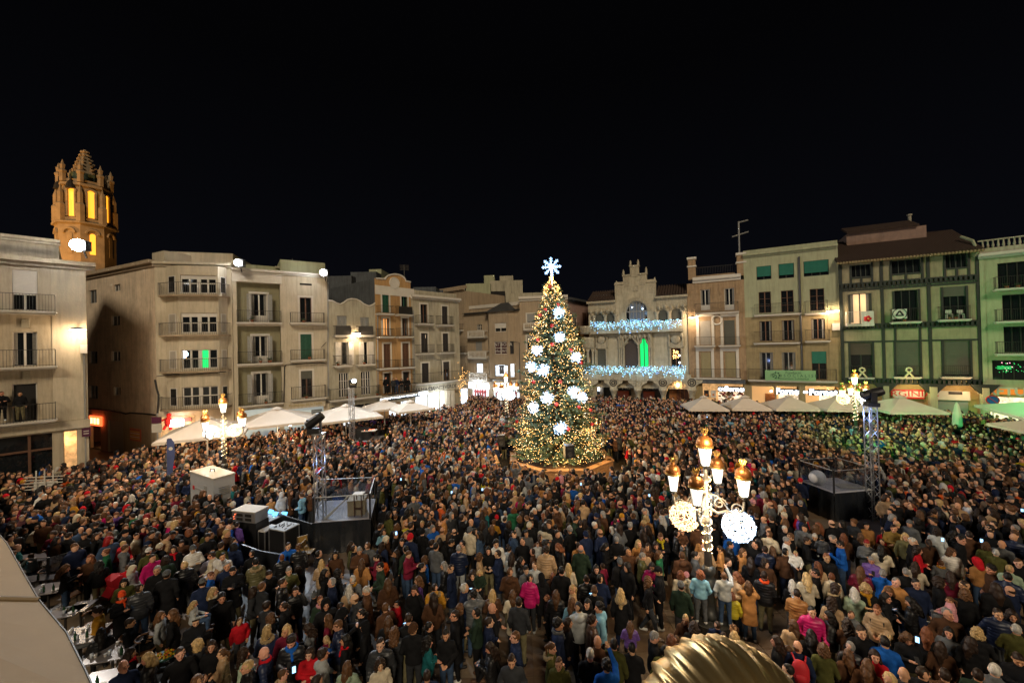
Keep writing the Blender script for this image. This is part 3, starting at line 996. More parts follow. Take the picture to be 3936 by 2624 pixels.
text('JOIERIA RELLOTGERIA i TALLER', M_SIGNLIT, s_, ((u0+u1)/2, -.63, (v0+v1)/2), .42, bold=.012)
for k, (a, b) in enumerate(((640, 700), (760, 835))):
 r_ = F.rect(a, b, 1392, 1470)
 F.box('shop_window', M_SHOP, r_[0], r_[1], -.06, -.003, .2, r_[3])
# loft and party wall behind
# ---- 7 pharmacy -------------------------------------------------------------------------
F = Front('town_house', 'grey white pharmacy house with a long sign and six dark doors', 'T4', 1583, 43.5, 1767, 48.5)
F7 = F
for r_, st in (((957, 1026, 442, 632), 'glass'), ((1172, 1228, 462, 640), 'louvre'), ((962, 1030, 732, 925), 'louvre'), ((1180, 1236, 734, 915), 'louvre'), ((970, 1040, 1032, 1230), 'louvre'), ((1185, 1248, 1018, 1215), 'roll')):
 F.win(*r_, st, fr=M_BROWN, m2=mat('dark louvres', (.035, .03, .03), .6), trim=M_TRIM)
_, vc = F.uv(1100, 405); _, vt = F.uv(1100, 318)
F.walls(vc, 10, M_GREYW)
F.cornice(vc, vc+.45, .45, M_TRIM)
F.box('attic', M_GREYW, 0, F.L-.3, .05, 8, vc+.46, vt)
for (a, b, c, d) in ((935, 1090, 552, 636), (1147, 1290, 560, 648), (940, 1098, 845, 933), (1157, 1300, 842, 925)):
 F.balcony(a, b, c, d)
vs = F.uv(1120, 1222, off=-.8)[1]
F.balcony_uv(-.1, F.L+.25, vs, vs+1.1, proj=.8)
F.box('porch_beam', M_GREYW, -.1, F.L+.2, -.55, -.003, vs-1.15, vs-.2)
for w_, x, sx_ in (('FARMACIA', 995, 1.0), ('MONTEVERDE', 1190, 1.0)):
 u, v = F.uv(x, 1290, off=-.6)
 text(w_, M_LETD, F.root, (u, -.56, vs-.72), .62)
for (a, b) in ((905, 1012), (1030, 1135), (1155, 1190)):
 r_ = F.rect(a, b, 1300, 1420)
 F.box('shop_window', M_SHOP, r_[0], r_[1], -.08, -.003, .2, r_[3])
for x in (1225, 1270):
 u, _ = F.uv(x, 1340, off=-.5)
 F.box('pillar', M_WHITE, u-.25, u+.25, -.75, -.25, 0, vs-1.15)
# warm string of lights and plants on the corner balcony
pts = [(F.L-.4+rng.normal(0, .35), -.9+rng.normal(0, .15), vs-.4+rng.normal(0, .9)) for k in range(70)]
dots('fairy_lights', pts, .035, mat('warm bulb', (1, .8, .5), .5), F.root, kind='stuff')

# downpipes and loose wires on the left row
def run(F, pts, r, m, name, off=.07):
 MB().tube([(F.uv(x, y)[0], -off, F.uv(x, y)[1]) for x, y in pts], r, 5).build(name, m, F.root)
for F_, pp in ((Fc, ((921, 1280), (918, 300))), (F6, ((528, 1340), (522, 560))), (F7, ((893, 1210), (880, 500)))):
 run(F_, pp, .06, M_GREYP, 'downpipe')
run(Fc, ((540, 1330), (545, 1030), (560, 1010), (850, 992), (900, 1000)), .04, M_WIRE, 'wire')
run(Fc, ((860, 865), (905, 815)), .02, M_WIRE, 'wire')
run(F6, ((545, 1200), (700, 1215), (890, 1190)), .02, M_WIRE, 'wire')
run(F7, ((1115, 998), (1160, 998), (1165, 1150)), .035, M_WIRE, 'wire')
run(F2, ((640, 1065), (760, 1050), (900, 1052), (1150, 1030)), .03, M_WIRE, 'wire', .9)
# dark party walls and lofts behind houses 4 to 7
def back_block(name, label, tile, x0, x1, ytop, z, m, ybot=None, depth=5, cat='building'):
 X0, Y0 = sp(tile, x0, ytop); X1, _ = sp(tile, x1, ytop)
 a = at_depth(X0, Y0, z); b = at_depth(X1, Y0-(X1-X0)*.0245, z)
 o = MB().box(a.x, b.x, z, z+depth, 0, a.z).build(name, m)
 return tag(o, label, cat, 'blocks behind the front row')
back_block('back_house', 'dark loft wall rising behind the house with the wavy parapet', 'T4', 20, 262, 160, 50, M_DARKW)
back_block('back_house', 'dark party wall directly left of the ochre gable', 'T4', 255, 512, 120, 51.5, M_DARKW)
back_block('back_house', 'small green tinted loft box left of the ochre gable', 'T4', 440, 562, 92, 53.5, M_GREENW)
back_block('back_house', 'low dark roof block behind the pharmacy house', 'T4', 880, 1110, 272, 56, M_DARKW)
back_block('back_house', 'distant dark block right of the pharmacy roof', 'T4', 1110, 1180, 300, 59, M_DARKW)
for (x, y0_, y1_, z, lab) in ((1555, 1018, 1100, 47, 'thin roof aerial with a bird nest shaped top behind the ochre gable'),):
 a = at_depth(x, y1_, z); b = at_depth(x, y0_, z)
 t = thing('aerial', lab, 'antenna', (a.x, a.y, 12))
 MB().tube([(0, 0, 0), (0, 0, b.z-12)], .05, 5).build('mast', M_IRONG, t)
 q = MB()
 for k in range(7): q.tube([(-.5, 0, b.z-12-.1*k), (.5, .2, b.z-12-.1*k+random.uniform(-.1, .1))], .03, 4)
 q.build('rods', M_IRONG, t, kind='stuff')

# ---- 8 narrow rusticated corner, 9 shop with bay, 10 pink block -------------------------------
F = Front('town_house', 'narrow banded stone house behind the pharmacy corner', 'T5', 1690, 60.5, 1790, 57.0)
F.win(150, 188, 590, 722, 'glass', tile='T5'); F.win(160, 186, 765, 975, 'roll', m2=M_BROWN, frac=.9); F.win(165, 200, 1055, 1190, 'lit', m2=M_SHOP, fr=M_PAINT)
_, vt = F.uv(230, 222); _, vc = F.uv(230, 285)
F.walls(vc, 9, M_TAN)
F.cornice(vc, vc+.4, .3, M_TAN)
F.box('parapet', M_TAN, 0, F.L, .03, .5, vc+.41, vt)
for k in range(16):      # raised stone bands
 F.box('stone_band', M_TAN, 1.2, F.L-.02, -.035, -.002, 5.2+k*.72, 5.2+k*.72+.6) if 5.2+k*.72+.6 < vc else None
F.balcony(190, 245, 900, 975); F.balcony(160, 200, 655, 720)
r_ = F.rect(168, 280, 1368, 1480); F.box('shop_window', M_SHOP, r_[0], r_[1], -.08, -.003, .1, r_[3])

F = Front('shop_house', 'beige corner house with clothes shop, white balustrades and a tall bay', 'T5', 1790, 57.0, 2000, 52.0)
F9 = F
F.win(383, 440, 655, 722, 'glass', fr=M_TRIM, cols=3, rows=2)
F.win(372, 443, 850, 950, 'roll', m2=M_GREYP, fr=M_GREYP, frac=1)
F.win(378, 452, 1090, 1200, 'lit', m2=M_SHOP, cols=1, fr=M_SIGNDK)
_, vc = F.uv(600, 520); _, vt = F.uv(570, 425)
F.walls(vc, 9, M_TAN)
F.cornice(vc, vc+.15, .5, M_ROOF, name='eave')
F.box('attic', M_TAN, .2, F.L, .9, 9, vc+.16, vt)
F.cornice(vt, vt+.3, -.6, M_TAN, name='parapet') if False else F.box('parapet', M_TRIM, .1, F.L, .8, .88, vt-.4, vt+.05)
for (a, b, c, d) in ((283, 468, 727, 797), (288, 490, 955, 1028), (300, 500, 1200, 1282)):
 F.balcony(a, b, c, d, 'bal', proj=.8)
# bay
off = -1.0
ua, ubb = F.uv(548, 800, off=off)[0], F.uv(735, 800, off=off)[0]
ul, ur = F.uv(515, 800)[0], F.uv(812, 800)[0]
vb0 = F.uv(640, 1265, off=off)[1]; vb1 = F.uv(640, 512, off=off)[1]
bay = thing('bay', None, None); bay.parent = F.root; bay.name = 'bay_window'
hs = []
for (a, b, c, d) in ((585, 712, 640, 740), (583, 720, 850, 990), (585, 730, 1110, 1238)):
 r_ = F.rect(a, b, c, d, off=off); hs.append(r_)
q = MB(); rect_minus(ua-.4, ubb, vb0, vb1, hs, q, y=off, rev=.15)
q.quad((ul, 0, vb0), (ua-.4, off, vb0), (ua-.4, off, vb1), (ul, 0, vb1)); q.quad((ubb, off, vb0), (ur, 0, vb0), (ur, 0, vb1), (ubb, off, vb1))
q.add([(ul, 0, vb0), (ua-.4, off, vb0), (ubb, off, vb0), (ur, 0, vb0)], [(3, 2, 1, 0)])
q.build('bay_wall', M_TAN, bay)
q = MB(); o_ = .35
q.add([(ul-o_, 0, vb1), (ua-.4-o_, off-o_, vb1), (ubb+o_, off-o_, vb1), (ur+o_, 0, vb1), ((ua+ubb)/2-.6, .4, vb1+1.25), ((ua+ubb)/2+.6, .4, vb1+1.25)],
 [(0, 1, 4), (1, 2, 5, 4), (2, 3, 5), (0, 4, 5, 3), (3, 2, 1, 0)])
q.build('roof', M_ROOF, bay)
for i, h in enumerate(hs):
 q = MB(); y = off+.08; t = .07
 q.box(h[0], h[1], y, y+.05, h[2], h[2]+t); q.box(h[0], h[1], y, y+.05, h[3]-(.7 if i == 0 else t), h[3])
 for k in range(3 if i < 2 else 2):
  n_ = 2 if i < 2 else 1
  uu = h[0]+(h[1]-h[0])*k/n_
  q.box(max(h[0], uu-.06), min(h[1], uu+.06), y-.002, y+.048, h[2]+t, h[3]-t)
 if i < 2: q.box(h[0], h[1], y+.003, y+.045, (h[2]+h[3])/2-.04, (h[2]+h[3])/2+.04)
 w = q.build('window', M_TRIM if i < 2 else M_SIGNDK, bay)
 MB().box(h[0]+.01, h[1]-.01, y+.055, y+.07, h[2]+.01, h[3]-.01).build('pane', (M_GLASS, mat('maroon panel', (.06, .012, .015), .5), M_SHOP)[i], w)
 if i == 1:
  cu = (h[0]+h[1])/2
  text('PUNT ROMA', M_PAINT, w, (cu, y-.006, h[2]+(h[3]-h[2])*.76), .62, sx=1.0)
  text('Talles 36/54', M_PAINT, w, (cu, y-.006, h[2]+(h[3]-h[2])*.26), .52)
 if i == 2:      # dressed dummies in the lit window
  for k in (.42, .6):
   uu = h[0]+(h[1]-h[0])*k
   m_ = MB(); m_.lathe([(.02, 0), (.22, .1), (.16, .8), (.24, 1.25), (.08, 1.45), (.1, 1.6), (.02, 1.75)], (uu, y+.02, h[2]+.3), 8, sy=.1)
   m_.build('shop_dummy', mat('dummy cloth', (.12, .12, .13), .8), w)
  s2 = MB().box(h[0]+.5, h[1]-.5, y-.02, y, h[3]-.02, h[3]+.4).build('lit_strip', M_SIGNLIT, w)
for (c, d, pm) in ((845, 985, M_SIGNDK), (1095, 1238, M_SHOP)):
 v0, v1 = F.uv(790, d)[1], F.uv(790, c)[1]
 def PB(t, o, z): 
  dx, dy = ur-ubb, -off
  L_ = math.hypot(dx, dy); return (ubb+dx*t+dy/L_*o, off+dy*t-dx/L_*o, z)
 q = MB(); q.add([PB(.25, .03, v0), PB(.75, .03, v0), PB(.75, .03, v1), PB(.25, .03, v1), PB(.25, 0, v0), PB(.75, 0, v0), PB(.75, 0, v1), PB(.25, 0, v1)],
     [(0, 1, 2, 3), (4, 5, 1, 0), (5, 6, 2, 1), (6, 7, 3, 2), (7, 4, 0, 3)])
 q.build('window', pm, bay)
for (a, b, c, d) in ((305, 515, 1328, 1360), (600, 822, 1337, 1368)):
 u0, u1, v0, v1 = F.rect(a, b, c, d, off=-.25)
 text('PUNT ✻ ROMA' if False else 'PUNT \u00d8 ROMA', M_SIGNLIT, F.root, ((u0+u1)/2, -.25, (v0+v1)/2), 1.22, bold=.02, sx=(u1-u0)/7.6)
for (a, b, c) in ((345, 517, 1368), (578, 860, 1380)):
 r_ = F.rect(a, b, c, 1500)
 w = F.box('shop_window', M_SHOP, r_[0], r_[1], -.06, -.003, .1, r_[3])
 q = MB()
 for uu in np.linspace(r_[0]+.5, r_[1]-.5, 5):
  q.lathe([(.02, 0), (.22, .1), (.16, .8), (.24, 1.25), (.08, 1.45), (.1, 1.6), (.02, 1.75)], (uu, -.1, .9), 8, sy=.15)
 q.build('shop_dummies', mat('coloured cloth', (.4, .08, .08), .8), w, kind='stuff')
F.box('cornice', M_TRIM, ul-.3, F.L, -.3, -.004, F.uv(640, 1290)[1], F.uv(640, 1268)[1])
# drainpipe with old bracket lamp on the right
u, v0 = F.uv(884, 1280); _, v1 = F.uv(875, 860)
MB().tube([(F.L-.1, -.12, v0), (F.L-.1, -.12, v1), (F.L-.9, -.3, v1+.15)], .05, 5).build('downpipe', M_IRONG, F.root)
back_block('back_house', 'green tinted penthouse wall above the clothes shop', 'T5', 262, 535, 205, 66, M_GREENW)
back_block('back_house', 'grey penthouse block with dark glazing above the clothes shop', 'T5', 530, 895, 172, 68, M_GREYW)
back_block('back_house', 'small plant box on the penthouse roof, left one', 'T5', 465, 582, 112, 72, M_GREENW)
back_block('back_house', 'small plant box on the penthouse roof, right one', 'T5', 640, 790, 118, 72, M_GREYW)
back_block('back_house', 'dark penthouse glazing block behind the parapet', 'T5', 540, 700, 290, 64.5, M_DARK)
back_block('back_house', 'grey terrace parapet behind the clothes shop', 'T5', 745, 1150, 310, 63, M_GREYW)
for (x0, x1, y, z) in ((2010, 2065, 1045, 120), (2245, 2300, 1110, 110)):
 pass
F = Front('town_house', 'beige house half hidden behind the tree', 'T5', 2000, 52.0, 2185, 51.2)
F.win(945, 1030, 540, 640, 'roll', m2=M_GREYP, fr=M_TRIM, frac=.9, trim=M_TRIM); F.win(945, 1030, 785, 940, 'roll', m2=M_GREYP, fr=M_TRIM, frac=.5, trim=M_TRIM)
_, vc = F.uv(1000, 395); _, vt = F.uv(1000, 345)
F.walls(vc, 9, M_TAN)
F.cornice(vc, vt, .4, M_TRIM)
F.balcony(905, 1050, 642, 710, 'bal', proj=.8)
F = Front('town_house', 'pinkish terracotta house between the tree and the ornate palace', 'T6', 2183, 51.6, 2275, 58.5)
F.win(52, 97, 556, 700, 'roll', m2=M_BLIND, fr=M_TRIM); F.win(150, 187, 562, 665, 'roll', m2=M_BROWN, fr=M_TRIM, frac=1)
F.win(75, 120, 790, 900, 'roll', m2=M_BLIND, fr=M_TRIM)
_, vc = F.uv(100, 470); _, vt = F.uv(100, 432); _, vm = F.uv(100, 725)
F.walls(vc, 9, mat('pink render', (.33, .21, .17), .9, var=.15, stain=.2), v0=vm)
F.walls(vm-.001, 8.9, M_ORANGEW)
F.cornice(vc, vt, .5, M_ROOF)
F.balcony(40, 120, 655, 718)
# ================================================================= 11 the ornate palace (modernist town house)
F = Front('palace', 'ornate pale stone palace with stepped gable, garlands of white lights and arcade', 'T6', 2265, 52.0, 2645, 47.0)
PAL = F
_, v_top = F.uv(675, 395)
def U(x, y=700, off=0.0): return F.uv(x, y, off=off)[0]
def V(x, y, off=0.0): return F.uv(x, y, off=off)[1]
vEL, vER = V(330, 450), V(1010, 395)
vE = (vEL+vER)/2
v_gl1 = V(660, 655); v_fl1 = V(660, 1180)
# openings of the upper loggias
def arch_poly(u0, u1, v0, v1, n=8, k=0.5):
 r = (u1-u0)/2; c = (u0+u1)/2
 pts = [(u0, v0), (u1, v0)]
 vs = v1-r*k*2 if False else v1-r*.55
 for i in range(n+1):
  a = math.pi*i/n
  pts.append((c+r*math.cos(a), vs+(v1-vs)*math.sin(a)))
 return pts
log = [(272, 360, 567, 668), (386, 468, 559, 662), (886, 976, 531, 648), (1013, 1112, 520, 638)]
mid = [(232, 266, 916, 1082), (296, 374, 916, 1082), (560, 690, 880, 1092), (706, 790, 880, 1088), (1012, 1106, 906, 1086)]
for r_ in log: F.holes.append(F.rect(*r_))
cu, cv0, rad = U(675, 560), V(675, 648), (U(778, 560)-U(573, 560))/2
for r_ in (mid[0], mid[1], mid[4]): F.holes.append(F.rect(*r_))
gz = V(675, 548)
big = (cu-rad, cu+rad, cv0, min(gz+rad, vE-.62))
F.holes.append(big)
tr = F.rect(560, 690, 812, 1092), F.rect(706, 790, 806, 1088)
for r_ in tr: F.holes.append(r_)
# the arcade opening across the ground floor
v_arc = V(660, 1292)
ux0, ux1 = .8, F.L-.05
F.holes.append((ux0, ux1, 0.0, v_arc))
F.walls(vE-.6, 9, M_SAND)
# half round window head inside the gable wall: ring of voussoirs and the filled corners
q = MB()
n = 16
for i in range(n):
 a0, a1 = math.pi*i/n, math.pi*(i+1)/n
 x0_, z0_ = cu+rad*math.cos(a0), gz+rad*math.sin(a0)
 x1_, z1_ = cu+rad*math.cos(a1), gz+rad*math.sin(a1)
 q.add([(x0_, -.10, z0_), (x1_, -.10, z1_), (cu+rad*math.cos(a1), -.10, vE+2.2), (cu+rad*math.cos(a0), -.10, vE+2.2)], [(0, 3, 2, 1)])
 q.add([(x0_, -.10, z0_), (x1_, -.10, z1_), (x1_, .2, z1_), (x0_, .2, z0_)], [(0, 1, 2, 3)])
gu0, gu1 = U(466, 400), U(862, 400)
for a_, b_ in ((gu0, cu-rad), (cu+rad, gu1)):
 q.quad((a_, -.10, cv0), (b_, -.10, cv0), (b_, -.10, vE+2.2), (a_, -.10, vE+2.2))
q.quad((gu0, 0, cv0), (gu0, -.10, cv0), (gu0, -.10, vE+2.2), (gu0, 0, vE+2.2)); q.quad((gu1, -.10, cv0), (gu1, 0, cv0), (gu1, 0, vE+2.2), (gu1, -.10, vE+2.2))
q.build('gable_wall', M_SAND, F.root)
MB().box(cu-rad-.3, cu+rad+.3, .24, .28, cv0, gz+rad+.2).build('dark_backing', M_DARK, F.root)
# arched window frame and panes
q = MB()
arc = [(cu+(rad-.05)*math.cos(math.pi*i/20), .05, gz+(rad-.05)*math.sin(math.pi*i/20)) for i in range(21)]
q.tube(arc, .07, 5)
for k in (-.66, -.33, 0, .33, .66):
 uu = cu+rad*k
 q.box(uu-.045, uu+.045, .03, .1, cv0, gz+math.sqrt(max(0, rad*rad-(rad*k)**2)))
q.box(cu-rad, cu+rad, .035, .09, gz-.06, gz+.06)
w = q.build('arched_window', M_GREYP, F.root)
q = MB(); q.slab([(cu-rad, cv0), (cu+rad, cv0)]+[(cu+rad*math.cos(math.pi*i/20), gz+rad*math.sin(math.pi*i/20)) for i in range(21)], .12, .14)
q.build('pane', M_GLASS, w)
q = MB()
for k in (-.5, -.16, .17, .5):
 uu = cu+rad*k; q.box(uu-.3, uu+.3, .105, .118, cv0+.1, gz+math.sqrt(max(0, rad*rad-(rad*(abs(k)+.12))**2))-.1)
q.build('curtain', mat('bluish curtain', (.16, .2, .27), .8, var=.3, vscale=9), w)
for x, y in ((630, 508), (732, 522)):
 u, v = F.uv(x, y)
 MB().ball((u, .09, v), .07).build('bulb', mat('cold bulb', (.7, .85, 1), .5), w)
# voussoir blocks round it, studded
ns = 26
for i in range(ns):
 a0 = math.pi*(i+.08)/ns; a1 = math.pi*(i+.92)/ns
 r0, r1 = rad+.05, rad+.48
 P4 = [(cu+r0*math.cos(a0), gz+r0*math.sin(a0)), (cu+r1*math.cos(a0), gz+r1*math.sin(a0)), (cu+r1*math.cos(a1), gz+r1*math.sin(a1)), (cu+r0*math.cos(a1), gz+r0*math.sin(a1))]
 q = MB(); q.slab(P4, -.2, -.102); q.build('arch_stone', M_CARVE, F.root)
# stepped gable
steps = [(466, 545, 292, 400), (545, 615, 206, 400), (615, 700, 113, 400), (700, 776, 190, 400), (776, 862, 267, 400)]
vv0 = vE+.9
for (a, b, c, d) in steps:
 u0, u1 = U(a, 300), U(b, 300)
 vt = V((a+b)/2, c)
 F.box('gable_step', M_SAND, u0, u1, -.09, .5, min(vE+2.201, vt-.1) if vt > vE+2.3 else vE, vt)
 F.box('coping', M_CARVE, u0-.08, u1+.08, -.2, .58, vt+.001, vt+.18)
 F.box('relief_panel', M_CARVE, u0+.12, u1-.12, -.14, -.092, vt-1.3, vt-.15)
F.box('coat_of_arms', M_CARVE, U(645, 330), U(690, 330), -.22, -.11, V(668, 350), V(668, 300))
for (x, y, h) in ((475, 292, 265), (545, 206, 153), (615, 113, 64), (690, 113, 54), (767, 190, 128), (848, 267, 228)):
 u, v = U(x, 200), V(x, y); vt = V(x, h)
 H_ = vt-v
 q = MB(); q.lathe([(.16, 0), (.16, H_*.2), (.09, H_*.25), (.16, H_*.42), (.1, H_*.5), (.16, H_*.62), (.05, H_*.8), (.09, H_*.88), (.01, H_)], (u, .2, v+.19), 8)
 q.build('pinnacle', M_CARVE, F.root, smooth=True)
# eaves friezes with hanging relief and tiled roof edge
for (a, b, vv) in ((0, gu0-.02, vEL), (gu1+.02, F.L, vER)):
 F.box('frieze', M_CARVE, a, b, -.16, .4, vv-1.35, vv-.25)
 F.box('cornice', M_CARVE, a-.1, b+.1, -.55, .5, vv-.25, vv)
 n = int((b-a)/.62)
 for k in range(n):      # hanging ornaments under the frieze
  uu = a+(b-a)*(k+.5)/n
  q = MB(); q.lathe([(.02, -.34), (.17, -.16), (.21, .05), (.08, .22)], (uu, -.22, vv-1.3), 7)
  q.build('corbel', M_CARVE, F.root, smooth=True)
 n = int((b-a)/.3)
 q = MB()
 for k in range(n):
  uu = a+(b-a)*(k+.5)/n
  q.tube([(uu, -.62, vv+.1), (uu, 2.6, vv+1.6)], .11, 6)
 q.build('roof_tiles', M_TILE, F.root, kind='stuff')
 q = MB(); q.quad((a, -.5, vv+.02), (b, -.5, vv+.02), (b, 2.6, vv+1.55), (a, 2.6, vv+1.55)); q.build('roof', M_TILE, F.root)
F.box('attic', M_DARKW, 0.3, F.L, 1.2, 8, vE-.5, vE+.9)
# loggia windows: arched heads, columns between
for i, r_ in enumerate(log):
 u0, u1, v0, v1 = F.rect(*r_)
 F.win_uv(u0, u1, v0, v1, 'roll', fr=M_BROWN, m2=M_BLINDG, frac=.85, hole=False)
 c = (u0+u1)/2; r = (u1-u0)/2
 for sgn in (-1, 1):
  q = MB()
  pts = [(c+sgn*r, v1+.001)] + [(c+sgn*r*math.cos(a), v1-.75*r+.75*r*math.sin(a)) for a in np.linspace(0, math.pi/2, 7)]
  q.slab(pts if sgn > 0 else pts[::-1], -.03, .2); q.build('arch_spandrel', M_CARVE, F.root)
 q = MB(); q.box(c-r*.7, c+r*.7, -.12, -.002, v1+.12, v1+.42); q.build('relief_panel', M_CARVE, F.root)
for (x, yt, yb) in ((262, 590, 668), (372, 580, 664), (475, 575, 660), (872, 552, 650), (993, 545, 640), (1125, 535, 636)):
 u = U(x, 600); v0, v1 = V(x, yb), V(x, yt)
 q = MB(); q.lathe([(.26, 0), (.26, .12), (.19, .2), (.19, v1-v0-.35), (.2, v1-v0-.3), (.32, v1-v0-.05), (.34, v1-v0)], (u, -.16, v0), 12)
 q.build('column', M_CARVE, F.root, smooth=True)
# balcony slabs that carry the garlands
for (xa, xb, yy, nm) in ((225, 1125, 655, 0), (120, 1160, 1190, 1)):
 off = -.8
 ua, ubx = U(xa, yy, off), U(xb, yy, off)
 vv = V(640, yy+(72 if nm == 0 else 0), off)
 b_ = F.box('balcony', M_CARVE, ua, ubx, -.85, -.003, vv-.35, vv)
 q = MB()
 n = int((ubx-ua)/.28)
 for k in range(n+1):
  uu = ua+.05+(ubx-ua-.1)*k/n
  q.box(uu-.03, uu+.03, -.83, -.77, vv+.002, vv+.85)
 q.box(ua, ubx, -.86, -.74, vv+.85, vv+.95)
 q.build('railing', M_CARVE, b_, kind='stuff')
# middle floor: doors, gothic tribune, hoods
for r_, st in ((mid[0], 'roll'), (mid[1], 'roll'), (mid[4], 'glass')):
 F.win_uv(*F.rect(*r_), st, fr=M_BROWN, m2=M_BLINDG, frac=.95, hole=False)
r4 = F.rect(*mid[4])
pts = np.column_stack([rng.uniform(r4[0]+.2, r4[1]-.25, 40), np.full(40, .09), rng.uniform(r4[2]+(r4[3]-r4[2])*.45, r4[3]-.2, 40)])
dots('reflection_dots', pts, .05, mat('warm bulb', (1, .8, .5), .5), F.root)  # glowing dots laid over the pane as painted reflections
# warm globes standing inside that door
for k in range(4):
 MB().ball((r4[0]+.9+.3*(k % 2), .06, r4[2]+.5+.42*k), .13).build('globe_light', mat('warm globe', (1, .9, .8), .5, emit=(1, .85, .65), estr=2.2), F.root)
F.win_uv(*tr[0], 'roll', fr=M_BROWN, m2=mat('brown blind', (.07, .055, .05), .7), frac=.98, hole=False)
F.win_uv(*tr[1], 'green', fr=M_IRON, hole=False)
for r_ in tr:      # gothic heads
 u0, u1, v0, v1 = r_
 c = (u0+u1)/2; r = (u1-u0)/2
 hh = (v1-v0)*.30
 prof = [(1.0, 0), (.96, .2), (.7, .38), (.5, .46), (.42, .62), (.44, .74), (.25, .9), (0.0, 1.0)]
 for sgn in (-1, 1):
  pts = [(c+sgn*r*1.0, v1+.001)] + [(c+sgn*r*a, v1-hh+hh*b) for a, b in prof]
  q = MB(); q.slab(pts if sgn > 0 else pts[::-1], -.04, .15); q.build('tracery', M_CARVE, F.root)
 q = MB(); ogee = [(c-r-.12, -.2, v1-hh), (c-r*.9, -.22, v1-hh*.5), (c-r*.4, -.25, v1-hh*.05), (c, -.27, v1+.55), (c+r*.4, -.25, v1-hh*.05), (c+r*.9, -.22, v1-hh*.5), (c+r+.12, -.2, v1-hh)]
 q.tube(ogee, .1, 6); q.build('ogee_hood', M_CARVE, F.root, smooth=True)
for x in (510, 528, 548, 697, 800, 818):
 u = U(x, 950); v0, v1 = V(x, 1090), V(x, 795)
 q = MB(); q.lathe([(.17, 0), (.17, .3), (.1, .4), (.1, (v1-v0)*.62), (.18, (v1-v0)*.66), (.1, (v1-v0)*.7), (.12, (v1-v0)*.9), (.2, v1-v0)], (u, -.2, v0), 8)
 q.build('colonnette', M_CARVE, F.root, smooth=True)
u0, u1 = U(505, 760), U(825, 760)
F.box('tribune_frieze', M_CARVE, u0, u1, -.34, -.003, V(660, 795), V(660, 740))
for k in range(7):
 uu = u0+.25+(u1-u0-.5)*k/6
 q = MB(); q.lathe([(.02, -.5), (.15, -.3), (.2, 0), (.14, .2)], (uu, -.36, V(660, 780)), 7); q.build('corbel', M_CARVE, F.root, smooth=True)
for (xa, xb, ya, yb) in ((172, 262, 815, 912), (280, 395, 800, 908), (985, 1130, 800, 900)):
 u0, u1, v0, v1 = F.rect(xa, xb, ya, yb)
 h_ = F.box('door_hood', M_CARVE, u0, u1, -.25, -.003, v0, v0+(v1-v0)*.55)
 q = MB(); c = (u0+u1)/2
 q.lathe([(.02, 0), (.45, .02), (.52, .12), (.4, .22)], (0, 0, 0), 14); 
 o = q.build('rosette', M_CARVE, F.root, smooth=True); o.rotation_euler = (R(90), 0, 0); o.location = (c, -.18, v0+(v1-v0)*.78)
 for uu in (u0+.08, u1-.08):
  q = MB(); q.lathe([(.13, 0), (.08, .3), (.15, .6), (.07, 1.1), (.14, 1.35), (.02, 1.7)], (uu, -.2, v0), 8); q.build('pinnacle', M_CARVE, F.root, smooth=True)
for x in (222, 280, 385, 1000, 1118):
 u = U(x, 1000); v0, v1 = V(x, 1086), V(x, 905)
 q = MB(); q.lathe([(.15, 0), (.1, .3), (.1, v1-v0-.3), (.18, v1-v0)], (u, -.14, v0), 8); q.build('colonnette', M_CARVE, F.root, smooth=True)
# round corner tribune at the left end
u = U(196, 900, -.5)
for (ya, yb, rr, nm) in ((690, 770, 1.25, 'tribune'), (800, 915, .95, 'tribune')):
 v0, v1 = V(196, yb, -.5), V(196, ya, -.5)
 q = MB(); q.lathe([(rr*.8, 0), (rr, (v1-v0)*.25), (rr, (v1-v0)*.8), (rr*1.1, (v1-v0))], (u, .3, v0), 14); q.build(nm, M_CARVE, F.root, smooth=True)
for dx in (-.55, 0.0, .6):
 v0, v1 = V(196, 1085, -.5), V(196, 915, -.5)
 q = MB(); q.lathe([(.22, 0), (.16, .25), (.16, v1-v0-.4), (.28, v1-v0)], (u+dx, -.35+abs(dx)*.4, v0), 10); q.build('column', M_CARVE, F.root, smooth=True)
v0, v1 = V(196, 1085, -.5), V(196, 915, -.5)
q = MB(); q.lathe([(.7, 0), (.7, v1-v0)], (u, .35, v0), 12); q.build('tribune_core', M_GLASS, F.root)
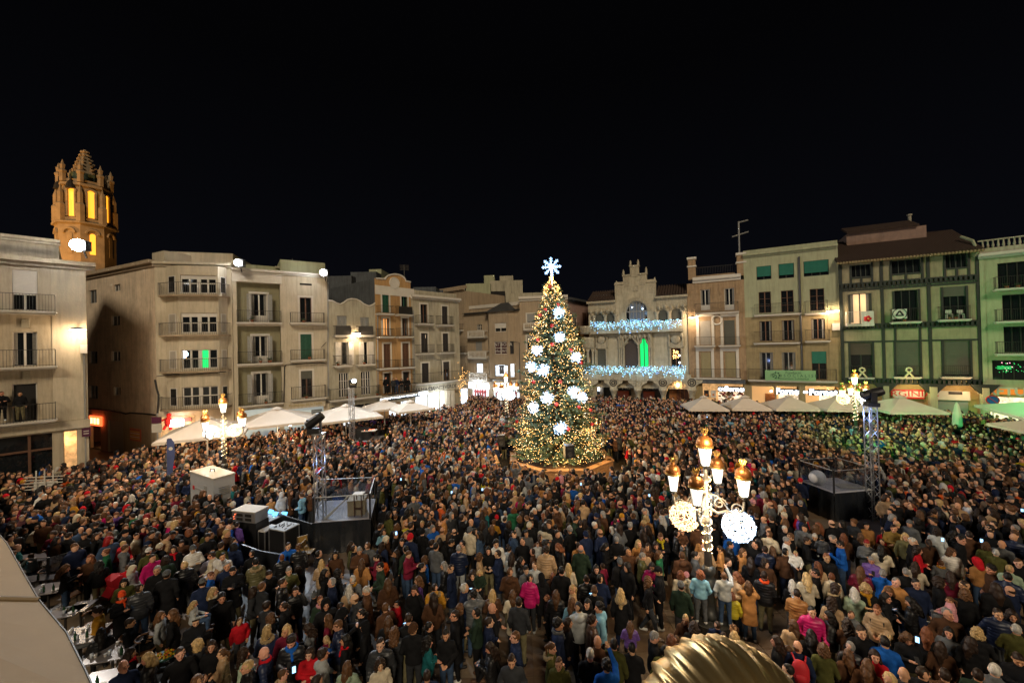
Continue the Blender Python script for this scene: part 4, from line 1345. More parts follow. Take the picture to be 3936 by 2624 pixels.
# ---- the garlands of cold lights
M_ICE = mat('icicle bulb', (.8, .9, 1), .5, emit=(.42, .80, 1.0), estr=1.5, sample=False)
M_ICE2 = mat('icicle bulb blue', (.6, .8, 1), .5, emit=(.08, .36, 1.0), estr=1.5, sample=False)
M_ICE3 = mat('icicle bulb teal', (.6, .9, .9), .5, emit=(.15, .65, .72), estr=1.0, sample=False)
for gi, (xa, ya, xb, yb, drop, nb) in enumerate(((226, 668, 500, 676, 1.5, 190), (495, 655, 812, 650, 1.9, 330), (812, 662, 1112, 648, 1.45, 200),
 (118, 1102, 405, 1100, 1.5, 210), (405, 1105, 1005, 1105, 1.6, 480), (1003, 1100, 1155, 1102, 1.9, 150))):
 u0, v0 = F.uv(xa, ya, off=-.95); u1, v1 = F.uv(xb, yb, off=-.95)
 t = rng.random(nb)
 ph = rng.random()*6
 env = drop*(.55+.45*np.abs(np.sin(t*9+ph)))*(.75+.25*np.sin(t*57))
 pts = np.column_stack([u0+(u1-u0)*t, -.95+rng.normal(0, .12, nb), v0+(v1-v0)*t+.35-env*rng.random(nb)**.85])
 o = dots('light_garland', pts, rng.uniform(.025, .052, nb), [M_ICE, M_ICE2, M_ICE3], None, octa=False, midx=rng.integers(0, 3, nb))
 o.matrix_world = Matrix.Translation(F.P0) @ Matrix.Rotation(F.ang, 4, 'Z')
 o['kind'] = 'thing'
 tag(o, ['icicle light garland on the left part of the upper palace balcony', 'bright icicle light garland on the middle of the upper palace balcony', 'icicle light garland on the right part of the upper palace balcony',
   'icicle light garland on the lower palace balcony beside the tree', 'long icicle light garland along the middle of the lower palace balcony', 'icicle light garland at the right end of the lower palace balcony'][gi],
  'light garland', 'icicle lights on the palace')
 um = (u0+u1)/2
 lp = F.P0+F.X*um-F.Y*1.3+Vector((0, 0, (v0+v1)/2-.4))
 lamp('POINT', 'garland_light', lp, 13, (.45, .78, 1.0), .5)
 # dark green swag under the bulbs
# ---- arcade
for (x, med) in ((222, False), (455, True), (690, False), (935, True), (1215, True)):
 off = -.5
 u = U(x, 1350, off)
 vt = V(x, 1192, off); vcap = V(x, 1300, off)
 q = MB(); q.lathe([(.42, 0), (.42, .35), (.3, .5), (.27, vcap-.75), (.3, vcap-.7), (.45, vcap-.25), (.5, vcap-.2), (.5, vcap)], (u, off, 0), 14)
 q.build('column', M_CARVE, F.root, smooth=True)
 hw = 1.15
 # flared pier head with curved sides
 L_ = [(-.42, 0), (-.42, .35), (-.75, .62), (-1.05, .78), (-1.15, .95), (-1.15, vt-vcap)]
 poly = [(u+a, vcap+.001+b) for a, b in L_]+[(u-a, vcap+.001+b) for a, b in L_[::-1]]
 q = MB(); q.slab(poly[::-1], off-.28, off+.28); q.build('pier_head', M_SAND, F.root)
 if med or True:
  vm_ = vcap+(vt-vcap)*.58
  q = MB(); q.tube([(u+.42*math.cos(a), off-.3, vm_+.42*math.sin(a)) for a in np.linspace(0, 2*math.pi, 15)], .07, 5)
  for k in range(6):
   a = k*math.pi/3
   q.ball((u+.2*math.cos(a), off-.3, vm_+.2*math.sin(a)), .1, 6, 4)
  q.build('medallion', M_IRONG if med else M_CARVE, F.root, kind='stuff')
vt = V(660, 1192, -.5)
F.box('arcade_beam', M_SAND, -.6, F.L+.2, -.78, -.003, vt+.002, V(660, 1180, -.5)+.25)
# recessed shop front of the arcade
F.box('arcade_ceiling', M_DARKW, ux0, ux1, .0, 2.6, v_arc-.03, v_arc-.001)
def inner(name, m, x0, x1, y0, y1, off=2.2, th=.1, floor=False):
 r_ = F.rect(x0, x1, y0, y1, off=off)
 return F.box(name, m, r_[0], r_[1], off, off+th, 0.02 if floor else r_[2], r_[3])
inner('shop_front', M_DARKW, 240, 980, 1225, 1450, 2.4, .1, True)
s_ = inner('shop_sign', mat('dark green board', (.035, .042, .035), .6), 478, 662, 1242, 1308, 2.0)
text('SORES J', M_LETC, s_, (U(560, 1275, 2.0), 1.985, V(560, 1275, 2.0)), 1.35, sx=.8)
s_ = inner('shop_sign', mat('dark green board', (.035, .042, .035), .6), 712, 868, 1242, 1308, 2.0)
text('IN NAVAS', M_LETC, s_, (U(795, 1275, 2.0), 1.985, V(795, 1275, 2.0)), 1.25, sx=.8)
inner('display_window', mat('dim red display', (.1, .02, .01), .6, emit=(.5, .08, .02), estr=.04), 490, 600, 1320, 1420, 2.1)
inner('display_window', mat('dim red display', (.1, .02, .01), .6), 740, 850, 1325, 1420, 2.1)
inner('pillar', M_TAN, 622, 668, 1240, 1430, 1.6, .4, True)
inner('pillar', M_TAN, 318, 352, 1225, 1430, 1.6, .4, True)
inner('lit_panel', mat('blue white panel', (.7, .8, 1), .5, emit=(.7, .82, 1), estr=5), 297, 313, 1255, 1320, 1.3)
inner('wooden_door', mat('carved door wood', (.30, .11, .03), .5, var=.3, vscale=6, bump=.8), 990, 1180, 1240, 1400, 1.0, .2, True)
q = MB()
for k in range(3):
 r_ = F.rect(1065+k*40, 1095+k*40, 1290, 1380, off=.95); q.box(r_[0], r_[1], .93, .99, 1.0, r_[3])
q.build('door_panels', mat('dark door wood', (.10, .03, .012), .5), F.root)
lamp('POINT', 'arcade_light', (U(1080, 1350), -.1, 3.2), 60, (1, .55, .22), .1, parent=F.root)
lamp('POINT', 'arcade_light', (U(560, 1350), .6, 3.2), 14, (1, .6, .35), .1, parent=F.root)

# ================================================================= R1 narrow rusty house
F = Front('town_house', 'narrow rusty brown house with white pilasters and a round disc', 'T7', 2646, 46.8, 2866, 44.2)
for r_ in ((172, 238, 577, 722), (340, 411, 567, 722)):
 F.win(*r_, 'door', fr=M_PAINT, trim=None)
F.win(168, 244, 798, 968, 'roll', m2=M_BLIND, frac=1); F.win(337, 415, 793, 968, 'roll', m2=M_BLINDG, frac=1)
F.win(174, 249, 1022, 1195, 'roll', m2=M_BLINDY, frac=1); F.win(347, 424, 1022, 1195, 'roll', m2=M_BLINDY, frac=1)
_, vc = F.uv(285, 520); _, vt = F.uv(285, 480); _, vb = F.uv(285, 1228)
F.walls(vc, 9, M_BRICK, v0=vb); F.holes = []
F.cornice(vc, vt, .35, M_TRIM, u0=F.uv(115, 520)[0], u1=F.uv(455, 500)[0])
F.box('parapet', M_BRICK, .9, F.L-.8, .5, .8, vc+.01, F.uv(285, 462)[1])
q = MB(); va = F.uv(285, 455)[1]; vb2 = F.uv(285, 405)[1]
for k in range(36): q.box(1.0+k*.17, 1.03+k*.17, .6, .63, va, vb2)
q.box(1, 7, .59, .64, vb2, vb2+.05); q.build('railing', M_IRON, F.root, kind='stuff')
for (a, b, c) in ((82, 136, 362), (430, 490, 330)):
 r_ = F.rect(a, b, c, 505)
 F.box('chimney', M_BRICK, r_[0], r_[1], 0.02, .9, vc+.47, r_[3])
 F.box('coping', M_TRIM, r_[0]-.1, r_[1]+.1, -.06, 1.0, r_[3]+.001, r_[3]+.25)
 F.box('coping', M_TRIM, r_[0]-.1, r_[1]+.1, -.06, 1.0, r_[3]-.9, r_[3]-.75)
for (x, w_) in ((150, 26), (258, 26), (322, 26), (434, 26)):
 for (ya, yb) in ((745, 972), (985, 1200)):
  r_ = F.rect(x-10, x+10, ya, yb); F.box('pilaster', M_TRIM, r_[0], r_[1], -.07, -.002, r_[2], r_[3])
for (a, b) in ((143, 266), (313, 442)):
 for (ya, yb) in ((742, 768), (982, 1012)):
  r_ = F.rect(a, b, ya, yb); F.box('lintel', M_TRIM, r_[0], r_[1], -.12, -.001, r_[2], r_[3])
u, v = F.uv(288, 793)
q = MB(); q.tube([(u+.5*math.cos(a), -.06, v+.5*math.sin(a)) for a in np.linspace(0, 2*math.pi, 19)], .1, 6); q.build('round_disc', M_TRIM, F.root)
for x in (142, 252, 312, 428):
 r_ = F.rect(x-9, x+9, 530, 610); F.box('pilaster', M_BRICK, r_[0], r_[1], -.08, -.002, r_[2], r_[3])
F.balcony(132, 440, 668, 738); F.balcony(130, 272, 912, 975); F.balcony(302, 452, 910, 972); F.balcony(130, 455, 1138, 1205)
# ground floor arcade with bakery
r_ = F.rect(185, 505, 1245, 1400)
hole = (r_[0], min(r_[1], F.L-.3), 0, F.uv(340, 1245)[1])
F.walls(vb-.001, 8.9, M_STONEY, extra_holes=[hole])
F.box('awning_box', M_DARKW, F.uv(178, 1235)[0], F.uv(488, 1235)[0], -.5, -.01, F.uv(330, 1240)[1], F.uv(330, 1212)[1])
F.box('shop_back', M_WARM2, hole[0], hole[1], 1.6, 1.62, 0, hole[3])
s_ = F.box('shop_sign', M_SIGNDK, *F.rect(293, 500, 1264, 1300, off=.2)[:2], .1, .2, *F.rect(293, 500, 1264, 1300, off=.2)[2:])
for (x, w_) in ((332, 'CAFE'), (415, 'Fornet'), (476, 'pa')):
 u, v = F.uv(x, 1283, off=.1); text(w_, M_SIGNLIT, s_, (u, .085, v), .75 if w_ == 'Fornet' else .45, bold=.02)
for k, x in enumerate((213, 262)):
 r_ = F.rect(x-17, x+17, 1290, 1340, off=.6); p_ = F.box('poster', (M_SIGNDK, M_TRIM)[k], r_[0], r_[1], .55, .6, r_[2], r_[3])
 MB().box(r_[0]+.15, r_[1]-.15, .53, .549, r_[2]+.2, r_[3]-.4).build('marking', mat('poster orange', (.6, .2, .05), .6), p_)
r_ = F.rect(298, 500, 1305, 1370, off=.8)
c_ = F.box('display_counter', M_SHOPW, r_[0], r_[1], .8, 1.2, .3, r_[3])
q = MB(); q.mi = 0
for k in range(60):
 uu, vv = rng.uniform(r_[0]+.1, r_[1]-.1), rng.uniform(r_[2], r_[3])
 q.mi = int(rng.integers(0, 4)); q.box(uu-.12, uu+.12, .72, .79, vv-.1, vv+.1)
q.build('goods', [M_RED, M_BROWN, mat('bread', (.5, .28, .1), .7), M_PAINT], c_, kind='stuff')
street_lamp_wall(F, 113, 773, 'T7', 'glowing lamp between the palace and the rusty brown house', 150)

# ================================================================= R2 wide pale house with green blinds
F = Front('town_house', 'wide pale house with three green top floor awnings and a green banner', 'T7', 2866, 44.2, 3230, 40.2)
R2F = F
for r_ in ((568, 673, 410, 506), (724, 834, 392, 496), (901, 1081, 370, 479)):
 u0, u1, v0, v1 = F.rect(*r_)
 F.win_uv(u0, u1, v0, v1, 'glass', fr=M_IRON, cols=3 if r_[1]-r_[0] > 150 else 2)
 q = MB(); n = 12 if r_[1]-r_[0] < 150 else 20
 for k in range(n):
  a_, b_ = u0+.05+(u1-u0-.1)*k/n, u0+.05+(u1-u0-.1)*(k+1)/n
  q.quad((a_, .02, v0+.35), ((a_+b_)/2, -.02, v0+.35), ((a_+b_)/2, -.02, v1-.04), (a_, .02, v1-.04))
  q.quad(((a_+b_)/2, -.02, v0+.35), (b_, .02, v0+.35), (b_, .02, v1-.04), ((a_+b_)/2, -.02, v1-.04))
 q.build('awning', M_AWNG, F.root, kind='stuff')
for r_ in ((584, 671, 592, 742), (742, 832, 582, 738), (946, 1050, 570, 726)):
 F.win(*r_, 'glass', fr=M_BROWN, rows=3)
for r_ in ((589, 677, 800, 942), (747, 837, 793, 938), (955, 1054, 783, 928)):
 F.win(*r_, 'curtain', fr=M_BROWN)
for r_ in ((592, 686, 1022, 1215), (749, 846, 1020, 1215)):
 F.win(*r_, 'curtain', fr=M_GREYP)
F.win(960, 1066, 1015, 1215, 'roll', m2=M_AWNG, frac=.42, fr=M_BROWN)
_, vm = F.uv(800, 760); _, vt = F.uv(830, 262); _, vc = F.uv(815, 318); _, vg = F.uv(820, 1240)
F.walls(vc, 10, M_GREENW, v0=vm); F.walls(vm-.001, 9.98, M_STONEY, v0=vg)
F.cornice(vc, vc+.42, .35, M_GREENW, u1=F.uv(1140, 300)[0])
F.box('parapet', M_GREENW, 0, F.L, .03, .5, vc+.43, vt)
for k in range(9):       # grooves between stone courses, proud courses
 va = vg+(vm-vg)*k/9
 for (ua, ub2) in ((0.02, F.uv(578, 900)[0]), (F.uv(694, 900)[0], F.uv(742, 900)[0]), (F.uv(856, 900)[0], F.uv(945, 900)[0]), (F.uv(1074, 900)[0], F.L-.02)):
  F.box('stone_course', M_STONEY, ua, ub2, -.035, -.002, va+.03, va+(vm-vg)/9-.03)
for (a, b, c, d) in ((556, 880, 672, 750), (915, 1075, 655, 742), (552, 875, 870, 953), (920, 1090, 860, 940)):
 F.balcony(a, b, c, d, proj=.45)
F.balcony(512, 1140, 1140, 1222, proj=.6)
u0, u1, v0, v1 = F.rect(629, 988, 1149, 1222, off=-.72)
bn = MB().box(u0, u1, -.75, -.72, v0, v1).build('banner', mat('pale green banner', (.22, .42, .20), .7, var=.05))
bn.matrix_world = Matrix.Translation(F.P0) @ Matrix.Rotation(F.ang, 4, 'Z')
tag(bn, 'pale green banner with a leaf logo and lettering on the wide pale house', 'banner')
cu_ = (u0+u1)/2; hh_ = v1-v0
ML = mat('green letters', (.03, .10, .05), .6)
text('Fundaci\u00f3', ML, bn, (cu_+.3, -.757, v0+hh_*.77), .38)
text('P R O S O C I A L I S E', ML, bn, (cu_+.3, -.757, v0+hh_*.48), .42)
text('Alimentem Solidaritat', ML, bn, (cu_+.3, -.757, v0+hh_*.20), .3)
q = MB()
for k in range(7):
 a = k*math.pi*2/7; q.ball((u0+1.0+.3*math.cos(a), -.757, v0+hh_*.5+.3*math.sin(a)), .09, 6, 4)
q.tube([(u0+1.0, -.757, v0+.3), (u0+1.0, -.757, v0+hh_*.5)], .04, 4)
q.build('logo', ML, bn, kind='stuff')
_, vp0 = F.uv(882, 1150); u, vp1 = F.uv(868, 345)
MB().tube([(u, -.12, F.uv(880, 1230)[1]), (u, -.12, vp1)], .09, 6).build('downpipe', M_IRONG, F.root)
u, v = F.uv(1127, 830)
F.box('alarm_box', M_PAINT, u-.3, u+.3, -.3, -.003, v-.5, v+.2)
street_lamp_wall(F, 1110, 727, 'T7', 'bright lamp at the right end of the wide pale house', 190, width=1.2, col=(1, .68, .4))
# ground floor
holes = []
for (a, b) in ((536, 700), (710, 870), (915, 1150)):
 r_ = F.rect(a, b, 1262, 1400); holes.append((r_[0], min(r_[1], F.L-.1), 0, F.uv((a+b)/2, 1262)[1]))
F.walls(vg-.001, 9.96, M_STONEY, extra_holes=holes)
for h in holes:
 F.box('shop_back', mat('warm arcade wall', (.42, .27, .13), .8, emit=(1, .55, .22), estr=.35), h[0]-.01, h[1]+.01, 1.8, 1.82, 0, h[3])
lamp('POINT', 'arcade_light', (holes[0][0]+2, .6, 3.2), 45, (1, .62, .3), .1, parent=F.root)
lamp('POINT', 'arcade_light', (holes[2][0]+2, .6, 3.2), 60, (1, .62, .3), .1, parent=F.root)
for (a, b, c, d, x) in ((718, 868, 1287, 1312, 795), (935, 1146, 1292, 1322, 1040)):
 r_ = F.rect(a, b, c, d); s_ = F.box('shop_sign', M_SIGNDK, r_[0], r_[1], .05, .15, r_[2]-.1, r_[3]+.1)
 u, v = F.uv(x, (c+d)/2+2); text('Fornet', M_SIGNLIT, s_, (u, .035, (r_[2]+r_[3])/2), .85, bold=.03)
 for sg_ in (-1, 1):
  MB().ball((u+sg_*1.55, .03, (r_[2]+r_[3])/2), .13).build('marking', M_SIGNLIT, s_)
r_ = F.rect(630, 705, 1315, 1400, off=1.5); F.box('wooden_door', mat('carved door wood', (.3, .11, .03), .5), r_[0], r_[1], 1.6, 1.75, 0, r_[3])
for (a, b, c) in ((725, 865, 1318), (1012, 1146, 1330)):
 r_ = F.rect(a, b, c, 1400, off=1.2); F.box('display_window', M_SHOPW, r_[0], r_[1], 1.2, 1.25, .8, r_[3])
# roof aerial
a = at_depth(2842, 970, 46); b = at_depth(2842, 852, 46)
t = thing('aerial', 'tall roof aerial with two cross bars above the rusty brown house', 'antenna', (a.x, a.y, a.z))
MB().tube([(0, 0, -3), (0, 0, b.z-a.z)], .09, 5).build('mast', M_GREYP, t)
MB().tube([(0, 0, b.z-a.z-.1), (1.1, 0, b.z-a.z+.15)], .08, 4).build('rod', M_GREYP, t)
MB().tube([(-.8, 0, b.z-a.z-1.75), (1.1, 0, b.z-a.z-1.2)], .07, 4).build('rod', M_GREYP, t)

# ================================================================= R3 half timbered house
F = Front('timber_house', 'tall house with dark green timber framing, dentil beams and tiled roof', 'T8', 3232, 40.0, 3765, 35.5)
TIM = F
log3 = [(190, 310, 418, 492), (434, 612, 388, 470), (756, 892, 352, 442)]
for r_ in log3: F.win(*r_, 'glass', fr=M_TIMBER, cols=4)
F.win(185, 306, 592, 776, 'lit', fr=M_TIMBER, m2=mat('lit flat', (.5, .35, .2), .8, emit=(1, .6, .3), estr=.55))
F.win(450, 595, 572, 758, 'glass', fr=M_TIMBER, cols=3); F.win(742, 888, 550, 745, 'roll', fr=M_TIMBER, m2=M_BLINDG, frac=.3, cols=3)
F.win(184, 322, 888, 1098, 'roll', fr=M_TIMBER, m2=mat('maroon blind', (.07, .05, .04), .7), frac=.35)
F.win(458, 607, 882, 1093, 'roll', fr=M_TIMBER, m2=M_BLINDG, frac=.95); F.win(745, 908, 878, 1090, 'roll', fr=M_TIMBER, m2=M_BLINDG, frac=.95)
_, ve = F.uv(540, 368); _, vg = F.uv(560, 1128)
F.walls(ve, 11, mat('old plaster', (.30, .27, .17), .9, var=.2, vscale=1.2, bump=.3, stain=.35), v0=vg)
def beam(xa, ya, xb, yb, w_=.16, th=.07):
 w_ *= .75
 (u0, v0), (u1, v1) = F.uv(xa, ya), F.uv(xb, yb)
 v = (v0+v1)/2
 if abs(u1-u0) > abs(v1-v0): F.box('beam', M_TIMBER, max(u0, -.02), min(u1, F.L+.02), -th, -.002, v-w_/2, v+w_/2)
 else: F.box('post', M_TIMBER, (u0+u1)/2-w_/2, (u0+u1)/2+w_/2, -th-.012, -.002, min(v0, v1), max(v0, v1))
for (xa, xb, w_) in ((126, 140, .35), (376, 385, .3), (656, 668, .3), (955, 970, .36)):
 beam(xa, 400 if xa < 300 else 370, xb, 1118, w_)
for (x, ya, yb) in ((188, 425, 545), (252, 490, 545), (316, 405, 540), (428, 395, 520), (520, 470, 520), (618, 370, 510), (752, 360, 500), (826, 440, 490), (898, 345, 490),
     (180, 600, 780), (308, 590, 780), (447, 580, 780), (600, 565, 770), (738, 555, 770), (888, 545, 765),
     (456, 800, 875), (605, 795, 870), (182, 890, 1110), (325, 885, 1110), (455, 880, 1110), (610, 878, 1110), (742, 876, 1110), (912, 872, 1115)):
 beam(x, ya, x+.01, yb, .2)
for (ya, yb) in ((575, 528), (888, 865)): beam(118, ya, 970, yb, .2)
for (xa, xb, y) in ((188, 316, 497), (428, 618, 474), (752, 898, 440)): beam(xa, y, xb, y, .18)
for (ya, yb) in ((552, 495), (797, 768), (1116, 1127)):     # dentil bands
 va = F.uv(540, (ya+yb)/2)[1]
 F.box('beam', M_TIMBER, -.02, F.L+.02, -.16, -.002, va+.16, va+.28); F.box('beam', M_TIMBER, -.02, F.L+.02, -.16, -.002, va-.28, va-.16)
 n = 30
 for k in range(n):
  uu = F.L*(k+.5)/n; F.box('beam_end', M_TIMBER, uu-.09, uu+.09, -.2, -.003, va-.158, va+.158)
for (a, b, c, d, pots) in ((165, 326, 700, 778, 0), (438, 612, 682, 762, 2), (728, 912, 667, 748, 2)):
 F.balcony(a, b, c, d, proj=.6, pots=pots, m=M_PAINT if a == 165 else M_IRON)
for (a, b, c, d) in ((180, 327, 1025, 1098), (453, 612, 1025, 1095), (740, 914, 1025, 1095)):
 F.balcony(a, b, c, d, proj=.35)
# chairs on the right balcony
for x in (780, 850):
 u, v = F.uv(x, 745, off=-.3)
 t = thing('garden_chair', 'white garden chair on the right balcony of the timber house, %s one' % ('left' if x == 780 else 'right'), 'chair', F.P0+F.X*u-F.Y*.35+Vector((0, 0, v+.02)), F.ang, 'chairs on the timber house balcony')
 MB().box(-.2, .2, -.15, .15, .38, .42).build('seat', M_PAINT, t); MB().box(-.2, .2, .12, .15, .5, .8).build('backrest', M_PAINT, t)
 for sx_ in (-.18, .18):
  for sy_ in (-.13, .13): MB().box(sx_-.02, sx_+.02, sy_-.02, sy_+.02, 0, .379).build('leg', M_PAINT, t)
# flags on the balconies
def flag(x0, x1, y0, y1, label, off=-.68):
 u0, u1, v0, v1 = F.rect(x0, x1, y0, y1, off=off)
 q = MB(); n = 8
 for k in range(n):
  a, b = u0+(u1-u0)*k/n, u0+(u1-u0)*(k+1)/n
  ya, yb = off+.03*math.sin(k*1.3), off+.03*math.sin((k+1)*1.3)
  q.quad((a, ya, v0), (b, yb, v0), (b, yb, v1), (a, ya, v1)); q.quad((b, yb+.01, v0), (a, ya+.01, v0), (a, ya+.01, v1), (b, yb+.01, v1))
 o = q.build('flag', mat('flag cloth', (.62, .60, .55), .8))
 o.matrix_world = Matrix.Translation(F.P0) @ Matrix.Rotation(F.ang, 4, 'Z')
 tag(o, label, 'flag')
 return o, (u0+u1)/2, (v0+v1)/2, u1-u0
o, u, v, w_ = flag(251, 328, 700, 788, 'white flag with a red rose on the lit balcony of the timber house')
q = MB()
for k in range(5): q.ball((u+.18*math.cos(k*1.257), -.72, v+.18*math.sin(k*1.257)), .14, 7, 4)
q.ball((u, -.74, v), .14); q.build('rose', mat('rose red', (.55, .01, .02), .7), o, kind='stuff')
MB().ball((u, -.93, v), .07).build('rose_heart', mat('rose heart', (.6, .45, .1), .7), o)
o, u, v, w_ = flag(438, 527, 686, 744, 'cream flag with a round emblem on the middle balcony of the timber house')
q = MB(); q.tube([(u+.5*math.cos(a), -.73, v+.5*math.sin(a)) for a in np.linspace(0, 2*math.pi, 17)], .03, 4)
for k in range(3):
 a = R(90+120*k); b = R(210+120*k); q.tube([(u+.3*math.cos(a), -.73, v+.3*math.sin(a)), (u+.3*math.cos(b), -.73, v+.3*math.sin(b))], .06, 4)
q.build('emblem', M_SIGNDK, o, kind='stuff')
for x, lab in ((256, 'pale yellow ribbon on the left lower balcony of the timber house'), (538, 'pale yellow ribbon on the middle lower balcony of the timber house')):
 u, v = F.uv(x, 1070, off=-.4)
 q = MB(); q.tube([(u+.75*a, -.42-.008*i, v+.72*b) for i, (a, b) in enumerate(((-.42, -.62), (-.1, -.1), (.28, .32), (.2, .6), (0, .68), (-.2, .6), (-.28, .32), (.1, -.1), (.42, -.62)))], .085, 5)
 o = q.build('ribbon', mat('ribbon cloth', (.65, .62, .38), .8)); o.matrix_world = Matrix.Translation(F.P0) @ Matrix.Rotation(F.ang, 4, 'Z'); tag(o, lab, 'ribbon')
# roof with rows of clay tiles
rh = F.uv(700, 225, off=4.5)[1]
q = MB(); q.quad((-.3, -.6, ve-.05), (F.L+.25, -.6, ve-.05), (F.L+.25, 4.5, rh), (-.3, 4.5, rh)); q.quad((F.L+.25, -.6, ve-.06), (-.3, -.6, ve-.06), (-.3, -.6, ve-.18), (F.L+.25, -.6, ve-.18))
q.quad((-.3, 4.5, rh), (F.L+.25, 4.5, rh), (F.L+.25, 10, ve), (-.3, 10, ve))
roof = q.build('roof', M_TILE, F.root)
n = 62
for k in range(n):
 uu = -.25+(F.L+.4)*(k+.5)/n
 q = MB(); q.tube([(uu, -.66, ve+.0), (uu, 1.9, ve+.0+(rh-ve)*.5), (uu, 4.5, rh+.05)], .10, 6)
 q.build('tile_row', M_TILE, roof)
q = MB(); 
for k in range(44): q.ball((-.2+(F.L+.3)*k/43, -.62, ve-.16), .13, 6, 4)
q.build('eave_corbels', M_STONEY, F.root, kind='stuff')
u0, u1 = F.uv(150, 260, off=4)[0], F.uv(622, 220, off=4)[0]
vt2 = F.uv(400, 218, off=4)[1]
F.box('loft', mat('pink loft', (.26, .17, .13), .9, stain=.2, var=.2), u0, u1, 3.2, 8, ve+.2, vt2)
q = MB(); n = 30
for k in range(n):
 uu = u0+(u1-u0-.6)*(k+.5)/n; q.tube([(uu, 2.9, vt2+.05), (uu, 5.2, vt2+1.0)], .13, 6)
q.build('loft_tiles', M_TILE, F.root, kind='stuff')
u, v = F.uv(542, 110, off=6); MB().lathe([(.14, 0), (.14, 1.9), (.22, 1.95), (.22, 2.1)], (u, 6, v-2.2), 8).build('chimney', M_GREYW, F.root)
u, v = F.uv(935, 240, off=1)
q = MB(); q.tube([(F.L-.1, -.5, ve-.4), (F.L-.15, .2, ve+.9), (F.L-.5, 1.2, v)], .12, 6); q.build('parapet_end', M_GREENW, F.root)
# ground floor
pill = []
h3 = [(F.uv(215, 1200)[0], F.uv(335, 1200)[0]), (F.uv(425, 1200)[0], F.uv(640, 1200)[0]), (F.uv(690, 1200)[0], F.uv(900, 1200)[0])]
F.walls(vg-.001, 10.9, mat('yellow ashlar', (.42, .29, .13), .85, var=.2, vscale=2, bump=.4))
for k in range(6):
 for (a, b) in ((330, 430), (625, 655), (896, 966)):
  uu0, uu1 = F.uv(a, 1230)[0], F.uv(b, 1230)[0]
  F.box('ashlar_course', mat('yellow ashlar', (.4, .27, .12), .85), uu0, uu1, -.05, -.002, .15+k*.6, .7+k*.6) if .7+k*.6 < vg else None
r_ = F.rect(435, 622, 1168, 1222); s_ = F.box('shop_sign', M_PAINT, r_[0], r_[1], -.35, -.2, r_[2], r_[3])
MB().box(r_[0], r_[1], -.36, -.351, r_[3]-.13, r_[3]).build('marking', M_RED, s_); MB().box(r_[0], r_[1], -.36, -.351, r_[2], r_[2]+.16).build('marking', M_RED, s_)
text('VIRGINIAS', M_RED, s_, ((r_[0]+r_[1])/2, -.365, (r_[2]+r_[3])/2+.02), .72, bold=.0, sx=1.25)
r_ = F.rect(693, 897, 1178, 1232); s_ = F.box('shop_sign', M_TRIM, r_[0], r_[1], -.3, -.15, r_[2], r_[3])
u, v = F.uv(808, 1190); MB().box(u-.45, u+.45, -.32, -.301, v-.12, v+.14).build('marking', M_SIGNDK, s_)
r2 = F.rect(697, 893, 1236, 1310); q = MB()
for k in range(20): q.box(r2[0], r2[1], -.1, -.05, .1+k*(r2[3]-.1)/20, .07+(k+1)*(r2[3]-.1)/20)
q.build('shop_shutter', M_GREYP, F.root)
for (a, b) in ((378, 412), (655, 700), (968, 1010)):
 uu0, uu1 = F.uv(a, 1220, off=-.5)[0], F.uv(b, 1220, off=-.5)[0]
 F.box('pillar', M_GREENW, uu0, uu1, -.9, -.4, 0, vg-.3)
 q = MB(); q.slab([(uu0-.7, vg-.02), (uu0, vg-.9), (uu1, vg-.9), (uu1+.7, vg-.02)], -.85, -.45); q.build('bracket', M_TIMBER, F.root)
lamp('POINT', 'arcade_light', (F.uv(560, 1200)[0], -1.4, vg-.5), 60, (1, .6, .28), .1, parent=F.root)
lamp('POINT', 'arcade_light', (F.uv(860, 1200)[0], -1.4, vg-.5), 60, (1, .6, .28), .1, parent=F.root)
lamp('POINT', 'flat_light', (F.uv(245, 650)[0], -.45, F.uv(245, 640)[1]), 12, (1, .75, .5), .1, parent=F.root)

# ================================================================= R4 green lit house at the right edge
F = Front('town_house', 'pale house at the right edge with dark balconies and a glazed first floor', 'T9', 3772, 35.4, 4360, 30.5)
R4F = F
for r_ in ((204, 560, 327, 505), (237, 560, 550, 728), (247, 560, 772, 952)): F.win(*r_, 'glass', fr=M_IRON, cols=5)
h_ = F.win(168, 560, 1006, 1142, 'glass', fr=M_IRON, cols=5)
_, vc = F.uv(240, 275)
F.walls(vc, 10, M_GREENW)
F.box('pilaster', M_GREENW, 0, F.uv(120, 600)[0], -.06, -.002, 4.2, vc-.01)
F.cornice(vc-.3, vc+.15, .4, M_TRIM)
v0, v1 = F.uv(240, 225)[1], F.uv(240, 165)[1]
F.box('parapet', M_GREYW, 0, F.L, .1, .5, vc+.16, v0)
q = MB()
for k in range(40): q.lathe([(.05, 0), (.09, .2), (.05, .5), (.07, v1-v0-.1)], (.3+k*.3, .3, v0+.002), 6, cap=False)
q.box(0, F.L, .2, .4, v1-.1, v1); q.build('balustrade', M_GREYW, F.root, kind='stuff')
for (a, c, d) in ((192, 415, 512), (200, 640, 738), (205, 870, 962)):
 u0 = F.uv(a, d, off=-.8)[0]; v = F.uv(290, d, off=-.8)[1]
 F.balcony_uv(u0, F.L-.5, v, v+1.05, proj=.8, pots=2)
r_ = F.rect(168, 560, 1006, 1142)
q = MB(); n = 60
pts = np.column_stack([rng.uniform(r_[0]+.2, r_[1]-.2, n), np.full(n, .09), rng.uniform(r_[2]+.6, r_[3]-.2, n)])
